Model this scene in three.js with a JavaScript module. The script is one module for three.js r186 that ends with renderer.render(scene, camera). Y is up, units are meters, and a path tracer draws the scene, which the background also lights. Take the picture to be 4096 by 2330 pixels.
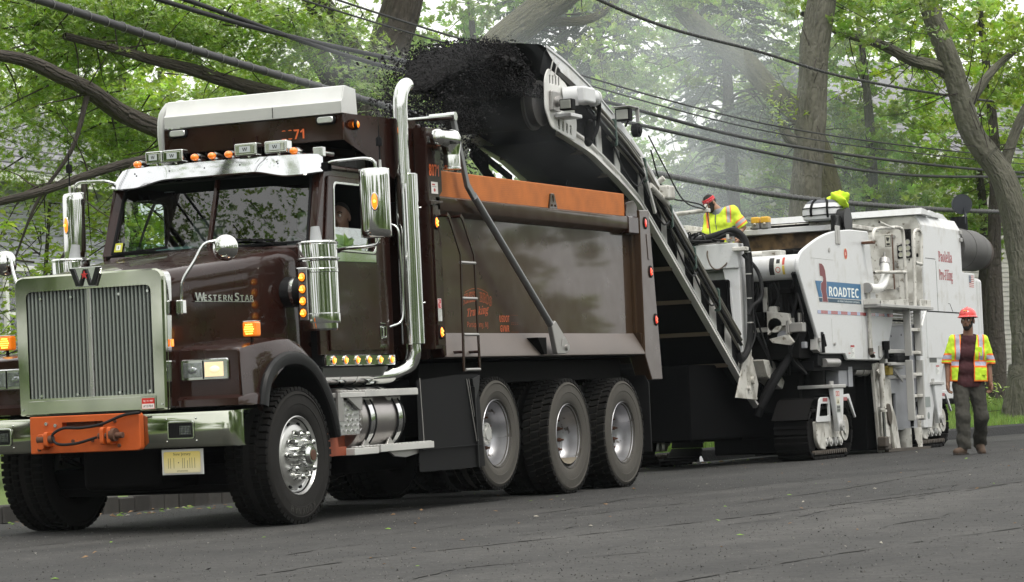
import * as THREE from 'three';
import { mergeGeometries, mergeVertices, toCreasedNormals } from 'three/addons/utils/BufferGeometryUtils.js';
import { ConvexGeometry } from 'three/addons/geometries/ConvexGeometry.js';
import { RoundedBoxGeometry } from 'three/addons/geometries/RoundedBoxGeometry.js';
import { MarchingCubes } from 'three/addons/objects/MarchingCubes.js';
import { FontLoader } from 'three/addons/loaders/FontLoader.js';
import { TextGeometry } from 'three/addons/geometries/TextGeometry.js';
import { ImprovedNoise } from 'three/addons/math/ImprovedNoise.js';

// ---------------------------------------------------------------- camera, sky, sun, exposure
const scene = new THREE.Scene();
const camera = new THREE.PerspectiveCamera(12.09, 1024 / 582, 0.1, 1500);
{
  const yaw = 23.98 * Math.PI / 180, pitch = 2.51 * Math.PI / 180, roll = -2.44 * Math.PI / 180;
  const d = new THREE.Vector3(Math.cos(yaw) * Math.cos(pitch), Math.sin(pitch), -Math.sin(yaw) * Math.cos(pitch));
  const r = new THREE.Vector3(Math.sin(yaw), 0, Math.cos(yaw));
  const u = new THREE.Vector3().crossVectors(r, d);
  camera.position.set(-23.685, 0.786, 11.216);
  camera.up.copy(u.multiplyScalar(Math.cos(roll)).addScaledVector(r, -Math.sin(roll)));
  camera.lookAt(camera.position.clone().add(d));
}
{
  const w = 256, h = 128, data = new Float32Array(w * h * 4), pn = new ImprovedNoise();
  for (let j = 0; j < h; j++) for (let i = 0; i < w; i++) {       // an overcast sky, brighter overhead, with soft cloud relief
    const el = (j + 0.5) / h * Math.PI - Math.PI / 2, az = i / w * Math.PI * 2, s = Math.max(0, Math.sin(el));
    const n = pn.noise(Math.cos(az) * Math.cos(el) * 2.2 + 5, Math.sin(el) * 3.5, Math.sin(az) * Math.cos(el) * 2.2) * 0.12;
    const L = el < 0 ? 0.35 : (0.95 + 0.42 * s) * (1 + n), k = (j * w + i) * 4;
    data[k] = L * 1.0; data[k + 1] = L * 1.0; data[k + 2] = L * 0.985; data[k + 3] = 1;
  }
  const sky = new THREE.DataTexture(data, w, h, THREE.RGBAFormat, THREE.FloatType);
  sky.mapping = THREE.EquirectangularReflectionMapping; sky.magFilter = THREE.LinearFilter; sky.minFilter = THREE.LinearFilter; sky.needsUpdate = true;
  scene.background = sky; scene.environment = sky; scene.backgroundIntensity = 1; scene.environmentIntensity = 1;
}
const sun = new THREE.DirectionalLight(new THREE.Color(1, 0.95, 0.86), 1.3);
sun.position.set(-14, 60, 26); sun.target.position.set(4, 0, 0);
sun.castShadow = true; sun.shadow.radius = 26; sun.shadow.mapSize.set(2048, 2048);
Object.assign(sun.shadow.camera, { left: -40, right: 40, top: 40, bottom: -40, near: 1, far: 160 });
scene.add(sun, sun.target);
const renderer = new THREE.WebGLRenderer({ antialias: true });
renderer.toneMapping = THREE.LinearToneMapping;
renderer.toneMappingExposure = 1.5;
renderer.shadowMap.enabled = true;
renderer.setSize(1024, 582);
scene.fog = new THREE.FogExp2(new THREE.Color(0.80, 0.88, 0.92), 0.00018);

// ---------------------------------------------------------------- helpers
const PI = Math.PI, V = (x, y, z) => new THREE.Vector3(x, y, z);
let seedState = 12345;
const seed = s => { seedState = s >>> 0; };
const rnd = () => { seedState = (seedState + 0x6D2B79F5) >>> 0; let t = seedState; t = Math.imul(t ^ (t >>> 15), t | 1); t ^= t + Math.imul(t ^ (t >>> 7), t | 61); return ((t ^ (t >>> 14)) >>> 0) / 4294967296; };
const rr = (a, b) => a + (b - a) * rnd();
const gauss = () => (rnd() + rnd() + rnd() + rnd() - 2) * 0.87;
const pn = new ImprovedNoise();
const fbm = (x, y, z, o = 4) => { let s = 0, a = 0.5, f = 1; for (let i = 0; i < o; i++) { s += a * pn.noise(x * f, y * f, z * f); a *= 0.5; f *= 2.03; } return s; };
const clamp = (x, a = 0, b = 1) => Math.min(b, Math.max(a, x));
const mix = (a, b, t) => a + (b - a) * t;
const sstep = (a, b, x) => { const t = clamp((x - a) / (b - a)); return t * t * (3 - 2 * t); };
const used = new Map();
function numbered(n) { const k = used.get(n) ?? 0; used.set(n, k + 1); return k ? n + '_' + String(k).padStart(3, '0') : n; }
function tag(o, label, category, group) { Object.assign(o.userData, { label, category }); if (group) o.userData.group = group; return o; }
function thing(name, label, category, p = [0, 0, 0], turn = 0, group) {
  const o = new THREE.Group(); o.name = numbered(name); o.position.set(...p); o.rotation.y = turn; scene.add(o); return tag(o, label, category, group);
}
function norm(g) {
  if (g.userData.keepUV) return g;                                   // uv in metres from the dominant axis of each face
  if (g.index) g = g.toNonIndexed();
  if (!g.attributes.normal) g.computeVertexNormals();
  const p = g.attributes.position, n = p.count, uv = new Float32Array(n * 2), a = V(), b = V(), c = V();
  for (let i = 0; i < n; i += 3) {
    a.fromBufferAttribute(p, i); b.fromBufferAttribute(p, i + 1); c.fromBufferAttribute(p, i + 2);
    const N = b.clone().sub(a).cross(c.clone().sub(a)), X = Math.abs(N.x), Y = Math.abs(N.y), Z = Math.abs(N.z);
    [a, b, c].forEach((q, k) => { const w = Z >= X && Z >= Y ? [q.x, q.y] : X >= Y ? [q.z, q.y] : [q.x, q.z]; uv[(i + k) * 2] = w[0]; uv[(i + k) * 2 + 1] = w[1]; });
  }
  g.setAttribute('uv', new THREE.BufferAttribute(uv, 2));
  for (const k of Object.keys(g.attributes)) if (!['position', 'normal', 'uv', 'color'].includes(k)) g.deleteAttribute(k);
  return g;
}
const merge = l => { l = l.flat(9).filter(Boolean).map(norm); return l.length === 1 ? l[0] : mergeGeometries(l); };
function part(parent, name, geo, mat, opt = {}) {
  const m = new THREE.Mesh(opt.raw ? geo : merge([geo]), mat); m.name = parent === scene ? numbered(name) : name; m.castShadow = m.receiveShadow = true;
  if (opt.label) m.userData.label = opt.label; if (opt.kind) m.userData.kind = opt.kind;
  parent.add(m); return m;
}
function grp(parent, name, p = [0, 0, 0]) { const g = new THREE.Group(); g.name = name; g.position.set(...p); parent.add(g); return g; }
const structure = (name, geo, mat, opt) => part(scene, name, geo, mat, { ...opt, kind: 'structure' });
const xf = (g, p, r = [0, 0, 0], s) => { const m = new THREE.Matrix4().compose(V(...p), new THREE.Quaternion().setFromEuler(new THREE.Euler(...r)), s ? V(...s) : V(1, 1, 1)); return g.clone().applyMatrix4(m); };
const box = (x0, x1, y0, y1, z0, z1) => new THREE.BoxGeometry(Math.abs(x1 - x0), Math.abs(y1 - y0), Math.abs(z1 - z0)).translate((x0 + x1) / 2, (y0 + y1) / 2, (z0 + z1) / 2);
function cb(x0, x1, y0, y1, z0, z1, c = 0.006) {                    // box with chamfered edges
  const P = [], X = [Math.min(x0, x1), Math.max(x0, x1)], Y = [Math.min(y0, y1), Math.max(y0, y1)], Z = [Math.min(z0, z1), Math.max(z0, z1)];
  c = Math.min(c, (X[1] - X[0]) * 0.45, (Y[1] - Y[0]) * 0.45, (Z[1] - Z[0]) * 0.45);
  for (const i of [0, 1]) for (const j of [0, 1]) for (const k of [0, 1]) {
    const x = X[i], y = Y[j], z = Z[k], a = i ? -c : c, b = j ? -c : c, d = k ? -c : c;
    P.push(V(x, y + b, z + d), V(x + a, y, z + d), V(x + a, y + b, z));
  }
  return new ConvexGeometry(P);
}
const rbox = (x0, x1, y0, y1, z0, z1, r = 0.02, s = 3) => new RoundedBoxGeometry(Math.abs(x1 - x0), Math.abs(y1 - y0), Math.abs(z1 - z0), s, r).translate((x0 + x1) / 2, (y0 + y1) / 2, (z0 + z1) / 2);
function cyl(a, b, r0, r1 = r0, seg = 20, open = false) {
  const A = V(...a), B = V(...b), d = B.clone().sub(A), L = d.length();
  const g = new THREE.CylinderGeometry(r1, r0, L, seg, 1, open).translate(0, L / 2, 0);
  return g.applyQuaternion(new THREE.Quaternion().setFromUnitVectors(V(0, 1, 0), d.normalize())).translate(...a);
}
function rod(a, b, w, h = w) {                                       // square bar between two points
  const A = V(...a), B = V(...b), d = B.clone().sub(A), L = d.length();
  const g = cb(-w / 2, w / 2, 0, L, -h / 2, h / 2, Math.min(w, h) * 0.15);
  const y = d.normalize(), ref = Math.abs(y.z) > 0.95 ? V(1, 0, 0) : V(0, 0, 1), x = V().crossVectors(y, ref).normalize(), z = V().crossVectors(x, y);
  return g.applyMatrix4(new THREE.Matrix4().makeBasis(x, y, z).setPosition(A));
}
const tube = (pts, r, n = pts.length * 6, seg = 10, closed = false, tension) => new THREE.TubeGeometry(new THREE.CatmullRomCurve3(pts.map(p => V(...p)), closed, tension === undefined ? 'centripetal' : 'catmullrom', tension), n, r, seg, closed);
function poly(pts, holes = []) {
  const s = new THREE.Shape(pts.map(p => new THREE.Vector2(...p)));
  for (const h of holes) s.holes.push(new THREE.Path(h.map(p => new THREE.Vector2(...p))));
  return s;
}
function rounded(pts, r, n = 4) {                                    // polygon with rounded corners
  const o = [], N = pts.length;
  pts.forEach((p, i) => {
    const a = pts[(i + N - 1) % N], b = pts[(i + 1) % N], rad = Array.isArray(r) ? r[i] : r;
    const la = Math.hypot(a[0] - p[0], a[1] - p[1]), lb = Math.hypot(b[0] - p[0], b[1] - p[1]), k = Math.min(rad, la * 0.49, lb * 0.49);
    const A = [p[0] + (a[0] - p[0]) / la * k, p[1] + (a[1] - p[1]) / la * k], B = [p[0] + (b[0] - p[0]) / lb * k, p[1] + (b[1] - p[1]) / lb * k];
    for (let j = 0; j <= n; j++) { const t = j / n; o.push([(1 - t) ** 2 * A[0] + 2 * t * (1 - t) * p[0] + t * t * B[0], (1 - t) ** 2 * A[1] + 2 * t * (1 - t) * p[1] + t * t * B[1]]); }
  });
  return o;
}
const rectPts = (x0, x1, y0, y1) => [[x0, y0], [x1, y0], [x1, y1], [x0, y1]];
function plate(pts, z0, z1, bev = 0.004, holes = []) {               // polygon in x,y given thickness along z
  const lo = Math.min(z0, z1), t = Math.abs(z1 - z0); bev = Math.min(bev, t * 0.4);
  return new THREE.ExtrudeGeometry(poly(pts, holes), { depth: t - 2 * bev, bevelEnabled: bev > 0, bevelThickness: bev, bevelSize: bev, bevelOffset: -bev, bevelSegments: 1, curveSegments: 6 }).translate(0, 0, lo + bev);
}
const plateX = (pts, x0, x1, bev = 0.004, holes = []) => plate(pts.map(p => [-p[0], p[1]]), x0, x1, bev, holes.map(h => h.map(p => [-p[0], p[1]]))).applyMatrix4(new THREE.Matrix4().set(0, 0, 1, 0, 0, 1, 0, 0, -1, 0, 0, 0, 0, 0, 0, 1));   // polygon in z,y
const plateY = (pts, y0, y1, bev = 0.004, holes = []) => plate(pts.map(p => [p[0], -p[1]]), y0, y1, bev, holes.map(h => h.map(p => [p[0], -p[1]]))).applyMatrix4(new THREE.Matrix4().set(1, 0, 0, 0, 0, 0, 1, 0, 0, -1, 0, 0, 0, 0, 0, 1)); // polygon in x,z
function lathe(prof, at = [0, 0, 0], axis = 'y', seg = 36, crease = 0.6) {
  let g = toCreasedNormals(new THREE.LatheGeometry(prof.map(p => new THREE.Vector2(p[0], p[1])), seg), crease);
  if (axis === 'z') g = g.rotateX(PI / 2); if (axis === 'x') g = g.rotateZ(-PI / 2);
  return g.translate(...at);
}
function loft(rows, closed = false, crease = 0.7) {                  // rows of equal length of [x,y,z]
  const n = rows[0].length, pos = [], idx = [], M = closed ? n : n - 1;
  rows.forEach(r => r.forEach(p => pos.push(...p)));
  for (let i = 0; i + 1 < rows.length; i++) for (let j = 0; j < M; j++) { const a = i * n + j, b = i * n + (j + 1) % n, c = a + n, d = b + n; idx.push(a, b, c, b, d, c); }
  const g = new THREE.BufferGeometry(); g.setAttribute('position', new THREE.Float32BufferAttribute(pos, 3)); g.setIndex(idx);
  return toCreasedNormals(g, crease);
}
function quad(a, b, c, d) {                                          // flat decal, uv 0..1, a = lower left, counter-clockwise
  const g = new THREE.BufferGeometry(); g.setAttribute('position', new THREE.Float32BufferAttribute([...a, ...b, ...c, ...a, ...c, ...d], 3));
  g.setAttribute('uv', new THREE.Float32BufferAttribute([0, 0, 1, 0, 1, 1, 0, 0, 1, 1, 0, 1], 2)); g.computeVertexNormals(); g.userData.keepUV = true; return g;
}
function canvasTex(w, h, draw) {
  const c = document.createElement('canvas'); c.width = w; c.height = h; const x = c.getContext('2d'); draw(x, w, h);
  const t = new THREE.CanvasTexture(c); t.colorSpace = THREE.SRGBColorSpace; return t;
}
function dataTex(n, fn, srgb = false, rep = 1) {                     // tileable n x n texture; fn(u, v) gives a number or [r,g,b], linear
  const d = new Uint8Array(n * n * 4), e = srgb ? (v => clamp(v <= 0.0031308 ? v * 12.92 : 1.055 * v ** (1 / 2.4) - 0.055) * 255) : (v => clamp(v) * 255);
  for (let j = 0; j < n; j++) for (let i = 0; i < n; i++) { let c = fn(i / n, j / n); if (!Array.isArray(c)) c = [c, c, c]; const k = (j * n + i) * 4; d[k] = e(c[0]); d[k + 1] = e(c[1]); d[k + 2] = e(c[2]); d[k + 3] = 255; }
  const t = new THREE.DataTexture(d, n, n); t.wrapS = t.wrapT = THREE.RepeatWrapping; t.magFilter = THREE.LinearFilter; t.minFilter = THREE.LinearMipmapLinearFilter; t.repeat.set(rep, rep); if (srgb) t.colorSpace = THREE.SRGBColorSpace; t.needsUpdate = true; return t;
}
const tnoise = (u, v, f, o = 4, z = 0) => { let s = 0, a = 0.5; for (let i = 0; i < o; i++) { // tileable
  const F = f * 2 ** i, x = u * F, y = v * F, fx = Math.floor(x), fy = Math.floor(y), h = (p, q) => { p = ((p % F) + F) % F; q = ((q % F) + F) % F; let t = Math.imul(p * 374761 + q * 668265 + (z + i) * 974711 + 1013, 1274126177); t ^= t >>> 13; t = Math.imul(t, 1103515245); t ^= t >>> 16; return (t >>> 0) / 4294967296; };
  const sx = (x - fx) ** 2 * (3 - 2 * (x - fx)), sy = (y - fy) ** 2 * (3 - 2 * (y - fy));
  s += a * mix(mix(h(fx, fy), h(fx + 1, fy), sx), mix(h(fx, fy + 1), h(fx + 1, fy + 1), sx), sy); a *= 0.5; } return s; };
const lin = (r, g, b) => new THREE.Color().setRGB(r, g, b);
const std = (o) => { if (Array.isArray(o.color)) o.color = lin(...o.color); if (Array.isArray(o.emissive)) o.emissive = lin(...o.emissive); return new THREE.MeshStandardMaterial(o); };
const phys = (o) => { if (Array.isArray(o.color)) o.color = lin(...o.color); if (Array.isArray(o.emissive)) o.emissive = lin(...o.emissive); return new THREE.MeshPhysicalMaterial(o); };
const font = await new FontLoader().loadAsync('fonts/droid/droid_sans_bold.typeface.json');
const serif = await new FontLoader().loadAsync('fonts/droid/droid_serif_bold.typeface.json');

// ---------------------------------------------------------------- textures and materials
const grime = dataTex(256, (u, v) => { const n = tnoise(u, v, 6, 5, 3); return clamp(0.35 + n * 0.75); });
const mottle = dataTex(256, (u, v) => { const n = tnoise(u, v, 4, 6, 9); return [0.82 + 0.36 * (n - 0.2), 0.82 + 0.34 * (n - 0.2), 0.82 + 0.32 * (n - 0.2)].map(x => clamp(x)); }, true);
const wave = dataTex(128, (u, v) => tnoise(u, v, 2, 3, 5));
const fineN = dataTex(256, (u, v) => tnoise(u, v, 24, 4, 7));
const whiteDirt = dataTex(512, (u, v) => {                           // white paint with dust and fine streaks running down
  const a = sstep(0.5, 0.85, tnoise(u, v, 5, 5, 31)), s = sstep(0.55, 0.9, tnoise(u * 1, v, 40, 2, 33) * 0.6 + tnoise(u, v, 6, 3, 35) * 0.5);
  const k = tnoise(u, v, 70, 1, 37) > 0.478 && tnoise(u, v, 5, 3, 38) > 0.42 ? 0.7 : 0, d = clamp(0.5 * a + 0.4 * s + k) + 0.06 * tnoise(u, v, 90, 2, 36); return [0.60 - 0.24 * d, 0.61 - 0.27 * d, 0.62 - 0.34 * d];
}, true);
const oldWhite = dataTex(512, (u, v) => {                            // white paint worn and oily
  const a = sstep(0.42, 0.75, tnoise(u, v, 6, 6, 41)), b = sstep(0.62, 0.75, tnoise(u, v, 18, 4, 43)), d = clamp(0.55 * a + 0.6 * b);
  return [mix(0.58, 0.12, d), mix(0.57, 0.10, d), mix(0.53, 0.07, d)];
}, true);
const paintDust = dataTex(512, (u, v) => { const sp = tnoise(u, v, 110, 1, 21) > 0.486 ? 0.9 : 0, f = 0.10 * (0.8 + 0.5 * (tnoise(u, v, 5, 4, 22) - 0.3)) + 0.03 * sstep(0.5, 0.8, tnoise(u, v, 3, 4, 23)); const k = f + sp * 0.35 * sstep(0.4, 0.7, tnoise(u, v, 6, 2, 24)); return [k, k * (1 + sp), k * (1 + 1.4 * sp)]; }, true);
const M = {
  brown: phys({ map: paintDust, color: [0.25, 0.092, 0.066], specularIntensity: 0.15, roughness: 0.42, clearcoat: 0.6, clearcoatRoughness: 0.04, roughnessMap: grime, bumpMap: wave, bumpScale: 0.0012 }),
  bedBrown: phys({ color: [0.044, 0.025, 0.0135], specularIntensity: 0.15, roughness: 0.5, clearcoat: 0.6, clearcoatRoughness: 0.035, roughnessMap: grime, bumpMap: wave, bumpScale: 0.02 }),
  dustBrown: phys({ color: [0.13, 0.105, 0.092], roughness: 0.6, clearcoat: 0.3, clearcoatRoughness: 0.35, map: mottle }),
  chrome: std({ color: [0.62, 0.63, 0.61], metalness: 1, roughness: 0.085 }),
  chromeSoft: std({ color: [0.62, 0.63, 0.62], metalness: 1, roughness: 0.16, roughnessMap: grime }),
  visor: std({ color: [0.52, 0.53, 0.54], metalness: 1, roughness: 0.06, bumpMap: wave, bumpScale: 0.004 }),
  bumper: std({ color: [0.50, 0.52, 0.44], metalness: 1, roughness: 0.12, roughnessMap: grime, map: mottle }),
  alu: std({ color: [0.62, 0.62, 0.62], metalness: 0.85, roughness: 0.42, map: mottle, roughnessMap: grime }),
  aluWheel: std({ color: [0.58, 0.58, 0.57], metalness: 0.8, roughness: 0.34, map: mottle }),
  aluDull: std({ color: [0.60, 0.60, 0.58], metalness: 0.35, roughness: 0.6, map: mottle }),
  black: phys({ specularIntensity: 0.3, color: [0.008, 0.008, 0.009], roughness: 0.75 }),
  blackGloss: phys({ color: [0.008, 0.008, 0.009], specularIntensity: 0.3, roughness: 0.4, clearcoat: 0.6, clearcoatRoughness: 0.2 }),
  plastic: phys({ specularIntensity: 0.45, color: [0.010, 0.010, 0.0105], roughness: 0.42, bumpMap: fineN, bumpScale: 0.0004 }),
  dark: phys({ specularIntensity: 0.2, color: [0.006, 0.0056, 0.0056], roughness: 0.8, map: mottle }),
  rubber: phys({ specularIntensity: 0.3, color: [0.010, 0.0096, 0.0092], roughness: 0.92, map: mottle, bumpMap: fineN, bumpScale: 0.001 }),
  sidewall: phys({ specularIntensity: 0.3, color: [0.088, 0.083, 0.075], roughness: 0.95, map: mottle, bumpMap: fineN, bumpScale: 0.0008 }),
  hose: phys({ specularIntensity: 0.3, color: [0.02, 0.02, 0.021], roughness: 0.55 }),
  orange: std({ color: [0.55, 0.105, 0.012], roughness: 0.6, map: dataTex(256, (u, v) => { const n = tnoise(u, v, 7, 5, 51), s = tnoise(u, v, 60, 2, 53) > 0.70 ? 0.25 : 1; return [clamp(0.72 + 0.4 * n) * s, clamp(0.6 + 0.5 * n) * s, clamp(0.6 + 0.4 * n) * s]; }, true) }),
  grimeSteel: std({ color: [0.075, 0.062, 0.05], roughness: 0.8, map: mottle }),
  rust: std({ color: [0.11, 0.05, 0.03], roughness: 0.9, map: mottle }),
  amber: phys({ color: [0.9, 0.22, 0.01], roughness: 0.25, emissive: [1, 0.24, 0.01], emissiveIntensity: 0.9, clearcoat: 1 }),
  amberOff: phys({ color: [0.8, 0.20, 0.01], roughness: 0.15, emissive: [1, 0.22, 0.01], emissiveIntensity: 0.25, clearcoat: 1, clearcoatRoughness: 0.03 }),
  amberHot: std({ color: [1, 0.5, 0.1], roughness: 0.3, emissive: [1, 0.5, 0.06], emissiveIntensity: 2.2 }),
  redLamp: phys({ color: [0.55, 0.03, 0.02], roughness: 0.25, emissive: [1, 0.05, 0.02], emissiveIntensity: 0.45, clearcoat: 1 }),
  redHot: std({ color: [0.9, 0.1, 0.05], roughness: 0.3, emissive: [1, 0.12, 0.05], emissiveIntensity: 1.5 }),
  lens: phys({ color: [0.30, 0.32, 0.33], roughness: 0.15, metalness: 0.7, clearcoat: 1, bumpMap: fineN, bumpScale: 0.002 }),
  lensLit: phys({ color: [0.9, 0.75, 0.5], roughness: 0.2, emissive: [1, 0.66, 0.30], emissiveIntensity: 0.33, clearcoat: 1, bumpMap: fineN, bumpScale: 0.002 }),
  glass: phys({ color: [0.42, 0.50, 0.48], roughness: 0, transmission: 1, thickness: 0, ior: 1.75 }),
  sideGlass: phys({ color: [0.8, 0.9, 0.86], roughness: 0, transmission: 1, thickness: 0, ior: 2.6 }),
  white: std({ color: [1, 1, 1], map: whiteDirt, roughness: 0.38 }),
  whiteOld: std({ color: [1, 1, 1], map: oldWhite, roughness: 0.6 }),
  whiteClean: std({ color: [0.78, 0.78, 0.76], roughness: 0.35 }),
  railGrey: std({ color: [0.42, 0.42, 0.41], roughness: 0.5, map: mottle }),
  grey: std({ color: [0.30, 0.31, 0.34], roughness: 0.5, map: mottle }),
  steel: std({ color: [0.40, 0.39, 0.38], metalness: 0.7, roughness: 0.42, map: mottle }),
  nearBlack: phys({ specularIntensity: 0.1, color: [0.002, 0.002, 0.0023], roughness: 0.9 }),  // near-black, deep shade under the machines put into the colour
  belt: phys({ specularIntensity: 0.3, color: [0.006, 0.006, 0.007], roughness: 0.85 }),
  interior: phys({ specularIntensity: 0.3, color: [0.015, 0.015, 0.016], roughness: 0.8 }),
  seatGrey: std({ color: [0.32, 0.33, 0.34], roughness: 0.8 }),
};
M.sidewallDark = M.sidewall.clone(); M.sidewallDark.color.setRGB(0.024, 0.023, 0.022);
M.tyreLetter = M.sidewall.clone(); M.tyreLetter.color.setRGB(0.05, 0.048, 0.045);
const decal = (tex, o = {}) => std({ map: tex, transparent: true, roughness: 0.5, side: THREE.DoubleSide, ...o });
// ---------------------------------------------------------------- road, kerbs, lawns
const kerbZ = x => -3.2 + 0.07 * x;                                  // the road runs a little askew to the truck
const roadY = (x, z) => { const w = z - kerbZ(x); return -0.035 * (1 - sstep(0.0, 1.9, w)) + 0.02 * sstep(5, 8, x) * sstep(1.8, 3.2, w) * (1 - sstep(5.0, 7.0, w)); };
const lawnY = (x, z) => { const d = kerbZ(x) - z; return 0.06 + 0.045 * sstep(8, 14, x) + 0.42 * sstep(0.2, 4.5, d) * sstep(12, 22, x) + 0.10 * sstep(0.3, 5, d) * sstep(4, 14, x) + 0.03 * sstep(4, 12, x) * fbm(x * 0.5, 0, z * 0.5); };
function sheet(xs, ws, at, colour) {                                 // a grid in road coordinates
  const pos = [], col = [], uv = [], idx = [], n = ws.length;
  xs.forEach(x => ws.forEach(w => { const z = kerbZ(x) + w, y = at(x, z); pos.push(x, y, z); uv.push(x, z); const c = colour ? colour(x, z, w) : 1; col.push(c, c, c); }));
  for (let i = 0; i + 1 < xs.length; i++) for (let j = 0; j + 1 < n; j++) { const a = i * n + j, b = a + 1, c = a + n, d = c + 1; idx.push(a, b, c, b, d, c); }
  const g = new THREE.BufferGeometry(); g.setAttribute('position', new THREE.Float32BufferAttribute(pos, 3)); g.setAttribute('uv', new THREE.Float32BufferAttribute(uv, 2));
  g.setAttribute('color', new THREE.Float32BufferAttribute(col, 3)); g.setIndex(idx); g.computeVertexNormals(); return g;
}
const steps = (a, b, s) => { const o = []; for (let x = a; x < b - 1e-6; x += s) o.push(x); o.push(b); return o; };
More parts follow.
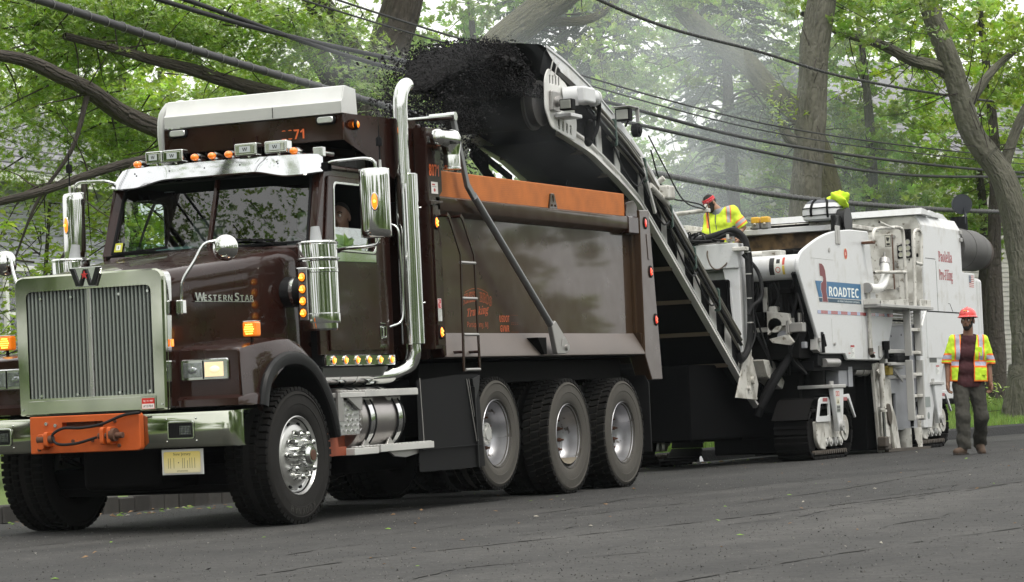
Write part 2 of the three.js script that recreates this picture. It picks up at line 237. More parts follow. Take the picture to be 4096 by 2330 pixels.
{
  const asphalt = dataTex(1024, (u, v) => {                          // aggregate of several sizes in dark binder, dust in the hollows
    const g = tnoise(u, v, 256, 1, 61), m = tnoise(u, v, 90, 2, 62), c = tnoise(u, v, 28, 3, 67), b = tnoise(u, v, 5, 4, 63), sp = tnoise(u, v, 170, 1, 64);
    let k = 0.42 + 1.1 * g + 0.55 * (m - 0.37) + 0.55 * (c - 0.43) + 0.35 * (b - 0.46); if (sp > 0.465) k *= 2.6; else if (sp < 0.06) k *= 0.35;
    return [0.041 * k, 0.0388 * k, 0.0362 * k];
  }, true, 0.4);
  const aBump = dataTex(512, (u, v) => 0.6 * tnoise(u, v, 150, 2, 65) + 0.4 * tnoise(u, v, 40, 3, 66), false, 0.5);
  const rm = std({ map: asphalt, bumpMap: aBump, bumpScale: 0.009, roughness: 0.9, vertexColors: true, side: THREE.DoubleSide });
  const tint = (x, z, w) => {
    const streak = fbm(x * 0.10, 1.3, w * 1.9, 4), blotch = fbm(x * 0.5, 9, w * 0.9, 4);
    let t = 1 + 0.95 * streak + 0.6 * blotch + 0.3 * fbm(x * 2.1, 4, w * 2.6, 3);
    const sw = 4.15 + 2.3 * sstep(-9, 6, x) + 0.22 * fbm(x * 0.7, 8, 1, 4), s2 = 7.9 + 0.9 * sstep(-12, 0, x) + 0.25 * fbm(x * 0.6, 11, 1, 4); t *= mix(0.60, mix(0.86, 1.12, sstep(-0.06, 0.10, w - s2)), sstep(-0.08, 0.16, w - sw)); const e = w - 10.6 - 0.3 * fbm(x * 0.4, 3, 0, 3) + 0.22 * (x + 9);   // lane mixes darker asphalt with painted truck shade; newer dark asphalt nearest the camera
    t *= mix(1, 0.8, sstep(-0.1, 0.25, e)); const pt = sstep(0.02, 0.10, fbm(x * 0.32 + 4, 2.2, w * 0.75, 3)); t *= mix(1, 0.74, pt); const lo = sstep(0.12, 0.3, fbm(x * 1.4, 6.1, w * 1.4, 3)); t *= 1 - 0.28 * lo;
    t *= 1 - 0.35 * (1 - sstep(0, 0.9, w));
    return t;
  };
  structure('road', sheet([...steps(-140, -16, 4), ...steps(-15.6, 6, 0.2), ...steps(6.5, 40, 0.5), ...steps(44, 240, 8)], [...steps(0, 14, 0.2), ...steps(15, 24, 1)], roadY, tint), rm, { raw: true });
  // cracks: irregular ribbons of dark filler lying on the road
  const crackM = std({ color: [0.020, 0.0185, 0.0165], roughness: 0.9, side: THREE.DoubleSide });
  const crack = (pts, w0) => {
    const c = new THREE.CatmullRomCurve3(pts.map(p => V(p[0], 0, p[1]))), n = Math.ceil(c.getLength() / 0.05), pos = [], idx = [];
    for (let i = 0; i <= n; i++) {
      const p = c.getPoint(i / n), j = 0.05 * fbm(p.x * 3, 5, p.z * 3, 3) + 0.02 * fbm(p.x * 20, 7, p.z * 20, 2), w = w0 * 2.1 * Math.max(0.04, 0.45 + 1.9 * fbm(p.x * 3, 2, p.z * 3, 4));
      for (const s of [-1, 1]) { const z = p.z + j + s * w; pos.push(p.x + j * 0.4, roadY(p.x, z) + 0.004, z); }
      if (i) idx.push(2 * i - 2, 2 * i - 1, 2 * i, 2 * i - 1, 2 * i + 1, 2 * i);
    }
    const g = new THREE.BufferGeometry(); g.setAttribute('position', new THREE.Float32BufferAttribute(pos, 3)); g.setIndex(idx); g.computeVertexNormals(); return g;
  };
  const P = [[[[-8.06,0.39],[-6.72,0.5],[-5.84,0.85],[-4.67,1.39],[-4.66,2.67],[-1.6,2.51],[1.48,2.95],[6.99,3.79]],0.012],[[[-11.28,4.19],[-10.04,4.15],[-9.1,4.32],[-8.1,4.54],[-6.18,4.89],[-3.46,5.2],[-0.35,5.56]],0.016],[[[-9.56,3.38],[-8.79,3.29],[-8.4,3.31]],0.01],[[[-11.94,5.35],[-10.93,5.25],[-10.38,5.51],[-9.67,5.91]],0.014],[[[-3.51,4.09],[-1.03,4.13],[2.22,3.92],[4.94,3.94]],0.012],[[[6.07,1.92],[8.55,2.15],[9.65,2.55],[11.4,2.73]],0.01],[[[-3.15,-2.16],[-2.96,-1.38],[-2.68,-0.66]],0.012],[[[-12.23,6.87],[-11.32,6.93],[-9.85,7.09],[-8.13,7.43]],0.012],[[[-7.81,4.11],[-7.28,4.15],[-6.76,4.05],[-6.23,4.08],[-5.7,4.31]],0.0053],[[[-7.87,6.51],[-7.27,6.46],[-6.66,6.54],[-6.06,6.47],[-5.46,6.63]],0.0083],[[[-3.39,5.31],[-2.64,5.53],[-1.88,5.54],[-1.13,5.53],[-0.38,5.52]],0.0083],[[[-4.17,5.3],[-3.26,5.41],[-2.35,5.35],[-1.45,5.51],[-0.54,5.49]],0.0087],[[[2.12,2.39],[2.47,2.59],[2.83,2.49],[3.18,2.56],[3.53,2.51]],0.0065],[[[-5.52,3.26],[-4.83,3.38],[-4.14,3.38],[-3.45,3.49],[-2.76,3.52]],0.009],[[[-1.1,2.68],[-0.2,2.73],[0.7,2.71],[1.59,2.81],[2.49,2.75]],0.0082],[[[-2.61,3.18],[-2.31,3.24],[-2.02,3.04],[-1.72,3.23],[-1.42,3.16]],0.0048],[[[-6.94,5.2],[-6.04,5.4],[-5.14,5.33],[-4.23,5.55],[-3.33,5.52]],0.0084],[[[3.7,4.64],[4.7,4.66],[5.7,4.85],[6.7,4.78],[7.7,4.89]],0.006],[[[-2.04,2.56],[-1.76,2.44],[-1.47,2.62],[-1.19,2.62],[-0.91,2.52]],0.0063],[[[-3.44,4.92],[-2.74,4.99],[-2.05,5.11],[-1.35,5.06],[-0.65,5.09]],0.0076],[[[-7.82,2.82],[-6.83,2.9],[-5.85,2.84],[-4.87,3.0],[-3.88,3.11]],0.0041],[[[-1.96,4.98],[-1.66,4.96],[-1.37,5.03],[-1.07,4.98],[-0.77,5.08]],0.0077]];
  structure('road_crack', P.map(([pts, w]) => crack(pts, w)), crackM);
  // lawn behind the kerb
  const grassM = std({ map: dataTex(512, (u, v) => { const n = tnoise(u, v, 40, 4, 71), b = tnoise(u, v, 5, 4, 72); return [0.045 + 0.06 * n + 0.03 * b, 0.085 + 0.10 * n, 0.016 + 0.02 * n]; }, true, 0.4), roughness: 1, side: THREE.DoubleSide });
  structure('lawn', sheet([...steps(-140, -10, 5), ...steps(-8, 60, 1), ...steps(66, 300, 12)], [...steps(-160, -20, 10), ...steps(-18, -1, 0.6), -0.42], lawnY), grassM, { raw: true });
  structure('lawn', sheet(steps(-140, 300, 10), [24.3, 26, 30, 60, 200], (x, z) => 0.1), grassM, { raw: true });
  const blades = []; seed(5);
  for (let i = 0; i < 9; i++) { const a = rr(0, 6.28), x = rr(-0.05, 0.05), z = rr(-0.05, 0.05), h = rr(0.05, 0.13), l = rr(0.01, 0.05), w = 0.006; const g = new THREE.BufferGeometry(); g.setAttribute('position', new THREE.Float32BufferAttribute([x - w * Math.cos(a), 0, z - w * Math.sin(a), x + w * Math.cos(a), 0, z + w * Math.sin(a), x + l * Math.sin(a), h, z - l * Math.cos(a)], 3)); g.computeVertexNormals(); blades.push(g); }
  const tufts = []; seed(6);
  for (let i = 0; i < 23000; i++) { const x = i < 22000 ? rr(18, 48) : rr(11, 18), d = 0.35 + (i < 22000 ? 5 : 1.2) * rnd() ** 1.3, z = kerbZ(x) - d; tufts.push([x, lawnY(x, z), z, rr(0.6, 1.5)]); }
  const gi = new THREE.InstancedMesh(merge(blades), phys({ color: [0.20, 0.34, 0.06], roughness: 0.8, transmission: 0.4, thickness: 0, side: THREE.DoubleSide }), tufts.length), o = new THREE.Object3D();
  tufts.forEach((t, i) => { o.position.set(t[0], t[1], t[2]); o.rotation.set(0, rr(0, 6.3), 0); o.scale.setScalar(t[3]); o.updateMatrix(); gi.setMatrixAt(i, o.matrix); const k = rr(0.6, 1.3); gi.setColorAt(i, lin(k * rr(0.8, 1.3), k, k * 0.8)); });
  gi.name = 'grass'; gi.userData.kind = 'stuff'; gi.castShadow = gi.receiveShadow = true; tag(gi, 'green lawn grass behind the kerb by the right tree', 'grass'); scene.add(gi);
  // granite kerb blocks beside the truck, an asphalt kerb farther on
  const kerb = structure('kerb', sheetWall(-60, 13, 0.02), std({ color: [0.05, 0.05, 0.048], roughness: 0.95 }));
  function sheetWall(a, b, h) { return plateY([[a, kerbZ(a) - 0.16], [b, kerbZ(b) - 0.16], [b, kerbZ(b) - 0.42], [a, kerbZ(a) - 0.42]], -0.1, h, 0); }
  const stoneMs = [0.065, 0.085, 0.055].map((c, i) => std({ color: [c, c * 0.96, c * 0.90], roughness: 0.9, map: mottle, bumpMap: fineN, bumpScale: 0.004 }));
  seed(9); const blockG = [0, 1, 2].map(() => norm(cb(-0.122 + rr(0, 0.008), 0.122 - rr(0, 0.008), -0.08, 0.125 + rr(-0.006, 0.006), -0.055, 0.055, 0.014)));
  for (let x = -7; x < 13; x += 0.255) { const m = new THREE.Mesh(blockG[Math.floor(rnd() * 3)], stoneMs[Math.floor(rnd() * 3)]); m.name = 'kerb_stone'; m.position.set(x, rr(-0.008, 0.008), kerbZ(x) - 0.06 + rr(-0.008, 0.008)); m.rotation.y = -0.07 + rr(-0.02, 0.02); m.castShadow = m.receiveShadow = true; kerb.add(m); }
  const xs = steps(13, 90, 1.2); seed(12);
  structure('kerb', loft(xs.map(x => { const z = kerbZ(x), j = 0.012 * fbm(x, 1, 1) + 0.006; return [[x, -0.05, z + 0.05], [x, 0.0 + j, z + 0.03], [x, 0.11 + j, z - 0.02], [x, 0.135 + j, z - 0.10], [x, 0.135 + j, z - 0.30], [x, 0.02, z - 0.48]]; })), std({ color: [0.012, 0.012, 0.013], roughness: 0.9, map: mottle, bumpMap: fineN, bumpScale: 0.012, side: THREE.DoubleSide }));
  // crumbs of milled asphalt, twigs and fallen leaves on the road
  const L = [], N = 620; seed(21);
  const litG = norm(new ConvexGeometry([V(-.03, 0, -.012), V(.03, .002, -.008), V(.022, .006, .014), V(-.02, .004, .016), V(0, .012, 0)]));
  const lit = new THREE.InstancedMesh(litG, std({ color: [1, 1, 1], roughness: 0.9 }), N);
  for (let i = 0; i < N; i++) {
    const near = i < 420, x = near ? rr(-7, 12) : rr(-13, 14), w = near ? 0.05 + rnd() ** 1.5 * 1.4 : rr(0.5, 12), z = kerbZ(x) + w, s = rr(0.3, near ? 1.5 : 0.9);
    o.position.set(x, roadY(x, z) + 0.002, z); o.rotation.set(rr(-.2, .2), rr(0, 6.3), rr(-.2, .2)); o.scale.set(s, s * rr(.5, 1.6), s); o.updateMatrix(); lit.setMatrixAt(i, o.matrix);
    const q = rnd(); lit.setColorAt(i, q < 0.3 ? lin(0.14, 0.24, 0.04) : q < 0.65 ? lin(0.20, 0.12, 0.06) : q < 0.85 ? lin(0.03, 0.03, 0.03) : lin(0.28, 0.26, 0.22));
  }
  lit.name = 'road_litter'; lit.userData.kind = 'stuff'; lit.castShadow = lit.receiveShadow = true; tag(lit, 'scattered fallen leaves, twigs and crumbs on the grey road', 'litter'); scene.add(lit);
}

{ // loose grit worn out of the asphalt
  seed(23); const G = norm(new THREE.TetrahedronGeometry(1)), N = 26000, im = new THREE.InstancedMesh(G, std({ color: [1, 1, 1], roughness: 0.9 }), N), o = new THREE.Object3D();
  for (let i = 0; i < N; i++) { const x = -14 + 26 * rnd() ** 1.5, w = rr(0.8, 13), z = kerbZ(x) + w, s = rr(0.0025, 0.006) * (rnd() < 0.04 ? 1.8 : 1); o.position.set(x, roadY(x, z) + s * 0.2, z); o.rotation.set(rr(0, 6), rr(0, 6), rr(0, 6)); o.scale.setScalar(s); o.updateMatrix(); im.setMatrixAt(i, o.matrix); const k = rnd() < 0.65 ? rr(0.06, 0.18) : rr(0.015, 0.04); im.setColorAt(i, lin(k, k * 0.96, k * 0.9)); }
  im.name = 'road_grit'; im.userData.kind = 'stuff'; im.castShadow = im.receiveShadow = true; tag(im, 'loose pale grit scattered over the grey asphalt road', 'grit'); scene.add(im);
}
// ---------------------------------------------------------------- houses
function house(name, label, cat, o) {
  const h = thing(name, label, cat, o.at, o.turn || 0);
  const sid = [], n = Math.floor(o.h / 0.125);
  for (let i = 0; i < n; i++) { const y = i * 0.125; sid.push(new THREE.ExtrudeGeometry(poly([[0.0, y], [0.028, y], [0.008, y + 0.128], [0, y + 0.128]]), { depth: o.w, bevelEnabled: false }).rotateY(-PI / 2).translate(o.w, 0, 0)); }
  part(h, 'wall', [box(0, o.w, -1, o.h, -8, -0.01), plate([[0, o.h], [o.w, o.h], [o.w, o.h + 0.01], [0, o.h + 0.01]], -8, -0.02, 0)], o.m);
  part(h, 'siding', sid.map(g => g), o.m, { kind: 'stuff' });
  part(h, 'roof', [loft([[[-0.5, o.h - 0.1, 0.5], [o.w + 0.5, o.h - 0.1, 0.5]], [[-0.5, o.h + 2.9, -4], [o.w + 0.5, o.h + 2.9, -4]], [[-0.5, o.h - 0.1, -8.5], [o.w + 0.5, o.h - 0.1, -8.5]]]), ...[...Array(18).keys()].map(i => cb(-0.5, o.w + 0.5, o.h - 0.1 + i * 0.163, o.h - 0.06 + i * 0.163, 0.52 - i * 0.25, 0.25 - i * 0.25, 0.01))], std({ color: [0.22, 0.22, 0.24], roughness: 0.95, map: mottle, side: THREE.DoubleSide }));
  part(h, 'fascia', cb(-0.55, o.w + 0.55, o.h - 0.3, o.h - 0.08, 0.42, 0.5, 0.01), M.whiteClean);
  for (const x of o.trim) part(h, 'corner_trim', cb(x, x + 0.22, 0, o.h - 0.1, -0.02, 0.06, 0.01), M.whiteClean);
  for (const [x, y, w, hh] of o.win) {
    const f = part(h, 'window', [cb(x, x + 0.1, y, y + hh, 0.02, 0.09), cb(x + w - 0.1, x + w, y, y + hh, 0.02, 0.09), cb(x + 0.1, x + w - 0.1, y + hh - 0.1, y + hh, 0.02, 0.085), cb(x - 0.04, x + w + 0.04, y - 0.07, y, 0.02, 0.12), cb(x + 0.1, x + w - 0.1, y + hh * 0.5 - 0.03, y + hh * 0.5 + 0.03, 0.02, 0.075)], M.whiteClean);
    part(f, 'pane', box(x + 0.1, x + w - 0.1, y, y + hh - 0.1, 0.03, 0.05), o.pane || phys({ color: [0.03, 0.035, 0.04], roughness: 0.08, clearcoat: 1 }));
  }
  return h;
}
house('house', 'grey clapboard house with white corner trim behind the left tree', 'house', { at: [6, 0.4, -16.2], w: 14, h: 5.0, m: std({ color: [0.34, 0.35, 0.39], roughness: 0.8, map: mottle, side: THREE.DoubleSide }), trim: [7.6, -0.05, 13.85], win: [[8.6, 1.6, 1.1, 1.7], [10.2, 1.6, 1.1, 1.7], [4.4, 1.2, 1.0, 1.6]], });
house('house', 'pale clapboard house with white window beyond the right tree', 'house', { at: [44, 0.5, -7.6], turn: -0.42, w: 16, h: 6.5, m: std({ color: [0.56, 0.54, 0.53], roughness: 0.8, map: mottle, side: THREE.DoubleSide }), trim: [-0.05, 15.85], win: [[2.5, 2.0, 0.5, 0.72], [9.6, 1.75, 1, 1.5]], pane: std({ color: [0.75, 0.77, 0.78], roughness: 0.4 }) });

// ---------------------------------------------------------------- trees
const bark = (c, s = 1) => {                                          // furrowed bark: broken vertical ridges
  const f = (u, v) => { const w = u + 0.05 * tnoise(u, v, 6, 3, 82), r = tnoise(((w % 1) + 1) % 1, v * 0.25, 24, 1, 85), r2 = tnoise(((w % 1) + 1) % 1, (v * 0.5) % 1, 40, 1, 86); return clamp(0.25 + 0.9 * r + 0.5 * r2 + 0.35 * (tnoise(u, v, 32, 3, 83) - 0.45)); };
  return std({ color: c, roughness: 0.95, map: dataTex(256, (u, v) => { const k = 0.45 + 0.6 * f(u, v) + 0.5 * (tnoise(u, v, 4, 3, 87) - 0.4); return [clamp(k), clamp(k), clamp(k * 0.97)]; }, true), bumpMap: dataTex(256, f), bumpScale: 0.06 * s });
};
const barkDark = bark([0.055, 0.046, 0.038]), barkGrey = bark([0.135, 0.13, 0.105]), barkMoss = bark([0.10, 0.095, 0.058]), barkTwig = std({ color: [0.035, 0.027, 0.022], roughness: 0.95 });
function limb(pts, r0, r1, seg = 12, lump = 0.12) {                  // tapered, slightly lumpy limb with uv that runs round it
  const c = new THREE.CatmullRomCurve3(pts.map(p => V(...p)), false, 'centripetal'), L = c.getLength(), n = Math.max(4, Math.ceil(L / (seg > 20 ? 0.07 : 0.16))), pos = [], uv = [], idx = [], nor = [];
  const fr = c.computeFrenetFrames(n, false), q = pts[0][0] * 3.1;
  for (let i = 0; i <= n; i++) {
    const t = i / n, p = c.getPointAt(t), R = mix(r0, r1, t ** 0.85);
    for (let j = 0; j <= seg; j++) {
      const a = j / seg * PI * 2, ca = Math.cos(a), sa = Math.sin(a), k = (R > 0.1 && seg > 12 ? 0.019 * (Math.abs(pn.noise(ca * 5 + q, sa * 5, t * L * 0.9)) + 0.5 * Math.abs(pn.noise(ca * 11, sa * 11 + q, t * L * 2.2)) - 0.25) * (R / 0.35) : 0) + R * (1 + lump * (pn.noise(ca * 1.3 + q, sa * 1.3, t * L * 1.1) + 0.5 * pn.noise(ca * 3 + q, sa * 3, t * L * 2.7)));
      const N = fr.normals[i].clone().multiplyScalar(ca).addScaledVector(fr.binormals[i], sa); pos.push(p.x + N.x * k, p.y + N.y * k, p.z + N.z * k); nor.push(N.x, N.y, N.z); uv.push(j / seg * Math.max(1, Math.round(R * 6)), t * L * 0.6);
    }
  }
  for (let i = 0; i < n; i++) for (let j = 0; j < seg; j++) { const a = i * (seg + 1) + j, b = a + 1, d = a + seg + 1, e = d + 1; idx.push(a, d, b, b, d, e); }
  const g = new THREE.BufferGeometry(); g.setAttribute('position', new THREE.Float32BufferAttribute(pos, 3)); g.setAttribute('uv', new THREE.Float32BufferAttribute(uv, 2)); g.setIndex(idx); g.computeVertexNormals(); return g.toNonIndexed();
}
function leafG(kind) {
  const g = new THREE.BufferGeometry(), pos = [], idx = [];
  if (kind === 'star') {                                             // a lobed leaf, folded along its rib
    const R = [0.95, 0.30, 0.85, 0.28, 0.72, 0.26, 0.5, 0.12]; pos.push(0, 0.05, 0); const ring = [];
    for (let s = 0; s < 2; s++) for (let i = 0; i < 8; i++) { const k = s ? 7 - i : i, a = (k / 7.6) * PI * (s ? -1 : 1); if (s && (k === 0)) continue; ring.push([Math.sin(a) * R[k], Math.abs(Math.sin(a)) * 0.22 * R[k], Math.cos(a) * R[k]]); }
    ring.forEach(p => pos.push(...p)); for (let i = 1; i < ring.length; i++) idx.push(0, i, i + 1);
  } else if (kind === 'oval') { pos.push(0, 0, -1, 0.42, 0.12, -0.1, 0, 0, 1, -0.42, 0.12, -0.1); idx.push(0, 2, 1, 0, 3, 2); }
  else if (kind === 'clump') {                                       // a handful of leaves, for trees far off
    for (let i = 0; i < 9; i++) { const c = V(gauss(), gauss() * 0.7, gauss()).multiplyScalar(0.55), u = V(gauss(), gauss(), gauss()).normalize(), w = V(gauss(), gauss(), gauss()).cross(u).normalize().multiplyScalar(0.17), k = pos.length / 3; u.multiplyScalar(0.34); pos.push(c.x - u.x, c.y - u.y, c.z - u.z, c.x + w.x, c.y + w.y, c.z + w.z, c.x + u.x, c.y + u.y, c.z + u.z, c.x - w.x, c.y - w.y, c.z - w.z); idx.push(k, k + 1, k + 2, k, k + 2, k + 3); }
  } else {                                                           // 'frond': a drooping spray of needles
    for (let i = 0; i < 12; i++) { const t = i / 11, s = i % 2 ? 1 : -1, k = pos.length / 3, y = -0.5 * t * t; pos.push(s * 0.02, y, t * 1.6, s * 0.40 * (1 - 0.6 * t), y - 0.22, t * 1.6 + 0.25, s * 0.34 * (1 - 0.6 * t), y - 0.14, t * 1.6 + 0.45, s * 0.02, y - 0.02, t * 1.6 + 0.18); idx.push(k, k + 1, k + 2, k, k + 2, k + 3); }
  }
  g.setAttribute('position', new THREE.Float32BufferAttribute(pos, 3)); g.setIndex(idx); g.computeVertexNormals(); return g;
}
seed(31); const LG = { star: leafG('star'), oval: leafG('oval'), clump: leafG('clump'), frond: leafG('frond') };
const leafM = (c, t = 0.45) => phys({ color: c, roughness: 0.75, transmission: t, thickness: 0, side: THREE.DoubleSide });
function foliage(parent, name, kind, mat, spots, size, tone = 0.35) { // spots: [x,y,z,scale,tone]
  const m = new THREE.InstancedMesh(LG[kind], mat, spots.length), o = new THREE.Object3D();
  spots.forEach((s, i) => { o.position.set(s[0], s[1], s[2]); if (kind === 'frond') o.rotation.set(rr(-0.3, 0.3), rr(0, 6.3), rr(-0.2, 0.2)); else o.rotation.set(rr(-0.9, 0.9), rr(0, 6.3), rr(-0.9, 0.9)); o.scale.setScalar(size * (s[3] ?? 1) * rr(0.65, 1.25)); o.updateMatrix(); m.setMatrixAt(i, o.matrix); const k = (s[4] ?? 1) * rr(1 - tone, 1 + tone), y = rr(0.85, 1.2); m.setColorAt(i, lin(k * y, k, k * rr(0.6, 1.1))); });
  m.name = name; m.userData.kind = 'stuff'; m.castShadow = m.receiveShadow = true; parent.add(m); return m;
}
// leaves in clumps inside ellipsoids: clumps are sprays along short twigs
function fill(list, per = 26, spread = 0.26, twigs = null) {
  const S = [];
  for (const [x, y, z, rx, ry, rz, n] of list) for (let c = 0; c < n / per; c++) {
    const d = V(gauss(), gauss(), gauss()).normalize().multiplyScalar(rnd() ** 0.45), q = V(x + d.x * rx, y + d.y * ry, z + d.z * rz), dir = V(gauss(), gauss() * 0.35 - 0.15, gauss()).normalize(), L = rr(0.3, 0.9), k = rr(0.7, 1.25);
    if (twigs && rnd() < 0.16) twigs.push([[q.x - dir.x * L * 0.7, q.y - dir.y * L * 0.7 + 0.08, q.z - dir.z * L * 0.7], [q.x, q.y, q.z], [q.x + dir.x * L * 0.5, q.y + dir.y * L * 0.5 - 0.08, q.z + dir.z * L * 0.5]]);
    for (let i = 0; i < per; i++) { const t = rr(-0.6, 0.6) * L; S.push([q.x + dir.x * t + gauss() * spread, q.y + dir.y * t + gauss() * spread * 0.45, q.z + dir.z * t + gauss() * spread, 1, k]); }
  }
  return S;
}
function sprout(pts, n, len, droop = 0) {                            // bare side twigs along a limb
  const c = new THREE.CatmullRomCurve3(pts.map(p => V(...p)), false, 'centripetal'), out = [];
  for (let i = 0; i < n; i++) {
    const p = c.getPointAt(rr(0.15, 1)), d = V(gauss(), gauss() * 0.9 + 0.15 - droop, gauss()).normalize(), L = len * rr(0.4, 1.2), b = [[p.x, p.y, p.z]];
    let q = p.clone(); for (let k = 0; k < 4; k++) { q = q.clone().addScaledVector(d, L / 4); d.add(V(gauss(), gauss() - droop * 0.3, gauss()).multiplyScalar(0.28)).normalize(); b.push([q.x, q.y, q.z]); }
    out.push(b);
  }
  return out;
}
function tree(label, o) {
  const t = thing(o.name || 'tree', label, 'tree', [0, 0, 0], 0, o.group);
  part(t, 'trunk', o.trunk.map(([p, a, b]) => limb(p, a, b, 6)), o.bark);
  t.children[0].geometry = mergeGeometries(o.trunk.map(([p, a, b]) => { const g = limb(p, a, b, 40); return g; }));
  if (o.limbs) { const m = part(t, 'limb', o.limbs.map(([p, a, b]) => limb(p, a, b)), o.bark); m.geometry = mergeGeometries(o.limbs.map(([p, a, b]) => limb(p, a, b))); }
  const tw = []; (o.twigs || []).forEach(([p, n, l, d]) => tw.push(...sprout(p, n, l, d)));
  const S = []; for (const [kind, list, per, spread, size, mat, tone] of o.leaves || []) { const s = fill(list, per, spread, tw); foliage(t, 'foliage', kind, mat, s, size, tone); }
  if (tw.length) { const m = part(t, 'twigs', tw.map(b => limb(b, 0.014, 0.004, 4, 0)), barkTwig, { kind: 'stuff' }); }
  return t;
}
const green1 = leafM([0.31, 0.48, 0.04], 0.65), green2 = leafM([0.34, 0.50, 0.04], 0.6), green3 = leafM([0.25, 0.40, 0.07], 0.65), green4 = leafM([0.34, 0.50, 0.10], 0.75), pine = leafM([0.045, 0.075, 0.045], 0.15);
seed(101);
tree('big dark spreading tree behind the truck cab with long leafy limbs', {
  bark: barkDark,
  trunk: [[[[11.9, -0.2, -7.3], [11.88, 2.45, -7.16], [11.9, 3.96, -6.97], [11.93, 5.11, -6.77], [11.97, 5.69, -6.6], [12.02, 6.2, -6.44], [12.09, 6.83, -6.22], [12.14, 8.2, -6.01], [12.3, 10, -5.8]], 0.48, 0.2]],
  limbs: [[[[11.91, 5.4, -6.76], [11.31, 6.16, -6.82], [10.71, 6.62, -6.87], [10.12, 7.17, -6.91], [9.4, 8.2, -7]], 0.26, 0.12], [[[11.86, 5.0, -6.89], [12.05, 6.08, -7.61], [12.29, 6.58, -8.26], [12.47, 7.16, -9.02], [12.7, 8.2, -9.68]], 0.2, 0.09],
    [[[11.87, 3.9, -7.01], [10.1, 4.28, -7.28], [8.9, 4.38, -7.49], [7.68, 4.72, -7.74], [7.03, 4.92, -7.95], [6.43, 5.17, -8.04], [5.86, 5.3, -8.09], [5.24, 5.45, -8.21], [4.58, 5.51, -8.47]], 0.24, 0.07],
    [[[11.85, 4.8, -6.96], [10.75, 5.18, -6.96], [10.07, 5.34, -7.22], [9.31, 5.53, -7.68], [8.7, 5.63, -7.82], [8.04, 5.72, -8.05], [7.39, 5.83, -8.26], [6.71, 5.95, -8.56]], 0.15, 0.05],
    [[[11.8, 3.7, -7.19], [8.56, 4.22, -7.05], [7.3, 4.3, -7.41], [6.68, 4.21, -7.58], [6.01, 4.01, -7.88], [5.45, 3.8, -8.18], [4.85, 3.64, -8.55]], 0.085, 0.05],
    [[[6.01, 4.01, -7.88], [5.9, 3.4, -7.9], [5.6, 2.8, -8.1], [5.5, 2.2, -8.3]], 0.035, 0.012], [[[6.43, 5.17, -8.04], [6.1, 4.4, -8.1], [5.7, 3.7, -8.4], [5.4, 2.9, -8.6]], 0.04, 0.012], [[[7.9, 4.65, -7.7], [7.75, 4.1, -7.75], [7.45, 3.4, -7.9], [7.3, 2.9, -8.0]], 0.035, 0.012]],
  twigs: [[[[11.87, 4.08, -7.01], [8.9, 4.38, -7.49], [7.03, 4.92, -7.95], [4.58, 5.51, -8.47]], 22, 0.9, 0.15], [[[11.85, 4.95, -6.96], [9.31, 5.53, -7.68], [6.71, 5.95, -8.56]], 22, 1.0, 0], [[[8.56, 4.22, -7.05], [6.68, 4.21, -7.58], [4.85, 3.64, -8.55]], 16, 0.9, 0.4]],
  leaves: [['star', [[7.5, 6.3, -9.3, 1.4, 0.7, 1.4, 8670], [9.0, 6.3, -8.3, 1.44, 0.61, 1.44, 8670], [10.5, 6.3, -7.3, 1.36, 0.62, 1.36, 5610], [6.1, 5.4, -9.9, 1.15, 1.05, 1.15, 3825], [8.8, 5.5, -10.2, 1.23, 0.67, 1.23, 4590], [10.0, 5.0, -9.8, 0.92, 0.75, 0.92, 4080], [12.1, 5.8, -8.7, 1.19, 0.54, 1.19, 3825], [10.6, 5.5, -6.1, 0.4, 0.6, 0.4, 850], [7.6, 7.4, -8.8, 2.69, 0.75, 2.69, 4250], [11.6, 7.8, -7.3, 1.75, 0.76, 1.75, 2550], [8.3, 4.4, -10.2, 0.72, 0.66, 0.72, 1190], [10.5, 4.3, -10.1, 0.76, 0.7, 0.76, 1190], [13.3, 6.3, -7.2, 0.36, 0.54, 0.54, 255]], 24, 0.17, 0.074, green1, 0.4]],
});
seed(102);
tree('slender yellow-green sapling in front of the grey house', { name: 'sapling', bark: barkDark, trunk: [[[[7.9, 0.2, -10], [8.0, 1.4, -9.9], [7.9, 2.6, -9.8], [8.1, 3.9, -9.8]], 0.06, 0.02]], twigs: [[[[7.9, 0.6, -10], [8.0, 3.6, -9.9]], 16, 0.9, 0]], leaves: [['oval', [[7.4, 3.4, -9.8, 0.75, 0.7, 0.75, 620], [8.6, 3.6, -9.4, 0.77, 0.61, 0.77, 900], [7.4, 2.2, -9.8, 0.65, 0.75, 0.75, 560], [8.4, 2.6, -9.9, 0.61, 0.6, 0.61, 700], [7.0, 1.3, -9.9, 0.8, 0.7, 0.7, 800], [8.0, 1.0, -10.4, 1.2, 0.7, 0.7, 1000]], 14, 0.15, 0.06, green2, 0.35]] });
seed(103);
tree('leaning thick tree behind the conveyor head with a forked top', { bark: barkMoss, trunk: [[[[17.5, 0, -9.3], [17.7, 3, -8.8], [17.79, 4.91, -8.38], [17.96, 6.16, -7.88], [18.1, 6.87, -7.47], [18.34, 7.38, -6.9], [18.57, 7.82, -6.32], [18.78, 8.6, -5.8], [19, 10, -5]], 0.40, 0.22]], limbs: [[[[18.3, 7.3, -6.95], [18.88, 7.3, -6.18], [19.31, 7.53, -5.91], [19.93, 8.1, -5.7]], 0.1, 0.05]], twigs: [[[[18.47, 7.53, -6.58], [19.9, 8.0, -5.7]], 12, 0.8, 0.2]], leaves: [['star', [[19.3, 7.45, -5.9, 0.6, 0.14, 0.4, 110], [19.8, 8.2, -5.8, 0.8, 0.5, 0.8, 300], [18.5, 9, -6.5, 1.6, 0.8, 1.6, 1200]], 10, 0.16, 0.066, green2, 0.3]] });
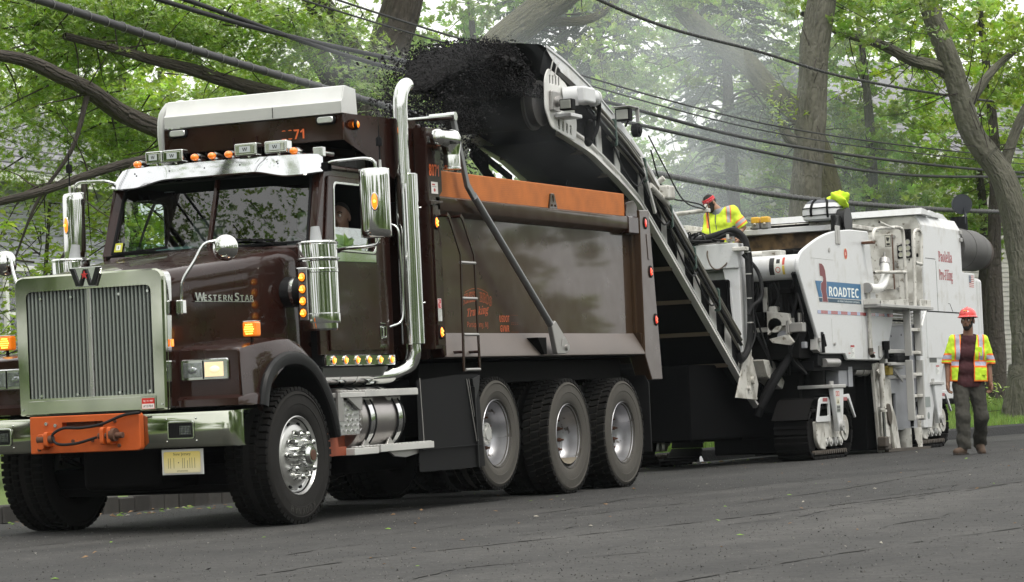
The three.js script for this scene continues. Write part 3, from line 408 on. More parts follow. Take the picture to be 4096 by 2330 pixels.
seed(104);
tree('tall straight tree trunk rising behind the milling machine', { bark: barkGrey, trunk: [[[[26.1, 0, -5.0], [26.06, 1.53, -4.94], [26.0, 4.32, -4.76], [26.01, 5.3, -4.65], [26.01, 6.43, -4.52], [26.02, 7.56, -4.39], [26.05, 8.31, -4.24], [26.07, 9.6, -4.07], [26.1, 12, -4]], 0.345, 0.24]], limbs: [[[[25.95, 5.6, -4.75], [25.75, 5.75, -4.95], [25.68, 6.0, -5.02]], 0.16, 0.07]], twigs: [[[[26, 5.3, -4.6], [26.05, 8.3, -4.2]], 14, 1.2, 0]], leaves: [['oval', [[25.6, 6.3, -5.0, 0.3, 0.7, 0.3, 160]], 10, 0.13, 0.06, green2, 0.35], ['clump', [[26.5, 10.5, -4.5, 3, 1.2, 3, 900], [27, 8.0, -3.0, 1.5, 0.7, 1.5, 260]], 12, 0.3, 0.2, green4, 0.3]] });
seed(105);
tree('mottled tree leaning left behind the straight trunk', { bark: barkMoss, trunk: [[[[28.4, 0, -4.6], [28.6, 4.5, -5.0], [28.82, 6.36, -5.59], [29.02, 7.01, -6.3], [29.25, 7.74, -6.95], [29.38, 8.41, -7.82], [29.59, 9.16, -8.48], [29.44, 10.6, -8.74]], 0.33, 0.17]], twigs: [[[[28.6, 5, -5], [29.4, 8.4, -7.8]], 24, 1.8, 0]], leaves: [['clump', [[29.4, 9.5, -8.5, 2.2, 1.2, 2.2, 800], [29.3, 7.6, -9.5, 1.6, 0.9, 1.6, 300]], 12, 0.3, 0.2, green4, 0.3]] });
seed(106);
tree('large tree at the right edge with its mossy base on the lawn', { bark: barkGrey, trunk: [[[[31.8, 0.3, -2.05], [31.75, 0.75, -2.04], [31.72, 1.3, -2.0], [31.68, 2.22, -2.0], [31.6, 3.68, -2.02], [31.45, 5.08, -2.25], [31.18, 6.08, -2.79], [30.98, 7.4, -3.09], [30.83, 8.3, -3.34], [30.71, 9.05, -3.52], [30.62, 11, -3.61]], 0.345, 0.17], [[[31.8, 0.15, -2.03], [31.76, 0.5, -2.03], [31.72, 1.3, -2.0]], 0.60, 0.38]], limbs: [[[[31.0, 7.2, -3.1], [30.88, 7.41, -3.31], [30.16, 7.53, -3.69], [29.41, 7.82, -4.12], [28.6, 8.02, -4.69], [27.5, 8.3, -5.1]], 0.15, 0.05], [[[31.45, 5.0, -2.35], [31.54, 6.04, -1.98], [31.72, 7.07, -1.47], [32, 8.5, -1]], 0.13, 0.07], [[[31.06, 6.5, -2.9], [31.71, 7.33, -2.45], [32.56, 7.95, -1.96]], 0.12, 0.05]], twigs: [[[[31.4, 5, -2.3], [30.8, 8.3, -3.3]], 26, 1.6, 0], [[[30.9, 7.4, -3.3], [28, 8.1, -5]], 26, 1.3, 0.2]], leaves: [['clump', [[30.4, 9.6, -3.4, 3.2, 0.9, 2.8, 900], [32.6, 7.6, -1.7, 1.4, 1.1, 1.2, 420], [28.8, 8.7, -4.9, 1.6, 0.6, 1.4, 320], [31.9, 4.6, -1.2, 0.7, 1.0, 0.5, 110]], 12, 0.28, 0.17, green2, 0.3]] });
seed(107);
const BG = [[34.2, 9.3, -15.3, 2.42, 1.77, 2.42, 1], [38.5, 9.3, -10.7, 2.5, 2.11, 2.5, 0], [37.9, 8.9, -7.1, 2.23, 2.14, 2.23, 0], [37.1, 8.5, -4.0, 1.98, 1.98, 1.98, 2], [39.7, 6.5, -8.2, 2.21, 1.63, 2.21, 2], [41.0, 6.2, -5.3, 1.92, 1.92, 1.92, 0], [30.2, 7.0, -14.8, 1.31, 1.48, 1.48, 2], [27.2, 6.9, -16.6, 1.69, 1.27, 1.69, 0], [27.5, 7.9, -20.7, 2.62, 2.09, 2.62, 2], [38.2, 5.1, -11.8, 1.92, 1.15, 1.92, 0], [42.3, 5.0, -7.5, 1.98, 0.99, 1.98, 2], [45, 7.5, -14, 3, 3.2, 3, 0], [50, 8, -10, 3.2, 3.6, 3.2, 2], [48, 7.5, -3.5, 3, 3, 3, 0], [40, 7, -19, 3, 3, 3, 2], [33, 7.5, -23, 3, 3, 3, 0]];
const bgLabels = ['bright leafy tree behind the big trunk left of the steam', 'airy pale green tree above the operator, left of the straight trunk', 'green tree between the straight trunk and the right tree', 'leafy tree crown at the upper right corner', 'light green tree above the operator in the yellow shirt', 'mid green tree behind the machine exhaust', 'small green tree behind the leftmost fork of the big trunk', 'green tree seen over the dump body guard', 'tall leafy tree above the grey house', 'low green tree just above the conveyor, left of the operator', 'low green tree right of the straight trunk, above the cooler bag', 'farthest hazy tree behind the leaning trunk', 'far hazy tree behind the straight trunk', 'far tree beyond the pale house at the right', 'far hazy tree behind the conveyor head', 'far tree behind the big dark trunk'];
BG.forEach(([x, y, z, rx, ry, rz, k], i) => tree(bgLabels[i], { bark: barkDark, trunk: [[[[x, 0, z], [x + 0.2, y * 0.4, z], [x, y * 0.75, z + 0.2], [x, y + ry * 0.6, z]], 0.24, 0.06]], twigs: [[[[x, y * 0.5, z], [x, y + ry, z]], 14, rx * 0.9, 0]], leaves: [['clump', [[x, y, z, rx * 1.15, ry * 1.2, rz * 1.15, 1150], ...([3, 5, 13].includes(i) ? [] : [[x, y * 0.62, z, rx, ry * 0.7, rz, 500], [x, y * 0.3, z, rx, ry * 0.6, rz, 350]])], 14, 0.32, 0.22, [green4, green3, green2][k], 0.35]] }));
seed(108);
[[31.7, 9.2, -11.1, 'drooping conifer in the haze right of the conveyor head'], [33.3, 9.0, -12.6, 'drooping conifer in the haze left of the conveyor head'], [35.5, 9.5, -9.5, 'drooping conifer in the haze above the conveyor hoses']].forEach(([x, y, z, label], i) => {
  const t = thing('conifer_tree', label, 'tree'); part(t, 'trunk', cyl([x, 0, z], [x, y + 3, z], 0.25, 0.05, 10), barkDark);
  const S = [], br = [];
  for (let k = 0; k < 46; k++) { const h = rr(2.2, y + 2.5), R = mix(3.0, 0.8, h / (y + 3)) * rr(0.7, 1.1), a = rr(0, 6.3), e = [x + Math.cos(a) * R, h - 0.5, z + Math.sin(a) * R]; br.push([[x, h, z], [(x + e[0]) / 2, h + 0.1, (z + e[2]) / 2], e]); for (let q = 0; q < 26; q++) { const s = rr(0.2, 1.02); S.push([mix(x, e[0], s) + gauss() * 0.25, mix(h, e[1], s) - rr(0, 0.45), mix(z, e[2], s) + gauss() * 0.25, rr(0.7, 1.2)]); } }
  part(t, 'limb', br.map(b => limb(b, 0.035, 0.01, 5, 0)), barkTwig, { kind: 'stuff' }); foliage(t, 'foliage', 'frond', pine, S, 0.32, 0.35);
});
seed(109);
// shrubs at the foot of the right tree and under the left tree
[['low leafy shrub beside the base of the right tree', [30.6, 0.9, -2.9, 0.6, 0.5, 0.5, 420]], ['bright green bush at the left edge, below the sapling', [4.4, 1.4, -9.6, 1.0, 1.0, 0.7, 1000]], ['bush behind the grille, left of the truck hood', [6.2, 1.0, -9.2, 1.2, 0.8, 0.7, 900]]].forEach(([label, e]) => { const t = thing('shrub', label, 'shrub'); const tw = sprout([[e[0], 0.2, e[2]], [e[0], e[1] + e[4], e[2]]], 20, 0.8, 0); part(t, 'stem', tw.map(b => limb(b, 0.012, 0.004, 4, 0)), barkTwig, { kind: 'stuff' }); foliage(t, 'foliage', 'oval', green2, fill([e], 14, 0.14), 0.055, 0.35); });
// the trees and lawn across the road, behind the camera: seen only in the chrome, glass and paint
seed(110);
const ring = [[-34, 24, 0], [-20, 30, 2], [-8, 31, 0], [4, 32, 2], [16, 30, 0], [30, 33, 2], [62, 30, 0], [-48, 14, 2], [-58, 4, 0], [-56, -8, 2], [-50, -18, 0], [-40, -16, 2], [-34, -24, 0], [-26, -15, 2], [-24, -26, 0], [-66, -20, 2], [-14, -20, 0]];
{
  const wood = thing('woodland', 'leafy wood and added hedges across the road and ahead of the truck, out of the frame', 'woodland'); wood.userData.kind = 'stuff'; const S = [], T = [];
  for (const [x, z] of ring) { const s = rr(0.85, 1.15); T.push(limb([[x, 0, z], [x + 0.2, 3, z], [x, 6, z + 0.3], [x, 10, z]], 0.4, 0.1, 8)); S.push(...fill([[x, 8.5 * s, z, 4.6, 4.2 * s, 4.6, 1500], [x + 1, 3.4, z, 3.6, 2.2, 3.6, 560]], 14, 0.5)); }
  for (const [a, b, h, vary] of [[[-62, -30], [-46, -13], 5, 4], [[-50, 20], [-6, 27], 4.4, 5], [[2, 27], [70, 30], 3.7, 8]]) { const L = Math.hypot(b[0] - a[0], b[1] - a[1]); for (let i = 0; i < L * 62; i++) { const u = rnd(), gap = fbm(u * L * 0.10, 3, h, 2); S.push([mix(a[0], b[0], u) + gauss(), rr(0, Math.max(0.8, h + vary * gap)), mix(a[1], b[1], u) + gauss(), rr(0.8, 1.3), rr(0.6, 1.2)]); } }  // added hedges, heights and gaps shaped for the sky in reflections
  const m = new THREE.Mesh(mergeGeometries(T), barkDark); m.name = 'trunks'; m.userData.kind = 'stuff'; m.castShadow = m.receiveShadow = true; wood.add(m); foliage(wood, 'foliage', 'clump', green3, S, 0.6, 0.35);
}
tree('big dark forked tree ahead of the truck, mirrored in its windshield', { bark: barkDark, trunk: [[[[-15, 0, -8], [-14.8, 3, -8], [-14.9, 5, -8.2], [-15.6, 8, -8.6], [-16.5, 12, -9]], 0.55, 0.3]], limbs: [[[[-14.9, 4.5, -8.1], [-13.8, 7, -7.6], [-12.8, 10, -7.4], [-12.2, 13, -7]], 0.32, 0.15], [[[-15.2, 6.5, -8.4], [-17, 8.5, -7.4], [-19, 10, -6.6]], 0.24, 0.1], [[[-13.5, 7.8, -7.5], [-12, 8.6, -9], [-10.4, 9.2, -10]], 0.2, 0.08], [[[-13.6, 7.6, -7.5], [-10, 8.2, -5.5], [-6, 8.5, -3.5], [-2, 9.1, -2.6], [1, 10, -2]], 0.17, 0.04], [[[-7, 8.4, -4], [-5, 8.9, -2.2], [-3, 9.4, -0.6]], 0.07, 0.02]], leaves: [['clump', [[-17.5, 12, -9, 3.4, 2.4, 3.4, 5000], [-11.5, 13.5, -7, 3.4, 2, 3.4, 5000], [-19.5, 9.5, -7, 2.4, 1.6, 2.4, 3400], [-10, 8.8, -10.4, 2.2, 1.4, 2, 3200], [-22, 6, -12, 3.4, 3, 3.4, 2000], [-13, 10.5, -9.5, 1.6, 1.2, 1.6, 800], [-16, 6.5, -11, 2.5, 1.6, 2, 1300], [-6, 8.6, -3.4, 2.4, 0.5, 1.4, 420], [-1.5, 9.2, -2.6, 2.0, 0.5, 1.4, 360]], 14, 0.4, 0.085, green3, 0.35]] });
// ================================================================ the dump truck (nose towards -x, driver's side towards +z)
const TILT = 0.00768;
const truck = thing('dump_truck', 'dark brown dump truck with chrome front, under the conveyor', 'dump truck');
truck.rotation.z = TILT;
const TP = (name, geo, mat, opt) => part(truck, name, geo, mat, opt);
const mir = g => g.clone().applyMatrix4(new THREE.Matrix4().makeScale(1, 1, -1));   // the same shape on the other side
const flip = g => { g = norm(g.clone()); const p = g.attributes.position, q = g.attributes.normal; const sw = (a, i, j) => { for (let k = 0; k < 3; k++) { const t = a.array[i * 3 + k]; a.array[i * 3 + k] = a.array[j * 3 + k]; a.array[j * 3 + k] = t; } }; for (let i = 0; i < p.count; i++) { p.setZ(i, -p.getZ(i)); q.setZ(i, -q.getZ(i)); } for (let i = 0; i < p.count; i += 3) { sw(p, i + 1, i + 2); sw(q, i + 1, i + 2); } return g; };
const both = (name, geo, mat, opt) => { const g = merge([geo]); part(truck, name, g, mat, opt); part(truck, name, flip(g), mat, opt); };
const text3 = (s, size, depth, f = font) => new TextGeometry(s, { font: f, size, depth, curveSegments: 4, bevelEnabled: false });

// ---------------- wheels
function tyreGeo(R, W, rim, lugs, twist = 0) {
  const h = W / 2, g = [lathe([[rim - 0.012, -h + 0.045], [rim + 0.012, -h + 0.018], [rim + 0.05, -h + 0.004], [R - 0.11, -h], [R - 0.055, -h + 0.004], [R - 0.05, -h - 0.002], [R - 0.03, -h + 0.006], [R - 0.018, -h + 0.02], [R - 0.016, -h * 0.35], [R - 0.016, h * 0.35], [R - 0.018, h - 0.02], [R - 0.03, h - 0.006], [R - 0.05, h + 0.002], [R - 0.055, h - 0.004], [R - 0.11, h], [R - 0.125, h + 0.002], [R - 0.128, h - 0.001], [rim + 0.05, h - 0.004], [rim + 0.012, h - 0.018], [rim - 0.012, h - 0.045]], [0, 0, 0], 'z', 72, 0.5)];
  return g;
}
function treadGeo(R, W, n, deep) {                                   // tread blocks standing proud of the carcass
  const h = W / 2, g = [], rows = deep ? [[-h + 0.002, -h + 0.085, 0.0], [h - 0.085, h - 0.002, 0.0], [-0.045, 0.045, 0.5]] : [[-h + 0.004, -h * 0.55, 0], [-h * 0.45, -0.03, 0.5], [0.03, h * 0.45, 0], [h * 0.55, h - 0.004, 0.5]];
  for (const [a, b, ph] of rows) {
    const w = 2 * PI * R / n, bl = new ConvexGeometry([V(-w * 0.37, R - 0.03, a), V(w * 0.37, R - 0.03, a), V(-w * 0.33, R, a + 0.006), V(w * 0.33, R, a + 0.006), V(-w * 0.37 + (deep ? w * 0.22 : 0), R - 0.03, b), V(w * 0.37 + (deep ? w * 0.22 : 0), R - 0.03, b), V(-w * 0.33 + (deep ? w * 0.22 : 0), R, b - 0.006), V(w * 0.33 + (deep ? w * 0.22 : 0), R, b - 0.006)]);
    for (let i = 0; i < n; i++) g.push(bl.clone().rotateZ((i + ph) / n * PI * 2));
  }
  return g;
}
const ringText = (s, R, z, size, a0, step) => [...s].map((c, i) => text3(c, size, 0.002).translate(-size * 0.4, 0, 0).rotateZ(-(0)).translate(0, R, z).rotateZ(a0 - i * step));
const tyreWords = merge(ringText('HANKOOK', 0.40, 0.187, 0.05, PI - 0.68, -0.14).map(g => g));
const wheelTex = std({ color: [1, 1, 1], metalness: 0.75, roughness: 0.38, map: dataTex(256, (u, v) => { const n = tnoise(u, v, 9, 4, 91), s = sstep(0.62, 0.72, tnoise(u, v, 14, 4, 92)); return [mix(0.44, 0.09, s) * (0.7 + 0.6 * (n - 0.2)), mix(0.44, 0.08, s) * (0.7 + 0.6 * (n - 0.2)), mix(0.46, 0.07, s) * (0.7 + 0.6 * (n - 0.2))]; }, true) });
const frontTyre = merge(tyreGeo(0.518, 0.372, 0.29)), frontTread = merge(treadGeo(0.524, 0.372, 56, false));
const driveTyre = merge(tyreGeo(0.532, 0.27, 0.29)), driveTread = merge(treadGeo(0.538, 0.27, 46, true));
const pushTyre = merge(tyreGeo(0.496, 0.36, 0.29)), pushTread = merge(treadGeo(0.502, 0.36, 60, false));
const nutG = (r, a, z, L, s = 0.026) => { const x = Math.cos(a) * r, y = Math.sin(a) * r; return [cyl([x, y, z], [x, y, z + L], s, s * 0.92, 12), new THREE.SphereGeometry(s * 0.92, 10, 5, 0, 2 * PI, 0, PI / 2).rotateX(PI / 2).translate(x, y, z + L), cyl([x, y, z], [x, y, z + 0.012], s * 1.3, s * 1.3, 12)]; };
const ten = k => [...Array(k).keys()].map(i => (i + 0.5) / k * PI * 2);
const steerRim = merge([lathe([[0.282, -0.2], [0.285, -0.02], [0.297, 0.0], [0.303, -0.004], [0.300, -0.016], [0.292, -0.03], [0.276, -0.055], [0.262, -0.062], [0.255, -0.055], [0.235, -0.030], [0.205, -0.016], [0.19, -0.012], [0.12, -0.012], [0.0, -0.012]], [0, 0, 0], 'z', 60, 0.35)]);
const steerHoles = merge(ten(10).map(a => cyl([Math.cos(a) * 0.246, Math.sin(a) * 0.246, -0.05], [Math.cos(a) * 0.241, Math.sin(a) * 0.241, -0.036], 0.02, 0.02, 14)));
const steerHub = merge([cyl([0, 0, -0.02], [0, 0, 0.10], 0.092, 0.086, 24), cyl([0, 0, 0.1], [0, 0, 0.125], 0.07, 0.06, 20)]), steerCap = merge([cyl([0, 0, 0.12], [0, 0, 0.13], 0.045, 0.04, 16)]);
const dishRim = merge([lathe([[0.300, 0.0], [0.304, -0.006], [0.297, -0.018], [0.288, -0.016], [0.283, -0.035], [0.276, -0.10], [0.266, -0.150], [0.25, -0.175], [0.225, -0.188], [0.19, -0.190], [0.12, -0.188], [0, -0.188]], [0, 0, 0], 'z', 60, 0.4)]);
const dishHub = merge([cyl([0, 0, -0.19], [0, 0, -0.10], 0.105, 0.098, 24), cyl([0, 0, -0.1], [0, 0, -0.085], 0.06, 0.055, 16), ...ten(8).map(a => cyl([Math.cos(a) * 0.08, Math.sin(a) * 0.08, -0.1], [Math.cos(a) * 0.08, Math.sin(a) * 0.08, -0.09], 0.008, 0.008, 6))]);
const dishNuts = merge(ten(10).map(a => { const x = Math.cos(a) * 0.1675, y = Math.sin(a) * 0.1675; return [cyl([x, y, -0.19], [x, y, -0.13], 0.009, 0.009, 8), cyl([x, y, -0.19], [x, y, -0.155], 0.019, 0.017, 6)]; }));
const toTruck = (x, y) => [x * Math.cos(TILT) + y * Math.sin(TILT), -x * Math.sin(TILT) + y * Math.cos(TILT)];
function wheel(x, y, zFace, kind, side = 1, roll = 0) {
  const [a, b] = toTruck(x, y), w = grp(truck, 'wheel', [a, b, side * zFace]); w.rotation.z = roll; if (side < 0) w.rotation.y = PI;
  const half = kind === 'drive' ? 0.135 : kind === 'steer' ? 0.186 : 0.18;
  const T = kind === 'drive' ? [driveTyre, driveTread] : kind === 'steer' ? [frontTyre, frontTread] : [pushTyre, pushTread];
  const add = (n, g, m, z) => { const o = new THREE.Mesh(g, m); o.name = n; o.position.z = z; o.castShadow = o.receiveShadow = true; w.add(o); return o; };
  add('tyre', T[0], kind === 'steer' ? M.sidewallDark : M.sidewall, -half); add('tread', T[1], M.rubber, -half);
  if (kind === 'steer') { add('rim', steerRim, M.aluWheel, -0.012); add('hand_hole', steerHoles, M.black, -0.012).userData.kind = 'stuff'; add('hub', steerHub, M.chromeSoft, -0.012); add('hub_cap', steerCap, M.rust, -0.012); add('tyre_lettering', tyreWords, M.tyreLetter, -half);
    for (const p of ten(10)) { const o = add('wheel_nut', nutGeo, M.chrome, -0.012); o.rotation.z = p; } }
  else { add('rim', dishRim, wheelTex, -0.012); add('wheel_nuts', dishNuts, M.rust, -0.012).userData.kind = 'stuff'; if (kind === 'push') add('hub', dishHub, M.aluDull, -0.012); }
  if (kind === 'drive') { add('inner_tyre', driveTyre, M.rubber, -half - 0.335); add('inner_tread', driveTread, M.rubber, -half - 0.335); }
  return w;
}
const nutGeo = merge(nutG(0.1675, 0, -0.012, 0.062));
for (const s of [1, -1]) { wheel(-5.225, 0.522, 1.185, 'steer', s, 0.3); wheel(-1.50, 0.60, 1.16, 'push', s, 0.7); wheel(0, 0.536, 1.215, 'drive', s, 0.1); wheel(1.37, 0.536, 1.215, 'drive', s, 1.2); }
{ // sand caught in the first drive wheel
  const [a, b] = toTruck(0, 0.536); const g = loft([...Array(9).keys()].map(i => { const t = i / 8, z = mix(1.19, 1.035, t); return [...Array(11).keys()].map(j => { const ph = -PI / 2 + (j / 10 - 0.5) * 1.5, R = 0.279, d = 0.075 * Math.sin(j / 10 * PI) * (0.25 + t * 1.1) + 0.008 * fbm(i, j * 2.1, 4); return [a + Math.cos(ph) * (R - d), b + Math.sin(ph) * (R - d), z]; }); }));
  TP('sand', g, std({ color: [0.19, 0.165, 0.125], roughness: 1, map: mottle, side: THREE.DoubleSide })); }

// ---------------- frame, axles and underside
TP('frame_rail', [[-0.43, 1], [0.43, -1]].flatMap(([z]) => [cb(-5.9, 2.3, 0.62, 0.90, z - 0.04, z + 0.04)]), M.dark);
TP('axle', [rbox(-5.32, -5.12, 0.30, 0.52, -0.98, 0.98, 0.03), cyl([-5.45, 0.34, -0.95], [-5.45, 0.34, 0.95], 0.03), cyl([0, 0.5, -0.9], [0, 0.5, 0.9], 0.09), cyl([1.37, 0.5, -0.9], [1.37, 0.5, 0.9], 0.09), cyl([-1.5, 0.56, -0.9], [-1.5, 0.56, 0.9], 0.05), new THREE.SphereGeometry(0.22, 20, 14).translate(0, 0.52, 0), new THREE.SphereGeometry(0.22, 20, 14).translate(1.37, 0.52, 0)], M.dark);
TP('engine_pan', [rbox(-5.9, -4.6, 0.36, 1.0, -0.34, 0.34, 0.06), rbox(-4.6, -3.4, 0.42, 1.0, -0.30, 0.30, 0.08), rbox(-3.3, -2.2, 0.35, 0.8, -0.6, 0.6, 0.05), tube([[-5.9, 0.62, -0.5], [-5.7, 0.42, -0.1], [-5.8, 0.42, 0.25], [-5.9, 0.66, 0.5]], 0.02)], M.dark);
for (const g of [cb(-0.1, 1.47, 0.66, 0.8, 0.42, 0.55), cb(-0.1, 1.47, 0.66, 0.8, -0.55, -0.42), cb(-5.85, -4.6, 0.62, 0.68, 0.47, 0.56), cb(-5.85, -4.6, 0.62, 0.68, -0.56, -0.47)]) TP('suspension_beam', g, M.dark);
TP('subframe', [cb(-2.6, 2.2, 0.92, 1.12, 0.36, 0.5), cb(-2.6, 2.2, 0.92, 1.12, -0.5, -0.36), cb(-2.62, 2.0, 1.06, 1.25, -0.95, 0.95)], M.dark);

// ---------------- bumper, tow plate, number plate
{
  const halves = [[-1.205, -0.40], [0.40, 1.205]];
  for (const [a, b] of halves) {
    const e = b > 0 ? 1 : -1, zi = e > 0 ? a : b, zo = e > 0 ? b : a;
    const prof = (x, z) => [[x + 0.05, 0.672, z], [x + 0.012, 0.675, z], [x, 0.69, z], [x, 0.80, z], [x, 0.912, z], [x + 0.012, 0.93, z], [x + 0.16, 0.935, z]];
    const rows = [prof(-6.3, zi), prof(-6.3, zo - e * 0.07), prof(-6.285, zo - e * 0.02), prof(-6.24, zo), prof(-6.1, zo)];
    TP('bumper', loft(e > 0 ? rows : rows.slice().reverse()), M.bumper);
  }
  const fx = -6.306;
  for (const s of [1, -1]) {
    const c = s * 0.795, f = grp(truck, 'fog_lamp', [0, 0, 0]);
    part(f, 'bezel', plateX(rounded(rectPts(c - 0.112, c + 0.112, 0.735, 0.868), 0.018), fx - 0.008, fx + 0.004, 0.003, [rounded(rectPts(c - 0.1, c + 0.1, 0.745, 0.858), 0.012)]), M.chrome);
    part(f, 'lamp_lens', [box(fx - 0.004, fx + 0.002, 0.745, 0.858, c - 0.1, c + 0.1)], std({ color: [0.02, 0.02, 0.022], roughness: 0.2 }));
    part(f, 'reflector', [rbox(fx - 0.008, fx + 0.004, 0.765, 0.835, c - 0.01, c + 0.085, 0.003)], M.lens);
    part(f, 'mesh_guard', [...[...Array(17).keys()].map(i => box(fx - 0.012, fx - 0.009, 0.745, 0.858, c - 0.1 + i * 0.0125, c - 0.0978 + i * 0.0125)), ...[...Array(10).keys()].map(i => box(fx - 0.0118, fx - 0.0092, 0.745 + i * 0.0125, 0.7472 + i * 0.0125, c - 0.1, c + 0.1))], M.black);
    for (const [dz, y] of [[-0.125, 0.885], [0.125, 0.885], [-0.125, 0.72], [0.125, 0.72]]) part(truck, 'bolt', [new THREE.SphereGeometry(0.008, 8, 6).scale(0.5, 1, 1).translate(-6.302, y, c + dz)], M.chromeSoft);
  }
  TP('tow_plate', plateX(rounded(rectPts(-0.48, 0.48, 0.668, 0.945), [0.01, 0.03, 0.03, 0.01]), -6.36, -6.30, 0.006, [rounded(rectPts(-0.20, 0.17, 0.845, 0.902), 0.015)]), M.orange);
  for (const [z, y] of [[-0.33, 0.89], [-0.25, 0.875], [0.27, 0.89], [-0.10, 0.755], [0.07, 0.755], [0.30, 0.71], [-0.4, 0.70]]) TP('bolt', cyl([-6.372, y, z], [-6.35, y, z], 0.014, 0.014, 6), z < -0.2 && y > 0.8 ? M.alu : M.rust);
  TP('tow_ear', [plateX(rounded(rectPts(-0.365, -0.31, 0.70, 0.815), 0.02), -6.44, -6.35), xf(plate(rounded(rectPts(-6.46, -6.35, 0.72, 0.83), 0.03), -0.30, -0.27, 0.003), [0, 0, 0]), xf(plate(rounded(rectPts(-6.46, -6.35, 0.72, 0.85), 0.03), 0.19, 0.22, 0.003), [0, 0, 0]), xf(plate(rounded(rectPts(-6.46, -6.35, 0.72, 0.85), 0.03), 0.25, 0.28, 0.003), [0, 0, 0])], M.orange);
  TP('tow_pin', [cyl([-6.42, 0.785, 0.16], [-6.42, 0.785, 0.37], 0.022, 0.022, 12), cyl([-6.42, 0.775, -0.37], [-6.42, 0.775, -0.24], 0.03, 0.03, 12), cyl([-6.42, 0.79, 0.27], [-6.42, 0.79, 0.31], 0.05, 0.05, 12)], M.rust);
  TP('cable', tube([[-6.38, 0.945, 0.50], [-6.39, 0.93, 0.36], [-6.40, 0.87, 0.17], [-6.41, 0.85, 0.0], [-6.42, 0.85, -0.16], [-6.43, 0.80, -0.24], [-6.43, 0.745, -0.21], [-6.43, 0.735, -0.05], [-6.42, 0.775, 0.14]], 0.011, 60, 8), M.hose);
  TP('winch_block', [cb(-6.3, -6.27, 0.83, 0.92, -0.22, 0.18), cb(-6.32, -6.29, 0.83, 0.91, 0.03, 0.07)], M.rust);
  const np = grp(truck, 'number_plate', [0, 0, 0]);
  part(np, 'holder', plateX(rectPts(0.595, 0.945, 0.475, 0.662), -6.262, -6.25, 0.003), M.aluDull);
  part(np, 'plate_face', quad([-6.266, 0.488, 0.612], [-6.266, 0.488, 0.926], [-6.266, 0.646, 0.926], [-6.266, 0.646, 0.612]), decal(canvasTex(512, 256, (x, w, h) => {
    const g = x.createLinearGradient(0, 0, 0, h); g.addColorStop(0, '#dcc66a'); g.addColorStop(1, '#cfc7a8'); x.fillStyle = g; x.beginPath(); x.roundRect(2, 2, w - 4, h - 4, 24); x.fill();
    x.fillStyle = '#5a5432'; x.font = 'bold 44px serif'; x.textAlign = 'center'; x.fillText('New Jersey', w / 2, 48); x.font = 'bold 30px sans-serif'; x.fillText('♥', w * 0.24, 46); x.fillText('♥', w * 0.76, 46);
    x.strokeStyle = '#6b6440'; x.lineWidth = 7; for (const [a, b] of [[66, 0], [96, 0], [142, 0], [262, 0], [288, 0], [330, 30], [362, 0], [392, 0], [430, 0]]) { x.beginPath(); x.moveTo(a, 78 + b); x.lineTo(a, 200); x.stroke(); } x.fillStyle = '#5a5432'; x.font = 'bold 54px serif'; x.fillText('•', 206, 152);
    x.font = 'bold 22px sans-serif'; x.fillText('APPORTIONED', w / 2, 240);
  })));
}
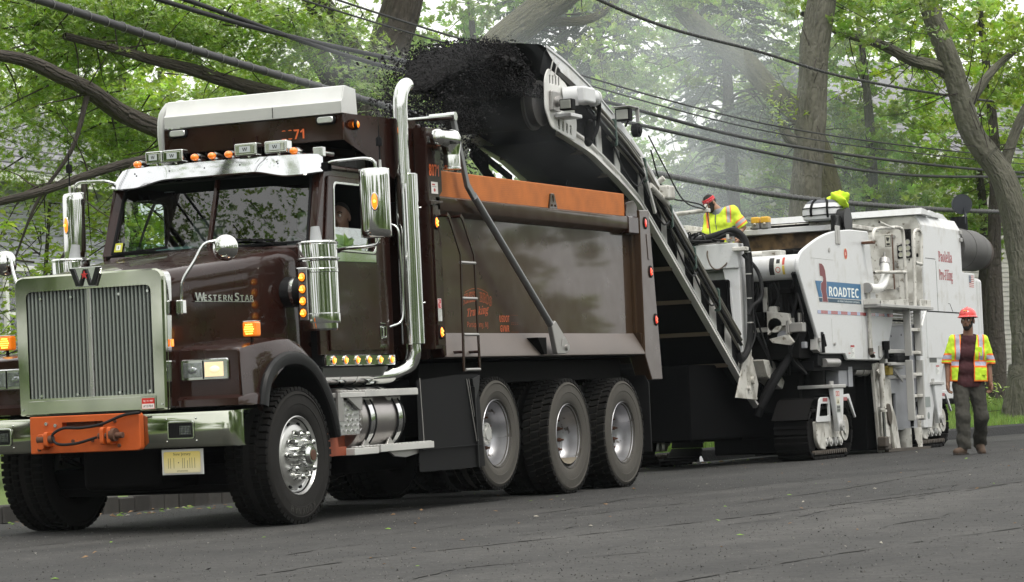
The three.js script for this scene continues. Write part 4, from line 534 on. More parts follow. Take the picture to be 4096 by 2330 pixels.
// ---------------- grille
{
  const outer = rounded([[-0.645, 0.955], [0.645, 0.955], [0.655, 2.004], [-0.655, 2.004]], [0.02, 0.02, 0.09, 0.09], 6), inner = rounded([[-0.56, 1.066], [0.56, 1.066], [0.562, 1.90], [-0.562, 1.90]], [0.02, 0.02, 0.07, 0.07], 6);
  TP('grille_surround', [plateX(outer, -6.245, -6.19, 0.014, [inner]), plateX(rectPts(-0.56, 0.56, 0.962, 1.062), -6.252, -6.243, 0.004)], M.bumper);
  TP('grille_shell', plateX(outer.map(p => [p[0] * 0.985, p[1] * 1.0 - 0.004]), -6.19, -6.10, 0.01, [inner]), M.chromeSoft);
  TP('radiator', [box(-6.13, -6.12, 1.03, 1.93, -0.58, 0.58), ...[1.12, 1.46, 1.84].map(y => cb(-6.18, -6.165, y - 0.01, y + 0.01, -0.57, 0.57))], M.black);
  const bar = norm(rbox(-0.012, 0.022, 1.07, 1.898, -0.0085, 0.0085, 0.007, 2));
  for (let i = 0; i < 33; i++) { if (i === 16) continue; const z = (i - 16) * 0.0338, m = new THREE.Mesh(bar, grilleM()); m.name = 'grille_bar'; m.position.set(-6.215, Math.abs(i - 16) > 15 ? -0.0 : 0, z); m.scale.y = 1; m.castShadow = m.receiveShadow = true; truck.add(m); }
  TP('grille_bar', rbox(-6.236, -6.19, 1.065, 1.90, -0.019, 0.019, 0.008, 2), M.alu);
  function grilleM() { return grilleM.m ??= std({ color: [0.23, 0.255, 0.235], metalness: 0.2, roughness: 0.45 }); }
  TP('grille_bolt', [[0.26, 1.83], [-0.16, 1.83], [-0.43, 1.83], [0.51, 1.84], [0.24, 1.10], [-0.13, 1.10], [-0.45, 1.10], [0.5, 1.1]].map(([z, y]) => cyl([-6.232, y, z], [-6.2, y, z], 0.011, 0.011, 8)), M.chromeSoft);
  for (const [z, y] of [[0.61, 1.0], [-0.61, 1.0]]) TP('bolt', cyl([-6.253, y, z], [-6.24, y, z], 0.009, 0.009, 8), M.chromeSoft);
  // emblem: a winged W with a star
  const em = grp(truck, 'emblem', [0, 0, 0]);
  const wp = [[-0.135, 2.04], [0.135, 2.04], [0.082, 1.905], [-0.082, 1.905]];
  part(em, 'emblem_base', plateX([[-0.142, 2.045], [0.142, 2.045], [0.087, 1.90], [-0.087, 1.90]], -6.262, -6.248, 0.003), M.chromeSoft);
  const st = (pts) => plateX(pts, -6.275, -6.262, 0.002);
  part(em, 'emblem_letter', [st([[-0.135, 2.04], [-0.095, 2.04], [-0.045, 1.905], [-0.082, 1.905]]), st([[0.135, 2.04], [0.095, 2.04], [0.045, 1.905], [0.082, 1.905]]), st([[-0.058, 1.905], [-0.03, 1.905], [0.015, 2.03], [-0.015, 2.03]]), st([[0.058, 1.905], [0.03, 1.905], [-0.012, 2.028], [0.018, 2.028]])], M.blackGloss);
  const star = []; for (let i = 0; i < 10; i++) { const r = i % 2 ? 0.014 : 0.034, a = PI / 2 + i * PI / 5; star.push([Math.cos(a) * r, 1.985 + Math.sin(a) * r]); }
  part(em, 'emblem_star', plateX(star, -6.285, -6.276, 0.002), std({ color: [0.45, 0.03, 0.03], roughness: 0.3 }));
  const reg = quad([-6.256, 0.968, 0.44], [-6.256, 0.968, 0.548], [-6.256, 1.048, 0.548], [-6.256, 1.048, 0.44]);
  TP('sticker', reg, decal(canvasTex(128, 96, (x, w, h) => { x.fillStyle = '#e9e2df'; x.fillRect(0, 0, w, h); x.fillStyle = '#c8322a'; x.fillRect(0, 0, w, h * 0.52); x.strokeStyle = '#c8322a'; x.lineWidth = 6; x.strokeRect(0, 0, w, h); x.fillStyle = '#222'; x.font = 'bold 30px sans-serif'; x.textAlign = 'center'; x.fillText('A13701', w / 2, h * 0.86); x.fillStyle = '#eee'; x.font = 'bold 20px sans-serif'; x.fillText('NJ • X • RD', w / 2, h * 0.33); })));
}
// ---------------- hood and fenders
{
  const sec = (x, w, t, c, low) => { const o = []; o.push([x, low, w]); o.push([x, t - 0.25, w]); for (let i = 0; i <= 6; i++) { const a = i / 6 * PI / 2; o.push([x, t - 0.11 + Math.sin(a) * 0.11 * 1.0, w - 0.10 + Math.cos(a) * 0.10]); } for (let i = 1; i < 6; i++) { const k = i / 6; o.push([x, t + (c - t) * Math.sin(k * PI / 2), (w - 0.10) * (1 - k)]); } const half = o.slice(); half.push([x, c, 0]); for (let i = o.length - 1; i >= 0; i--) half.push([x, o[i][1], -o[i][2]]); return half; };
  const rows = [sec(-6.185, 0.63, 1.965, 1.995, 0.98), sec(-6.10, 0.645, 1.99, 2.015, 0.98), sec(-5.7, 0.71, 2.045, 2.09, 1.0), sec(-5.2, 0.79, 2.105, 2.15, 1.0), sec(-4.8, 0.86, 2.165, 2.205, 1.0), sec(-4.60, 0.885, 2.19, 2.232, 1.0), sec(-4.54, 0.88, 2.18, 2.232, 1.0), sec(-4.52, 0.86, 2.12, 2.16, 1.0)];
  TP('hood', loft(rows), M.brown);
  TP('cowl', [cb(-4.56, -4.36, 1.2, 2.21, -0.88, 0.88, 0.02)], M.brown);
  // name along the hood side, raised chrome letters
  const nm = text3('W', 0.062, 0.008).translate(0, 0, 0);
  const word = [nm]; let cx = 0.066; for (const c of 'ESTERN') { word.push(text3(c, 0.046, 0.008).translate(cx, 0, 0)); cx += 0.041; } cx += 0.02; word.push(text3('S', 0.062, 0.008).translate(cx, 0, 0)); cx += 0.048; for (const c of 'TAR') { word.push(text3(c, 0.046, 0.008).translate(cx, 0, 0)); cx += 0.041; }
  word.push(cb(-0.004, cx, -0.008, -0.002, 0, 0.008, 0.001));
  const lettering = merge(word); const k = 0.70 / cx; lettering.scale(k, 1.0, 1);
  TP('hood_lettering', lettering.clone().rotateY(-0.163).translate(-5.865, 1.76, 0.694), M.chromeSoft);
  for (const s of [1, -1]) {
    const F = (name, geo, mat) => part(truck, name, s > 0 ? merge([geo]) : flip(merge([geo])), mat);
    // fender: cross-sections along x from the headlamp face over the wheel arch
    const prof = [[-6.045, 1.372, 0.97], [-6.03, 1.39, 0.97], [-5.9, 1.412, 0.97], [-5.7, 1.436, 1.0], [-5.5, 1.455, 1.05], [-5.3, 1.462, 1.25], [-5.14, 1.42, 1.28], [-4.98, 1.32, 1.23], [-4.85, 1.19, 1.12], [-4.74, 1.05, 0.98], [-4.68, 0.9, 0.86]];
    const arch = x => { const r = 0.66, dx = x + 5.18; return Math.abs(dx) < r ? 0.62 + Math.sqrt(r * r - dx * dx) * 1.0 : 0.62; };
    const xs = steps(-6.045, -4.64, 0.055), top = x => { for (let i = 1; i < prof.length; i++) if (x <= prof[i][0]) { const t = (x - prof[i - 1][0]) / (prof[i][0] - prof[i - 1][0]); return mix(prof[i - 1][1], prof[i][1], clamp(t)); } return prof.at(-1)[1]; };
    const low = x => x < -5.80 ? 0.965 : Math.max(0.7, Math.min(arch(x), top(x) - 0.04));
    F('fender', loft(xs.map(x => { const t = top(x), l = low(x), zo = 1.165 + 0.025 * sstep(-5.95, -5.5, x), zi = Math.min(0.62 + (x + 6.045) * 0.17, 0.86); return [[x, l, zo - 0.015], [x, l + 0.01, zo + 0.012], [x, mix(l, t, 0.55), zo + 0.004], [x, t - 0.045, zo], [x, t - 0.012, zo - 0.018], [x, t, zo - 0.06], [x, t + 0.01, 0.95], [x, t + 0.018, zi]]; }), false, 0.6), M.brown);
    F('fender_front', [plateX(rounded([[0.615, 1.02], [1.165, 1.02], [1.165, 1.382], [0.66, 1.396], [0.615, 1.375]], [0.02, 0.02, 0.03, 0.02, 0.01], 4), -6.055, -6.03, 0.012), loft([[[-6.055, 1.045, 0.57], [-6.10, 1.02, 0.565], [-6.105, 0.968, 0.56], [-6.0, 0.962, 0.56]], [[-6.055, 1.045, 1.14], [-6.10, 1.02, 1.168], [-6.105, 0.968, 1.172], [-6.0, 0.962, 1.16]], [[-6.0, 1.045, 1.172], [-6.03, 1.02, 1.186], [-6.03, 0.968, 1.19], [-6.0, 0.962, 1.19]], [[-5.82, 1.06, 1.175], [-5.81, 1.04, 1.19], [-5.80, 0.968, 1.19], [-5.80, 0.962, 1.17]]])], M.brown);
    // black rubber flare round the arch
    const fl = []; const ctr = [[-5.815, 0.962], [-5.79, 1.06], [-5.735, 1.17], [-5.63, 1.265], [-5.48, 1.325], [-5.30, 1.345], [-5.12, 1.325], [-4.97, 1.262], [-4.84, 1.16], [-4.73, 1.03], [-4.66, 0.9], [-4.62, 0.78], [-4.60, 0.69]];
    const cv = new THREE.CatmullRomCurve3(ctr.map(p => V(p[0], p[1], 0))); for (let i = 0; i <= 40; i++) { const p = cv.getPoint(i / 40), t = cv.getTangent(i / 40), nx = t.y, ny = -t.x, d = i < 30 ? 0.085 : mix(0.085, 0.05, (i - 30) / 10), a = (q, z) => [p.x + nx * q, p.y + ny * q, z]; fl.push([a(-0.012, 1.16), a(-0.012, 1.20), a(0.004, 1.222), a(0.03, 1.226), a(d, 1.215), a(d + 0.01, 1.20), a(d + 0.01, 1.10), a(d + 0.02, 0.75)]); }
    F('fender_flare', loft(fl, false, 0.5), M.plastic);
    // headlamp
    const hl = grp(truck, 'headlamp'); const H = (n, g, m) => part(hl, n, s > 0 ? merge([g]) : flip(merge([g])), m);
    H('bezel', [plateX(rounded(rectPts(0.672, 1.08, 1.158, 1.318), 0.02), -6.075, -6.052, 0.008, [rounded(rectPts(0.69, 0.862, 1.178, 1.298), 0.012), rounded(rectPts(0.872, 1.045, 1.178, 1.298), 0.012)])], M.chromeSoft);
    H('lamp_lens', rbox(-6.076, -6.055, 1.18, 1.296, 0.692, 0.86, 0.008), M.lens); H('lamp_lens', rbox(-6.076, -6.055, 1.18, 1.296, 0.874, 1.043, 0.008), s > 0 ? M.lensLit : M.lens); H('lamp_reflector', new THREE.SphereGeometry(0.034, 16, 10).scale(0.25, 0.8, 1.2).translate(-6.076, 1.235, 0.775), M.lens); H('lamp_reflector', [new THREE.SphereGeometry(0.03, 16, 10).scale(0.2, 0.8, 1.4).translate(-6.077, 1.24, 0.965)], s > 0 ? std({ color: [0.9, 0.8, 0.6], roughness: 0.3, emissive: [1, 0.8, 0.5], emissiveIntensity: 0.5 }) : M.lens); H('lamp_divider', cb(-6.08, -6.05, 1.17, 1.306, 0.861, 0.873, 0.002), M.black);
    // fender turn signal, square and amber
    const ts = grp(truck, 'turn_signal'); const S = (n, g, m) => part(ts, n, s > 0 ? merge([g]) : flip(merge([g])), m);
    S('signal_lens', rbox(-5.76, -5.68, 1.472, 1.584, 1.03, 1.15, 0.016), M.amberOff);
    const dots = []; for (let i = -3; i <= 3; i++) for (let j = -2; j <= 2; j++) { const z = 1.09 + i * 0.0125 + (j % 2 ? 0.006 : 0), y = 1.527 + j * 0.017; if (Math.hypot(z - 1.09, y - 1.527) < 0.046) dots.push(new THREE.SphereGeometry(0.0058, 8, 6).scale(0.6, 1, 1).translate(-5.762, y, z)); }
    S('led_dot', dots, M.amberHot); S('stem', [cyl([-5.72, 1.43, 1.09], [-5.72, 1.475, 1.09], 0.012)], M.black); S('trim', cb(-5.755, -5.68, 1.582, 1.59, 1.035, 1.145, 0.003), M.chrome);
    // round convex hood mirror on its arm
    const hm = grp(truck, 'hood_mirror'); const O = (n, g, m) => part(hm, n, s > 0 ? merge([g]) : flip(merge([g])), m);
    O('mirror_bowl', new THREE.SphereGeometry(0.10, 28, 18, 0, 2 * PI, 0, PI * 0.52).rotateZ(PI / 2).translate(-5.86, 2.14, 0.98), M.chrome);
    O('mirror_glass', new THREE.SphereGeometry(0.1, 24, 8).scale(0.3, 1, 1).translate(-5.858, 2.14, 0.98), M.chrome);
    O('arm', [tube([[-6.07, 1.66, 0.70], [-6.07, 1.80, 0.705], [-6.07, 1.9, 0.72], [-6.02, 2.05, 0.80], [-5.97, 2.17, 0.86], [-5.92, 2.19, 0.92], [-5.87, 2.185, 0.97]], 0.013, 40, 10)], M.chromeSoft);
    O('arm_base', rbox(-6.10, -6.03, 1.655, 1.765, 0.665, 0.725, 0.012), M.chrome);
    F('marker_lamp', cb(-6.17, -6.13, 1.42, 1.475, 0.652, 0.662, 0.004), M.amber);
  }
  both('inner_fender', [box(-5.9, -4.7, 0.95, 1.32, 0.5, 0.56)], M.dark);
}
// ---------------- cab
{
  const hole = rounded([[-4.17, 2.175], [-3.44, 2.165], [-3.43, 2.715], [-4.14, 2.715]], 0.05, 4);
  const side = [[-4.44, 1.33], [-3.16, 1.33], [-3.14, 2.2], [-3.16, 2.82], [-4.20, 2.86], [-4.26, 2.80], [-4.46, 2.23]];
  both('cab_side', plate(side, 0.955, 0.985, 0.004, [hole]), M.brown);
  const doorHole = rounded([[-4.16, 2.185], [-3.45, 2.175], [-3.44, 2.705], [-4.13, 2.705]], 0.05, 4);
  both('door', plate(rounded([[-4.30, 1.362], [-3.26, 1.362], [-3.235, 1.9], [-3.30, 2.76], [-4.22, 2.77], [-4.32, 2.2]], [0.02, 0.04, 0.1, 0.05, 0.03, 0.05]), 0.987, 1.004, 0.007, [doorHole]), M.brown);
  both('window_trim', plate(rounded([[-4.18, 2.165], [-3.43, 2.155], [-3.42, 2.725], [-4.15, 2.725]], 0.06, 5), 1.003, 1.010, 0.003, [doorHole]), M.chromeSoft);
  both('door_strip', plate([[-4.15, 2.078], [-3.45, 2.085], [-3.45, 2.15], [-4.14, 2.158]], 1.005, 1.012, 0.003), M.visor);
  both('side_window', plate(rounded([[-4.16, 2.18], [-3.45, 2.17], [-3.45, 2.36], [-4.15, 2.362]], 0.01), 0.968, 0.973, 0), M.sideGlass);
  both('door_handle', [plate(rounded(rectPts(-3.43, -3.315, 1.46, 1.565), 0.018), 1.004, 1.014, 0.003, [rounded(rectPts(-3.415, -3.33, 1.475, 1.55), 0.01)]), rbox(-3.40, -3.375, 1.472, 1.555, 1.006, 1.022, 0.006), cb(-3.43, -3.34, 1.578, 1.592, 1.005, 1.02, 0.004)], M.chromeSoft);
  both('door_badge', [text3('WESTERN', 0.02, 0.004).translate(-3.44, 1.392, 1.005), cb(-3.445, -3.315, 1.386, 1.389, 1.004, 1.008, 0.001)], M.chromeSoft);
  // roof, rear wall, floor, dash
  const roofRow = x => { const e = sstep(-4.3, -4.05, x), t = 2.82 + 0.11 * e + 0.015, o = []; for (let i = -8; i <= 8; i++) { const z = i / 8 * 0.985, k = Math.abs(i / 8); o.push([x, t - 0.10 * k ** 4 - 0.02 * k * k, z]); } return o; };
  TP('roof', loft(steps(-4.27, -3.14, 0.08).map(roofRow).reverse()), M.brown);
  both('roof_rail', [cb(-4.2, -3.2, 2.815, 2.845, 0.975, 1.012, 0.01)], M.brown);
  TP('rear_wall', [cb(-3.16, -3.12, 1.3, 2.85, -0.98, 0.98, 0.01)], M.brown);
  TP('cab_floor', [box(-4.4, -3.14, 1.25, 1.32, -0.97, 0.97), box(-4.40, -4.36, 1.3, 2.2, -0.95, 0.95)], M.interior);
  TP('dashboard', [rbox(-4.36, -4.05, 1.95, 2.17, -0.94, 0.94, 0.05), rbox(-4.3, -4.08, 2.13, 2.2, 0.25, 0.75, 0.04), box(-4.3, -3.2, 2.805, 2.815, -0.94, 0.94), box(-3.19, -3.17, 1.35, 2.8, -0.94, 0.94)], M.interior);
  for (const z of [0.5, -0.5]) { const s = grp(truck, 'seat'); part(s, 'backrest', rbox(-3.62, -3.46, 1.75, 2.36, z - 0.25, z + 0.25, 0.06), M.seatGrey); part(s, 'headrest', rbox(-3.6, -3.48, 2.36, 2.55, z - 0.15, z + 0.15, 0.05), M.seatGrey); part(s, 'cushion', rbox(-3.95, -3.46, 1.62, 1.76, z - 0.26, z + 0.26, 0.05), M.seatGrey); }
  TP('steering_wheel', [xf(new THREE.TorusGeometry(0.22, 0.016, 8, 32), [-4.0, 2.12, 0.5], [0, PI / 2, 0.0]).applyMatrix4(new THREE.Matrix4()), cyl([-4.15, 2.0, 0.5], [-4.0, 2.12, 0.5], 0.03)], M.black);
  TP('dash_paper', xf(new THREE.PlaneGeometry(0.34, 0.2), [-4.27, 2.25, -0.45], [-1.2, -PI / 2, 0, 'YXZ']), std({ color: [0.28, 0.42, 0.42], roughness: 0.8, side: THREE.DoubleSide }));
  // windshield: two flat panes in rubber, slanted
  const ws = (z0, z1, name, m, d = 0) => { const bx = -4.425 + d, tx = -4.235 + d; return loft([[[bx, 2.245, z0], [tx, 2.80, z0 * 0.955]], [[bx, 2.245, z1], [tx, 2.80, z1 * 0.955]]]); };
  TP('windshield', ws(-0.90, -0.022, '', 0), M.glass); TP('windshield', ws(0.022, 0.90, '', 0), M.glass);
  TP('windshield_divider', rod([-4.432, 2.235, 0], [-4.236, 2.81, 0], 0.045, 0.03), M.brown);
  both('pillar', [loft([[[-4.47, 2.23, 0.985], [-4.455, 2.23, 0.93], [-4.43, 2.235, 0.895]], [[-4.25, 2.82, 0.945], [-4.25, 2.815, 0.90], [-4.232, 2.81, 0.858]]])], M.brown);
  both('windshield_seal', [rod([-4.436, 2.24, 0.908], [-4.243, 2.805, 0.868], 0.03, 0.02), rod([-4.436, 2.238, 0.02], [-4.436, 2.238, 0.905], 0.02, 0.025)], M.black);
  for (const [a, b] of [[[-4.452, 2.245, -0.86], [-4.44, 2.27, -0.38]], [[-4.44, 2.30, 0.16], [-4.45, 2.265, 0.62]]]) { const w = grp(truck, 'wiper'); part(w, 'blade', [rod(a, b, 0.018, 0.01)], M.black); part(w, 'arm', [rod([(a[0] + b[0]) / 2 - 0.012, (a[1] + b[1]) / 2 + 0.008, (a[2] + b[2]) / 2], [-4.46, 2.23, (a[2] + b[2]) / 2 + 0.22], 0.012, 0.01)], M.black); }
  TP('inspection_sticker', quad([-4.433, 2.262, -0.90], [-4.433, 2.262, -0.82], [-4.408, 2.335, -0.82], [-4.408, 2.335, -0.90]), decal(canvasTex(64, 64, (x) => { x.fillStyle = '#b7b63a'; x.fillRect(0, 0, 64, 64); x.fillStyle = '#d9dcd8'; x.fillRect(16, 14, 34, 36); x.fillStyle = '#444'; x.fillRect(30, 22, 6, 20); })));
  // chrome visor: steep, with flared ends that dip
  const vz = steps(-1, 1, 0.04), low = z => { const a = Math.abs(z); return 2.832 - 0.052 * sstep(0.40, 0.74, a) + 0.018 * sstep(0.86, 1.0, a); }, fx = z => -4.385 + 0.10 * sstep(0.86, 1.0, Math.abs(z)) ** 1.5;
  TP('visor', loft(vz.map(z => { const x = fx(z), l = low(z), t = 2.962 - 0.012 * z * z; return [[x + 0.004, l - 0.010, z * 0.985], [x, l, z * 0.99], [x + 0.035, mix(l, t, 0.33), z * 0.975], [x + 0.075, mix(l, t, 0.7), z * 0.955], [x + 0.105, t - 0.004, z * 0.938], [x + 0.118, t, z * 0.935], [x + 0.20, t + 0.012, z * 0.93]]; }), false, 0.5), M.visor);
  TP('visor_underside', loft(vz.map(z => [[fx(z) + 0.006, low(z) - 0.006, z * 0.98], [fx(z) + 0.15, low(z) + 0.02, z * 0.93]])), M.black);
  for (const z of [-0.73, -0.40, -0.07, 0.26, 0.6]) for (const y of [2.90]) TP('bolt', new THREE.SphereGeometry(0.007, 8, 6).translate(-4.328, y, z), M.black);
  // roof marker lamps and covered driving lamps
  for (const z of [-0.752, -0.206, -0.044, 0.112, 0.712]) {
    const L = grp(truck, 'marker_lamp'), y = Math.abs(z) > 0.5 ? 2.985 : 3.003;
    part(L, 'lamp_lens', [new THREE.SphereGeometry(0.034, 18, 12).scale(1.1, 0.85, 1).translate(-4.245, y, z)], M.amberOff);
    part(L, 'housing', [lathe([[0.034, 0], [0.036, 0.02], [0.033, 0.08], [0.02, 0.15], [0.002, 0.17]], [-4.235, y, z], 'x', 16), cyl([-4.19, y - 0.04, z], [-4.19, y, z], 0.015)], M.chromeSoft);
  }
  const wTex = decal(canvasTex(128, 80, (x, w, h) => { x.fillStyle = '#b9bfc0'; x.fillRect(0, 0, w, h); x.fillStyle = '#15171a'; x.font = 'bold 62px sans-serif'; x.textAlign = 'center'; x.fillText('W', w / 2, 62); }));
  for (const [z0, z1] of [[-0.655, -0.497], [-0.492, -0.30], [0.185, 0.392], [0.462, 0.668]]) {
    const L = grp(truck, 'driving_lamp'), y0 = 2.977, y1 = 3.078, c = (z0 + z1) / 2, h = (z1 - z0) / 2;
    part(L, 'housing', rbox(-4.28, -4.18, y0, y1, z0, z1, 0.012), M.chrome);
    part(L, 'cover', plateX(rounded(rectPts(z0 + 0.02, z1 - 0.02, y0 + 0.018, y1 - 0.018), 0.006), -4.288, -4.279, 0.003), M.bumper);
    part(L, 'lamp_badge', quad([-4.2905, y0 + 0.026, c - h * 0.5], [-4.2905, y0 + 0.026, c + h * 0.5], [-4.2905, y1 - 0.026, c + h * 0.5], [-4.2905, y1 - 0.026, c - h * 0.5]), wTex);
    part(L, 'foot', cyl([-4.22, 2.95, c], [-4.22, 2.98, c], 0.014), M.chromeSoft);
  }
  TP('air_horn', [rbox(-4.2, -4.14, 2.925, 3.005, 0.86, 0.95, 0.008), cyl([-4.14, 2.965, 0.9], [-3.9, 2.965, 0.88], 0.02)], M.chrome);
  // under-cab light strip, skirt, elbow
  both('light_strip', [cb(-4.42, -3.2, 1.243, 1.327, 1.0, 1.022, 0.004)], M.chrome);
  for (let i = 0; i < 6; i++) { const x = mix(-4.305, -3.275, i / 5), L = grp(truck, 'strip_lamp'); part(L, 'lamp_lens', new THREE.SphereGeometry(0.031, 16, 12).scale(1, 1, 0.45).translate(x, 1.286, 1.026), M.amber); part(L, 'ring', new THREE.TorusGeometry(0.034, 0.006, 8, 20).translate(x, 1.286, 1.026), M.chrome); part(L, 'led_dot', [0, 1, 2].map(k => new THREE.SphereGeometry(0.008, 8, 6).translate(x + Math.cos(k * 2.1 + 0.5) * 0.011, 1.286 + Math.sin(k * 2.1 + 0.5) * 0.011, 1.039)), M.amberHot); }
  both('cab_skirt', [cb(-4.42, -3.25, 1.15, 1.24, 0.93, 0.98, 0.01)], M.blackGloss);
  TP('air_tank', [cyl([-4.35, 1.17, 0.90], [-3.5, 1.17, 0.90], 0.075, 0.075, 20), cyl([-4.1, 1.17, 0.9], [-4.06, 1.17, 0.9], 0.08, 0.08, 20), cyl([-3.8, 1.17, 0.9], [-3.76, 1.17, 0.9], 0.08, 0.08, 20)], M.chromeSoft);
}
// ---------------- air cleaners, stacks, mirrors
for (const s of [1, -1]) {
  const z = 1.135 * s, x = -4.705;
  const a = grp(truck, 'air_cleaner');
  part(a, 'canister', lathe([[0, 1.515], [0.125, 1.515], [0.135, 1.53], [0.137, 1.57], [0.158, 1.572], [0.16, 1.59], [0.16, 1.645], [0.155, 1.65], [0.155, 1.965], [0.158, 1.97], [0.158, 1.995], [0.155, 2.0], [0.155, 2.055], [0.166, 2.065], [0.166, 2.075], [0.155, 2.085], [0.155, 2.185], [0.16, 2.19], [0.16, 2.205], [0.15, 2.215], [0.0, 2.22]], [x, 0, z], 'y', 48, 0.3), M.chrome);
  part(a, 'clamp', [new THREE.TorusGeometry(0.163, 0.008, 8, 48).rotateX(PI / 2).translate(x, 2.075, z), new THREE.TorusGeometry(0.160, 0.006, 8, 48).rotateX(PI / 2).translate(x, 2.2, z), rbox(x + 0.13, x + 0.18, 2.06, 2.09, z + 0.06 * s - 0.02, z + 0.06 * s + 0.02, 0.006)], M.chrome);
  part(a, 'intake', [cyl([x + 0.02, 2.21, z - 0.02 * s], [x + 0.03, 2.33, z - 0.03 * s], 0.05, 0.035, 16)], M.seatGrey);
  part(a, 'duct', [cyl([x - 0.02, 1.83, z - 0.1 * s], [x - 0.02, 1.83, 0.78 * s], 0.115, 0.125, 28)], M.plastic);
  part(a, 'duct_clamp', [cyl([x - 0.02, 1.83, z - 0.17 * s], [x - 0.02, 1.83, z - 0.20 * s], 0.122, 0.122, 28)], M.chrome);
  // amber lamp bracket on the front, turned outward
  const b = grp(truck, 'lamp_bracket', [x - 0.155, 0, z - 0.045 * s]); b.rotation.y = -0.25 * s;
  part(b, 'bracket_plate', plateX(rectPts(-0.045, 0.045, 1.60, 2.0), -0.022, -0.012, 0.003), M.alu);
  for (let i = 0; i < 4; i++) { const y = 1.655 + i * 0.093; part(b, 'lamp_lens', new THREE.SphereGeometry(0.033, 16, 12).scale(0.45, 1, 1).translate(-0.028, y, 0), M.amber); part(b, 'lamp_ring', new THREE.TorusGeometry(0.036, 0.004, 6, 20).rotateY(PI / 2).translate(-0.026, y, 0), M.black); part(b, 'led_dot', [0, 1, 2].map(k => new THREE.SphereGeometry(0.0085, 8, 6).translate(-0.042, y + Math.sin(k * 2.1 + 1.5) * 0.012, Math.cos(k * 2.1 + 1.5) * 0.012)), M.amberHot); }
  part(b, 'bracket_foot', [cb(-0.01, 0.03, 1.575, 1.6, -0.075, 0.06), cb(-0.01, 0.03, 1.99, 2.01, -0.075, 0.03)], M.chromeSoft);
  // exhaust stack
  const e = grp(truck, 'exhaust_stack'), sx = -3.01, sz = 1.10 * s;
  part(e, 'shield', [lathe([[0.06, 1.405], [0.098, 1.405], [0.101, 1.41], [0.101, 2.83], [0.098, 2.836], [0.06, 2.84]], [sx, 0, sz], 'y', 40, 0.3), cb(sx + 0.095, sx + 0.103, 1.405, 2.835, sz - 0.01, sz + 0.01, 0.002)], M.chrome);
  part(e, 'pipe', tube([[sx - 0.05, 2.75, sz], [sx - 0.05, 3.05, sz], [sx - 0.05, 3.3, sz], [sx - 0.046, 3.43, sz], [sx - 0.01, 3.53, sz], [sx + 0.06, 3.585, sz], [sx + 0.10, 3.595, sz]], 0.061, 60, 28), M.chrome);
  part(e, 'collar', [cyl([sx - 0.05, 2.835, sz], [sx - 0.05, 2.87, sz], 0.068, 0.068, 28)], M.chromeSoft);
  part(e, 'elbow', tube([[sx, 1.42, sz], [sx, 1.33, sz], [sx - 0.03, 1.235, sz - 0.03 * s], [sx - 0.16, 1.165, sz - 0.1 * s], [sx - 0.4, 1.14, sz - 0.22 * s], [sx - 0.65, 1.13, sz - 0.36 * s]], 0.064, 60, 24), M.chrome);
  part(e, 'bolt', [1.75, 2.55].flatMap(y => [cyl([sx + 0.06, y, sz + 0.08 * s], [sx + 0.07, y, sz + 0.095 * s], 0.008, 0.008, 6)]), M.chromeSoft);
  part(truck, 'grab_handle', [tube([[-3.15, 2.42, 1.0 * s], [-3.14, 2.38, 1.06 * s], [-3.13, 2.2, 1.07 * s], [-3.11, 1.75, 1.07 * s], [-3.14, 1.60, 1.06 * s], [-3.24, 1.555, 1.0 * s]], 0.013, 40, 8), tube([[-3.10, 2.5, 1.05 * s], [-3.08, 2.3, 1.10 * s], [-3.03, 2.0, 1.12 * s]], 0.008, 20, 8)], M.chromeSoft);
  // west-coast mirror
  const m = grp(truck, 'side_mirror', [-4.22, 2.52, 1.41 * s]); m.rotation.y = 0.42 * s;
  const mrow = (y, k) => [...Array(25).keys()].map(i => { const q = i / 24 * PI; return [0.03 - Math.sin(q) ** 0.75 * 0.105 * k, y, Math.cos(q) * 0.122 * (0.5 + 0.5 * k)]; });
  part(m, 'housing', [loft([[-0.28, 0.05], [-0.278, 0.55], [-0.27, 0.82], [-0.25, 0.95], [-0.21, 1], [0.21, 1], [0.25, 0.95], [0.27, 0.82], [0.278, 0.55], [0.28, 0.05]].map(([y, k]) => mrow(y, k)).reverse(), false, 0.9), rbox(0.02, 0.038, -0.272, 0.272, -0.122, 0.122, 0.008, 2)], M.chrome);
  part(m, 'mirror_glass', box(0.034, 0.039, -0.25, 0.25, -0.105, 0.105), std({ color: [0.8, 0.8, 0.8], metalness: 1, roughness: 0.02 }));
  part(m, 'marker_lamp', [new THREE.SphereGeometry(0.03, 14, 12).scale(0.5, 2.2, 0.75).translate(-0.076, 0.005, 0.0)], M.amber);
  part(m, 'led_dot', [new THREE.SphereGeometry(0.013, 8, 6).translate(-0.085, 0.005, 0.0)], M.amberHot);
  part(m, 'marker_ring', [xf(new THREE.TorusGeometry(0.03, 0.005, 6, 24), [-0.074, 0.005, 0.0], [0, PI / 2, 0], [1, 2.2, 1.0])], M.chrome);
  part(truck, 'mirror_arm', [tube([[-4.22, 2.84, 0.98 * s], [-4.26, 2.865, 1.05 * s], [-4.24, 2.875, 1.2 * s], [-4.21, 2.875, 1.35 * s], [-4.19, 2.85, 1.40 * s], [-4.18, 2.72, 1.41 * s]], 0.014, 50, 10), tube([[-4.2, 2.16, 0.99 * s], [-4.22, 2.175, 1.15 * s], [-4.2, 2.18, 1.33 * s], [-4.185, 2.2, 1.40 * s], [-4.18, 2.3, 1.41 * s]], 0.014, 50, 10), tube([[-4.18, 2.2, 1.41 * s], [-4.18, 2.85, 1.41 * s]], 0.01, 4, 8)], M.chromeSoft);
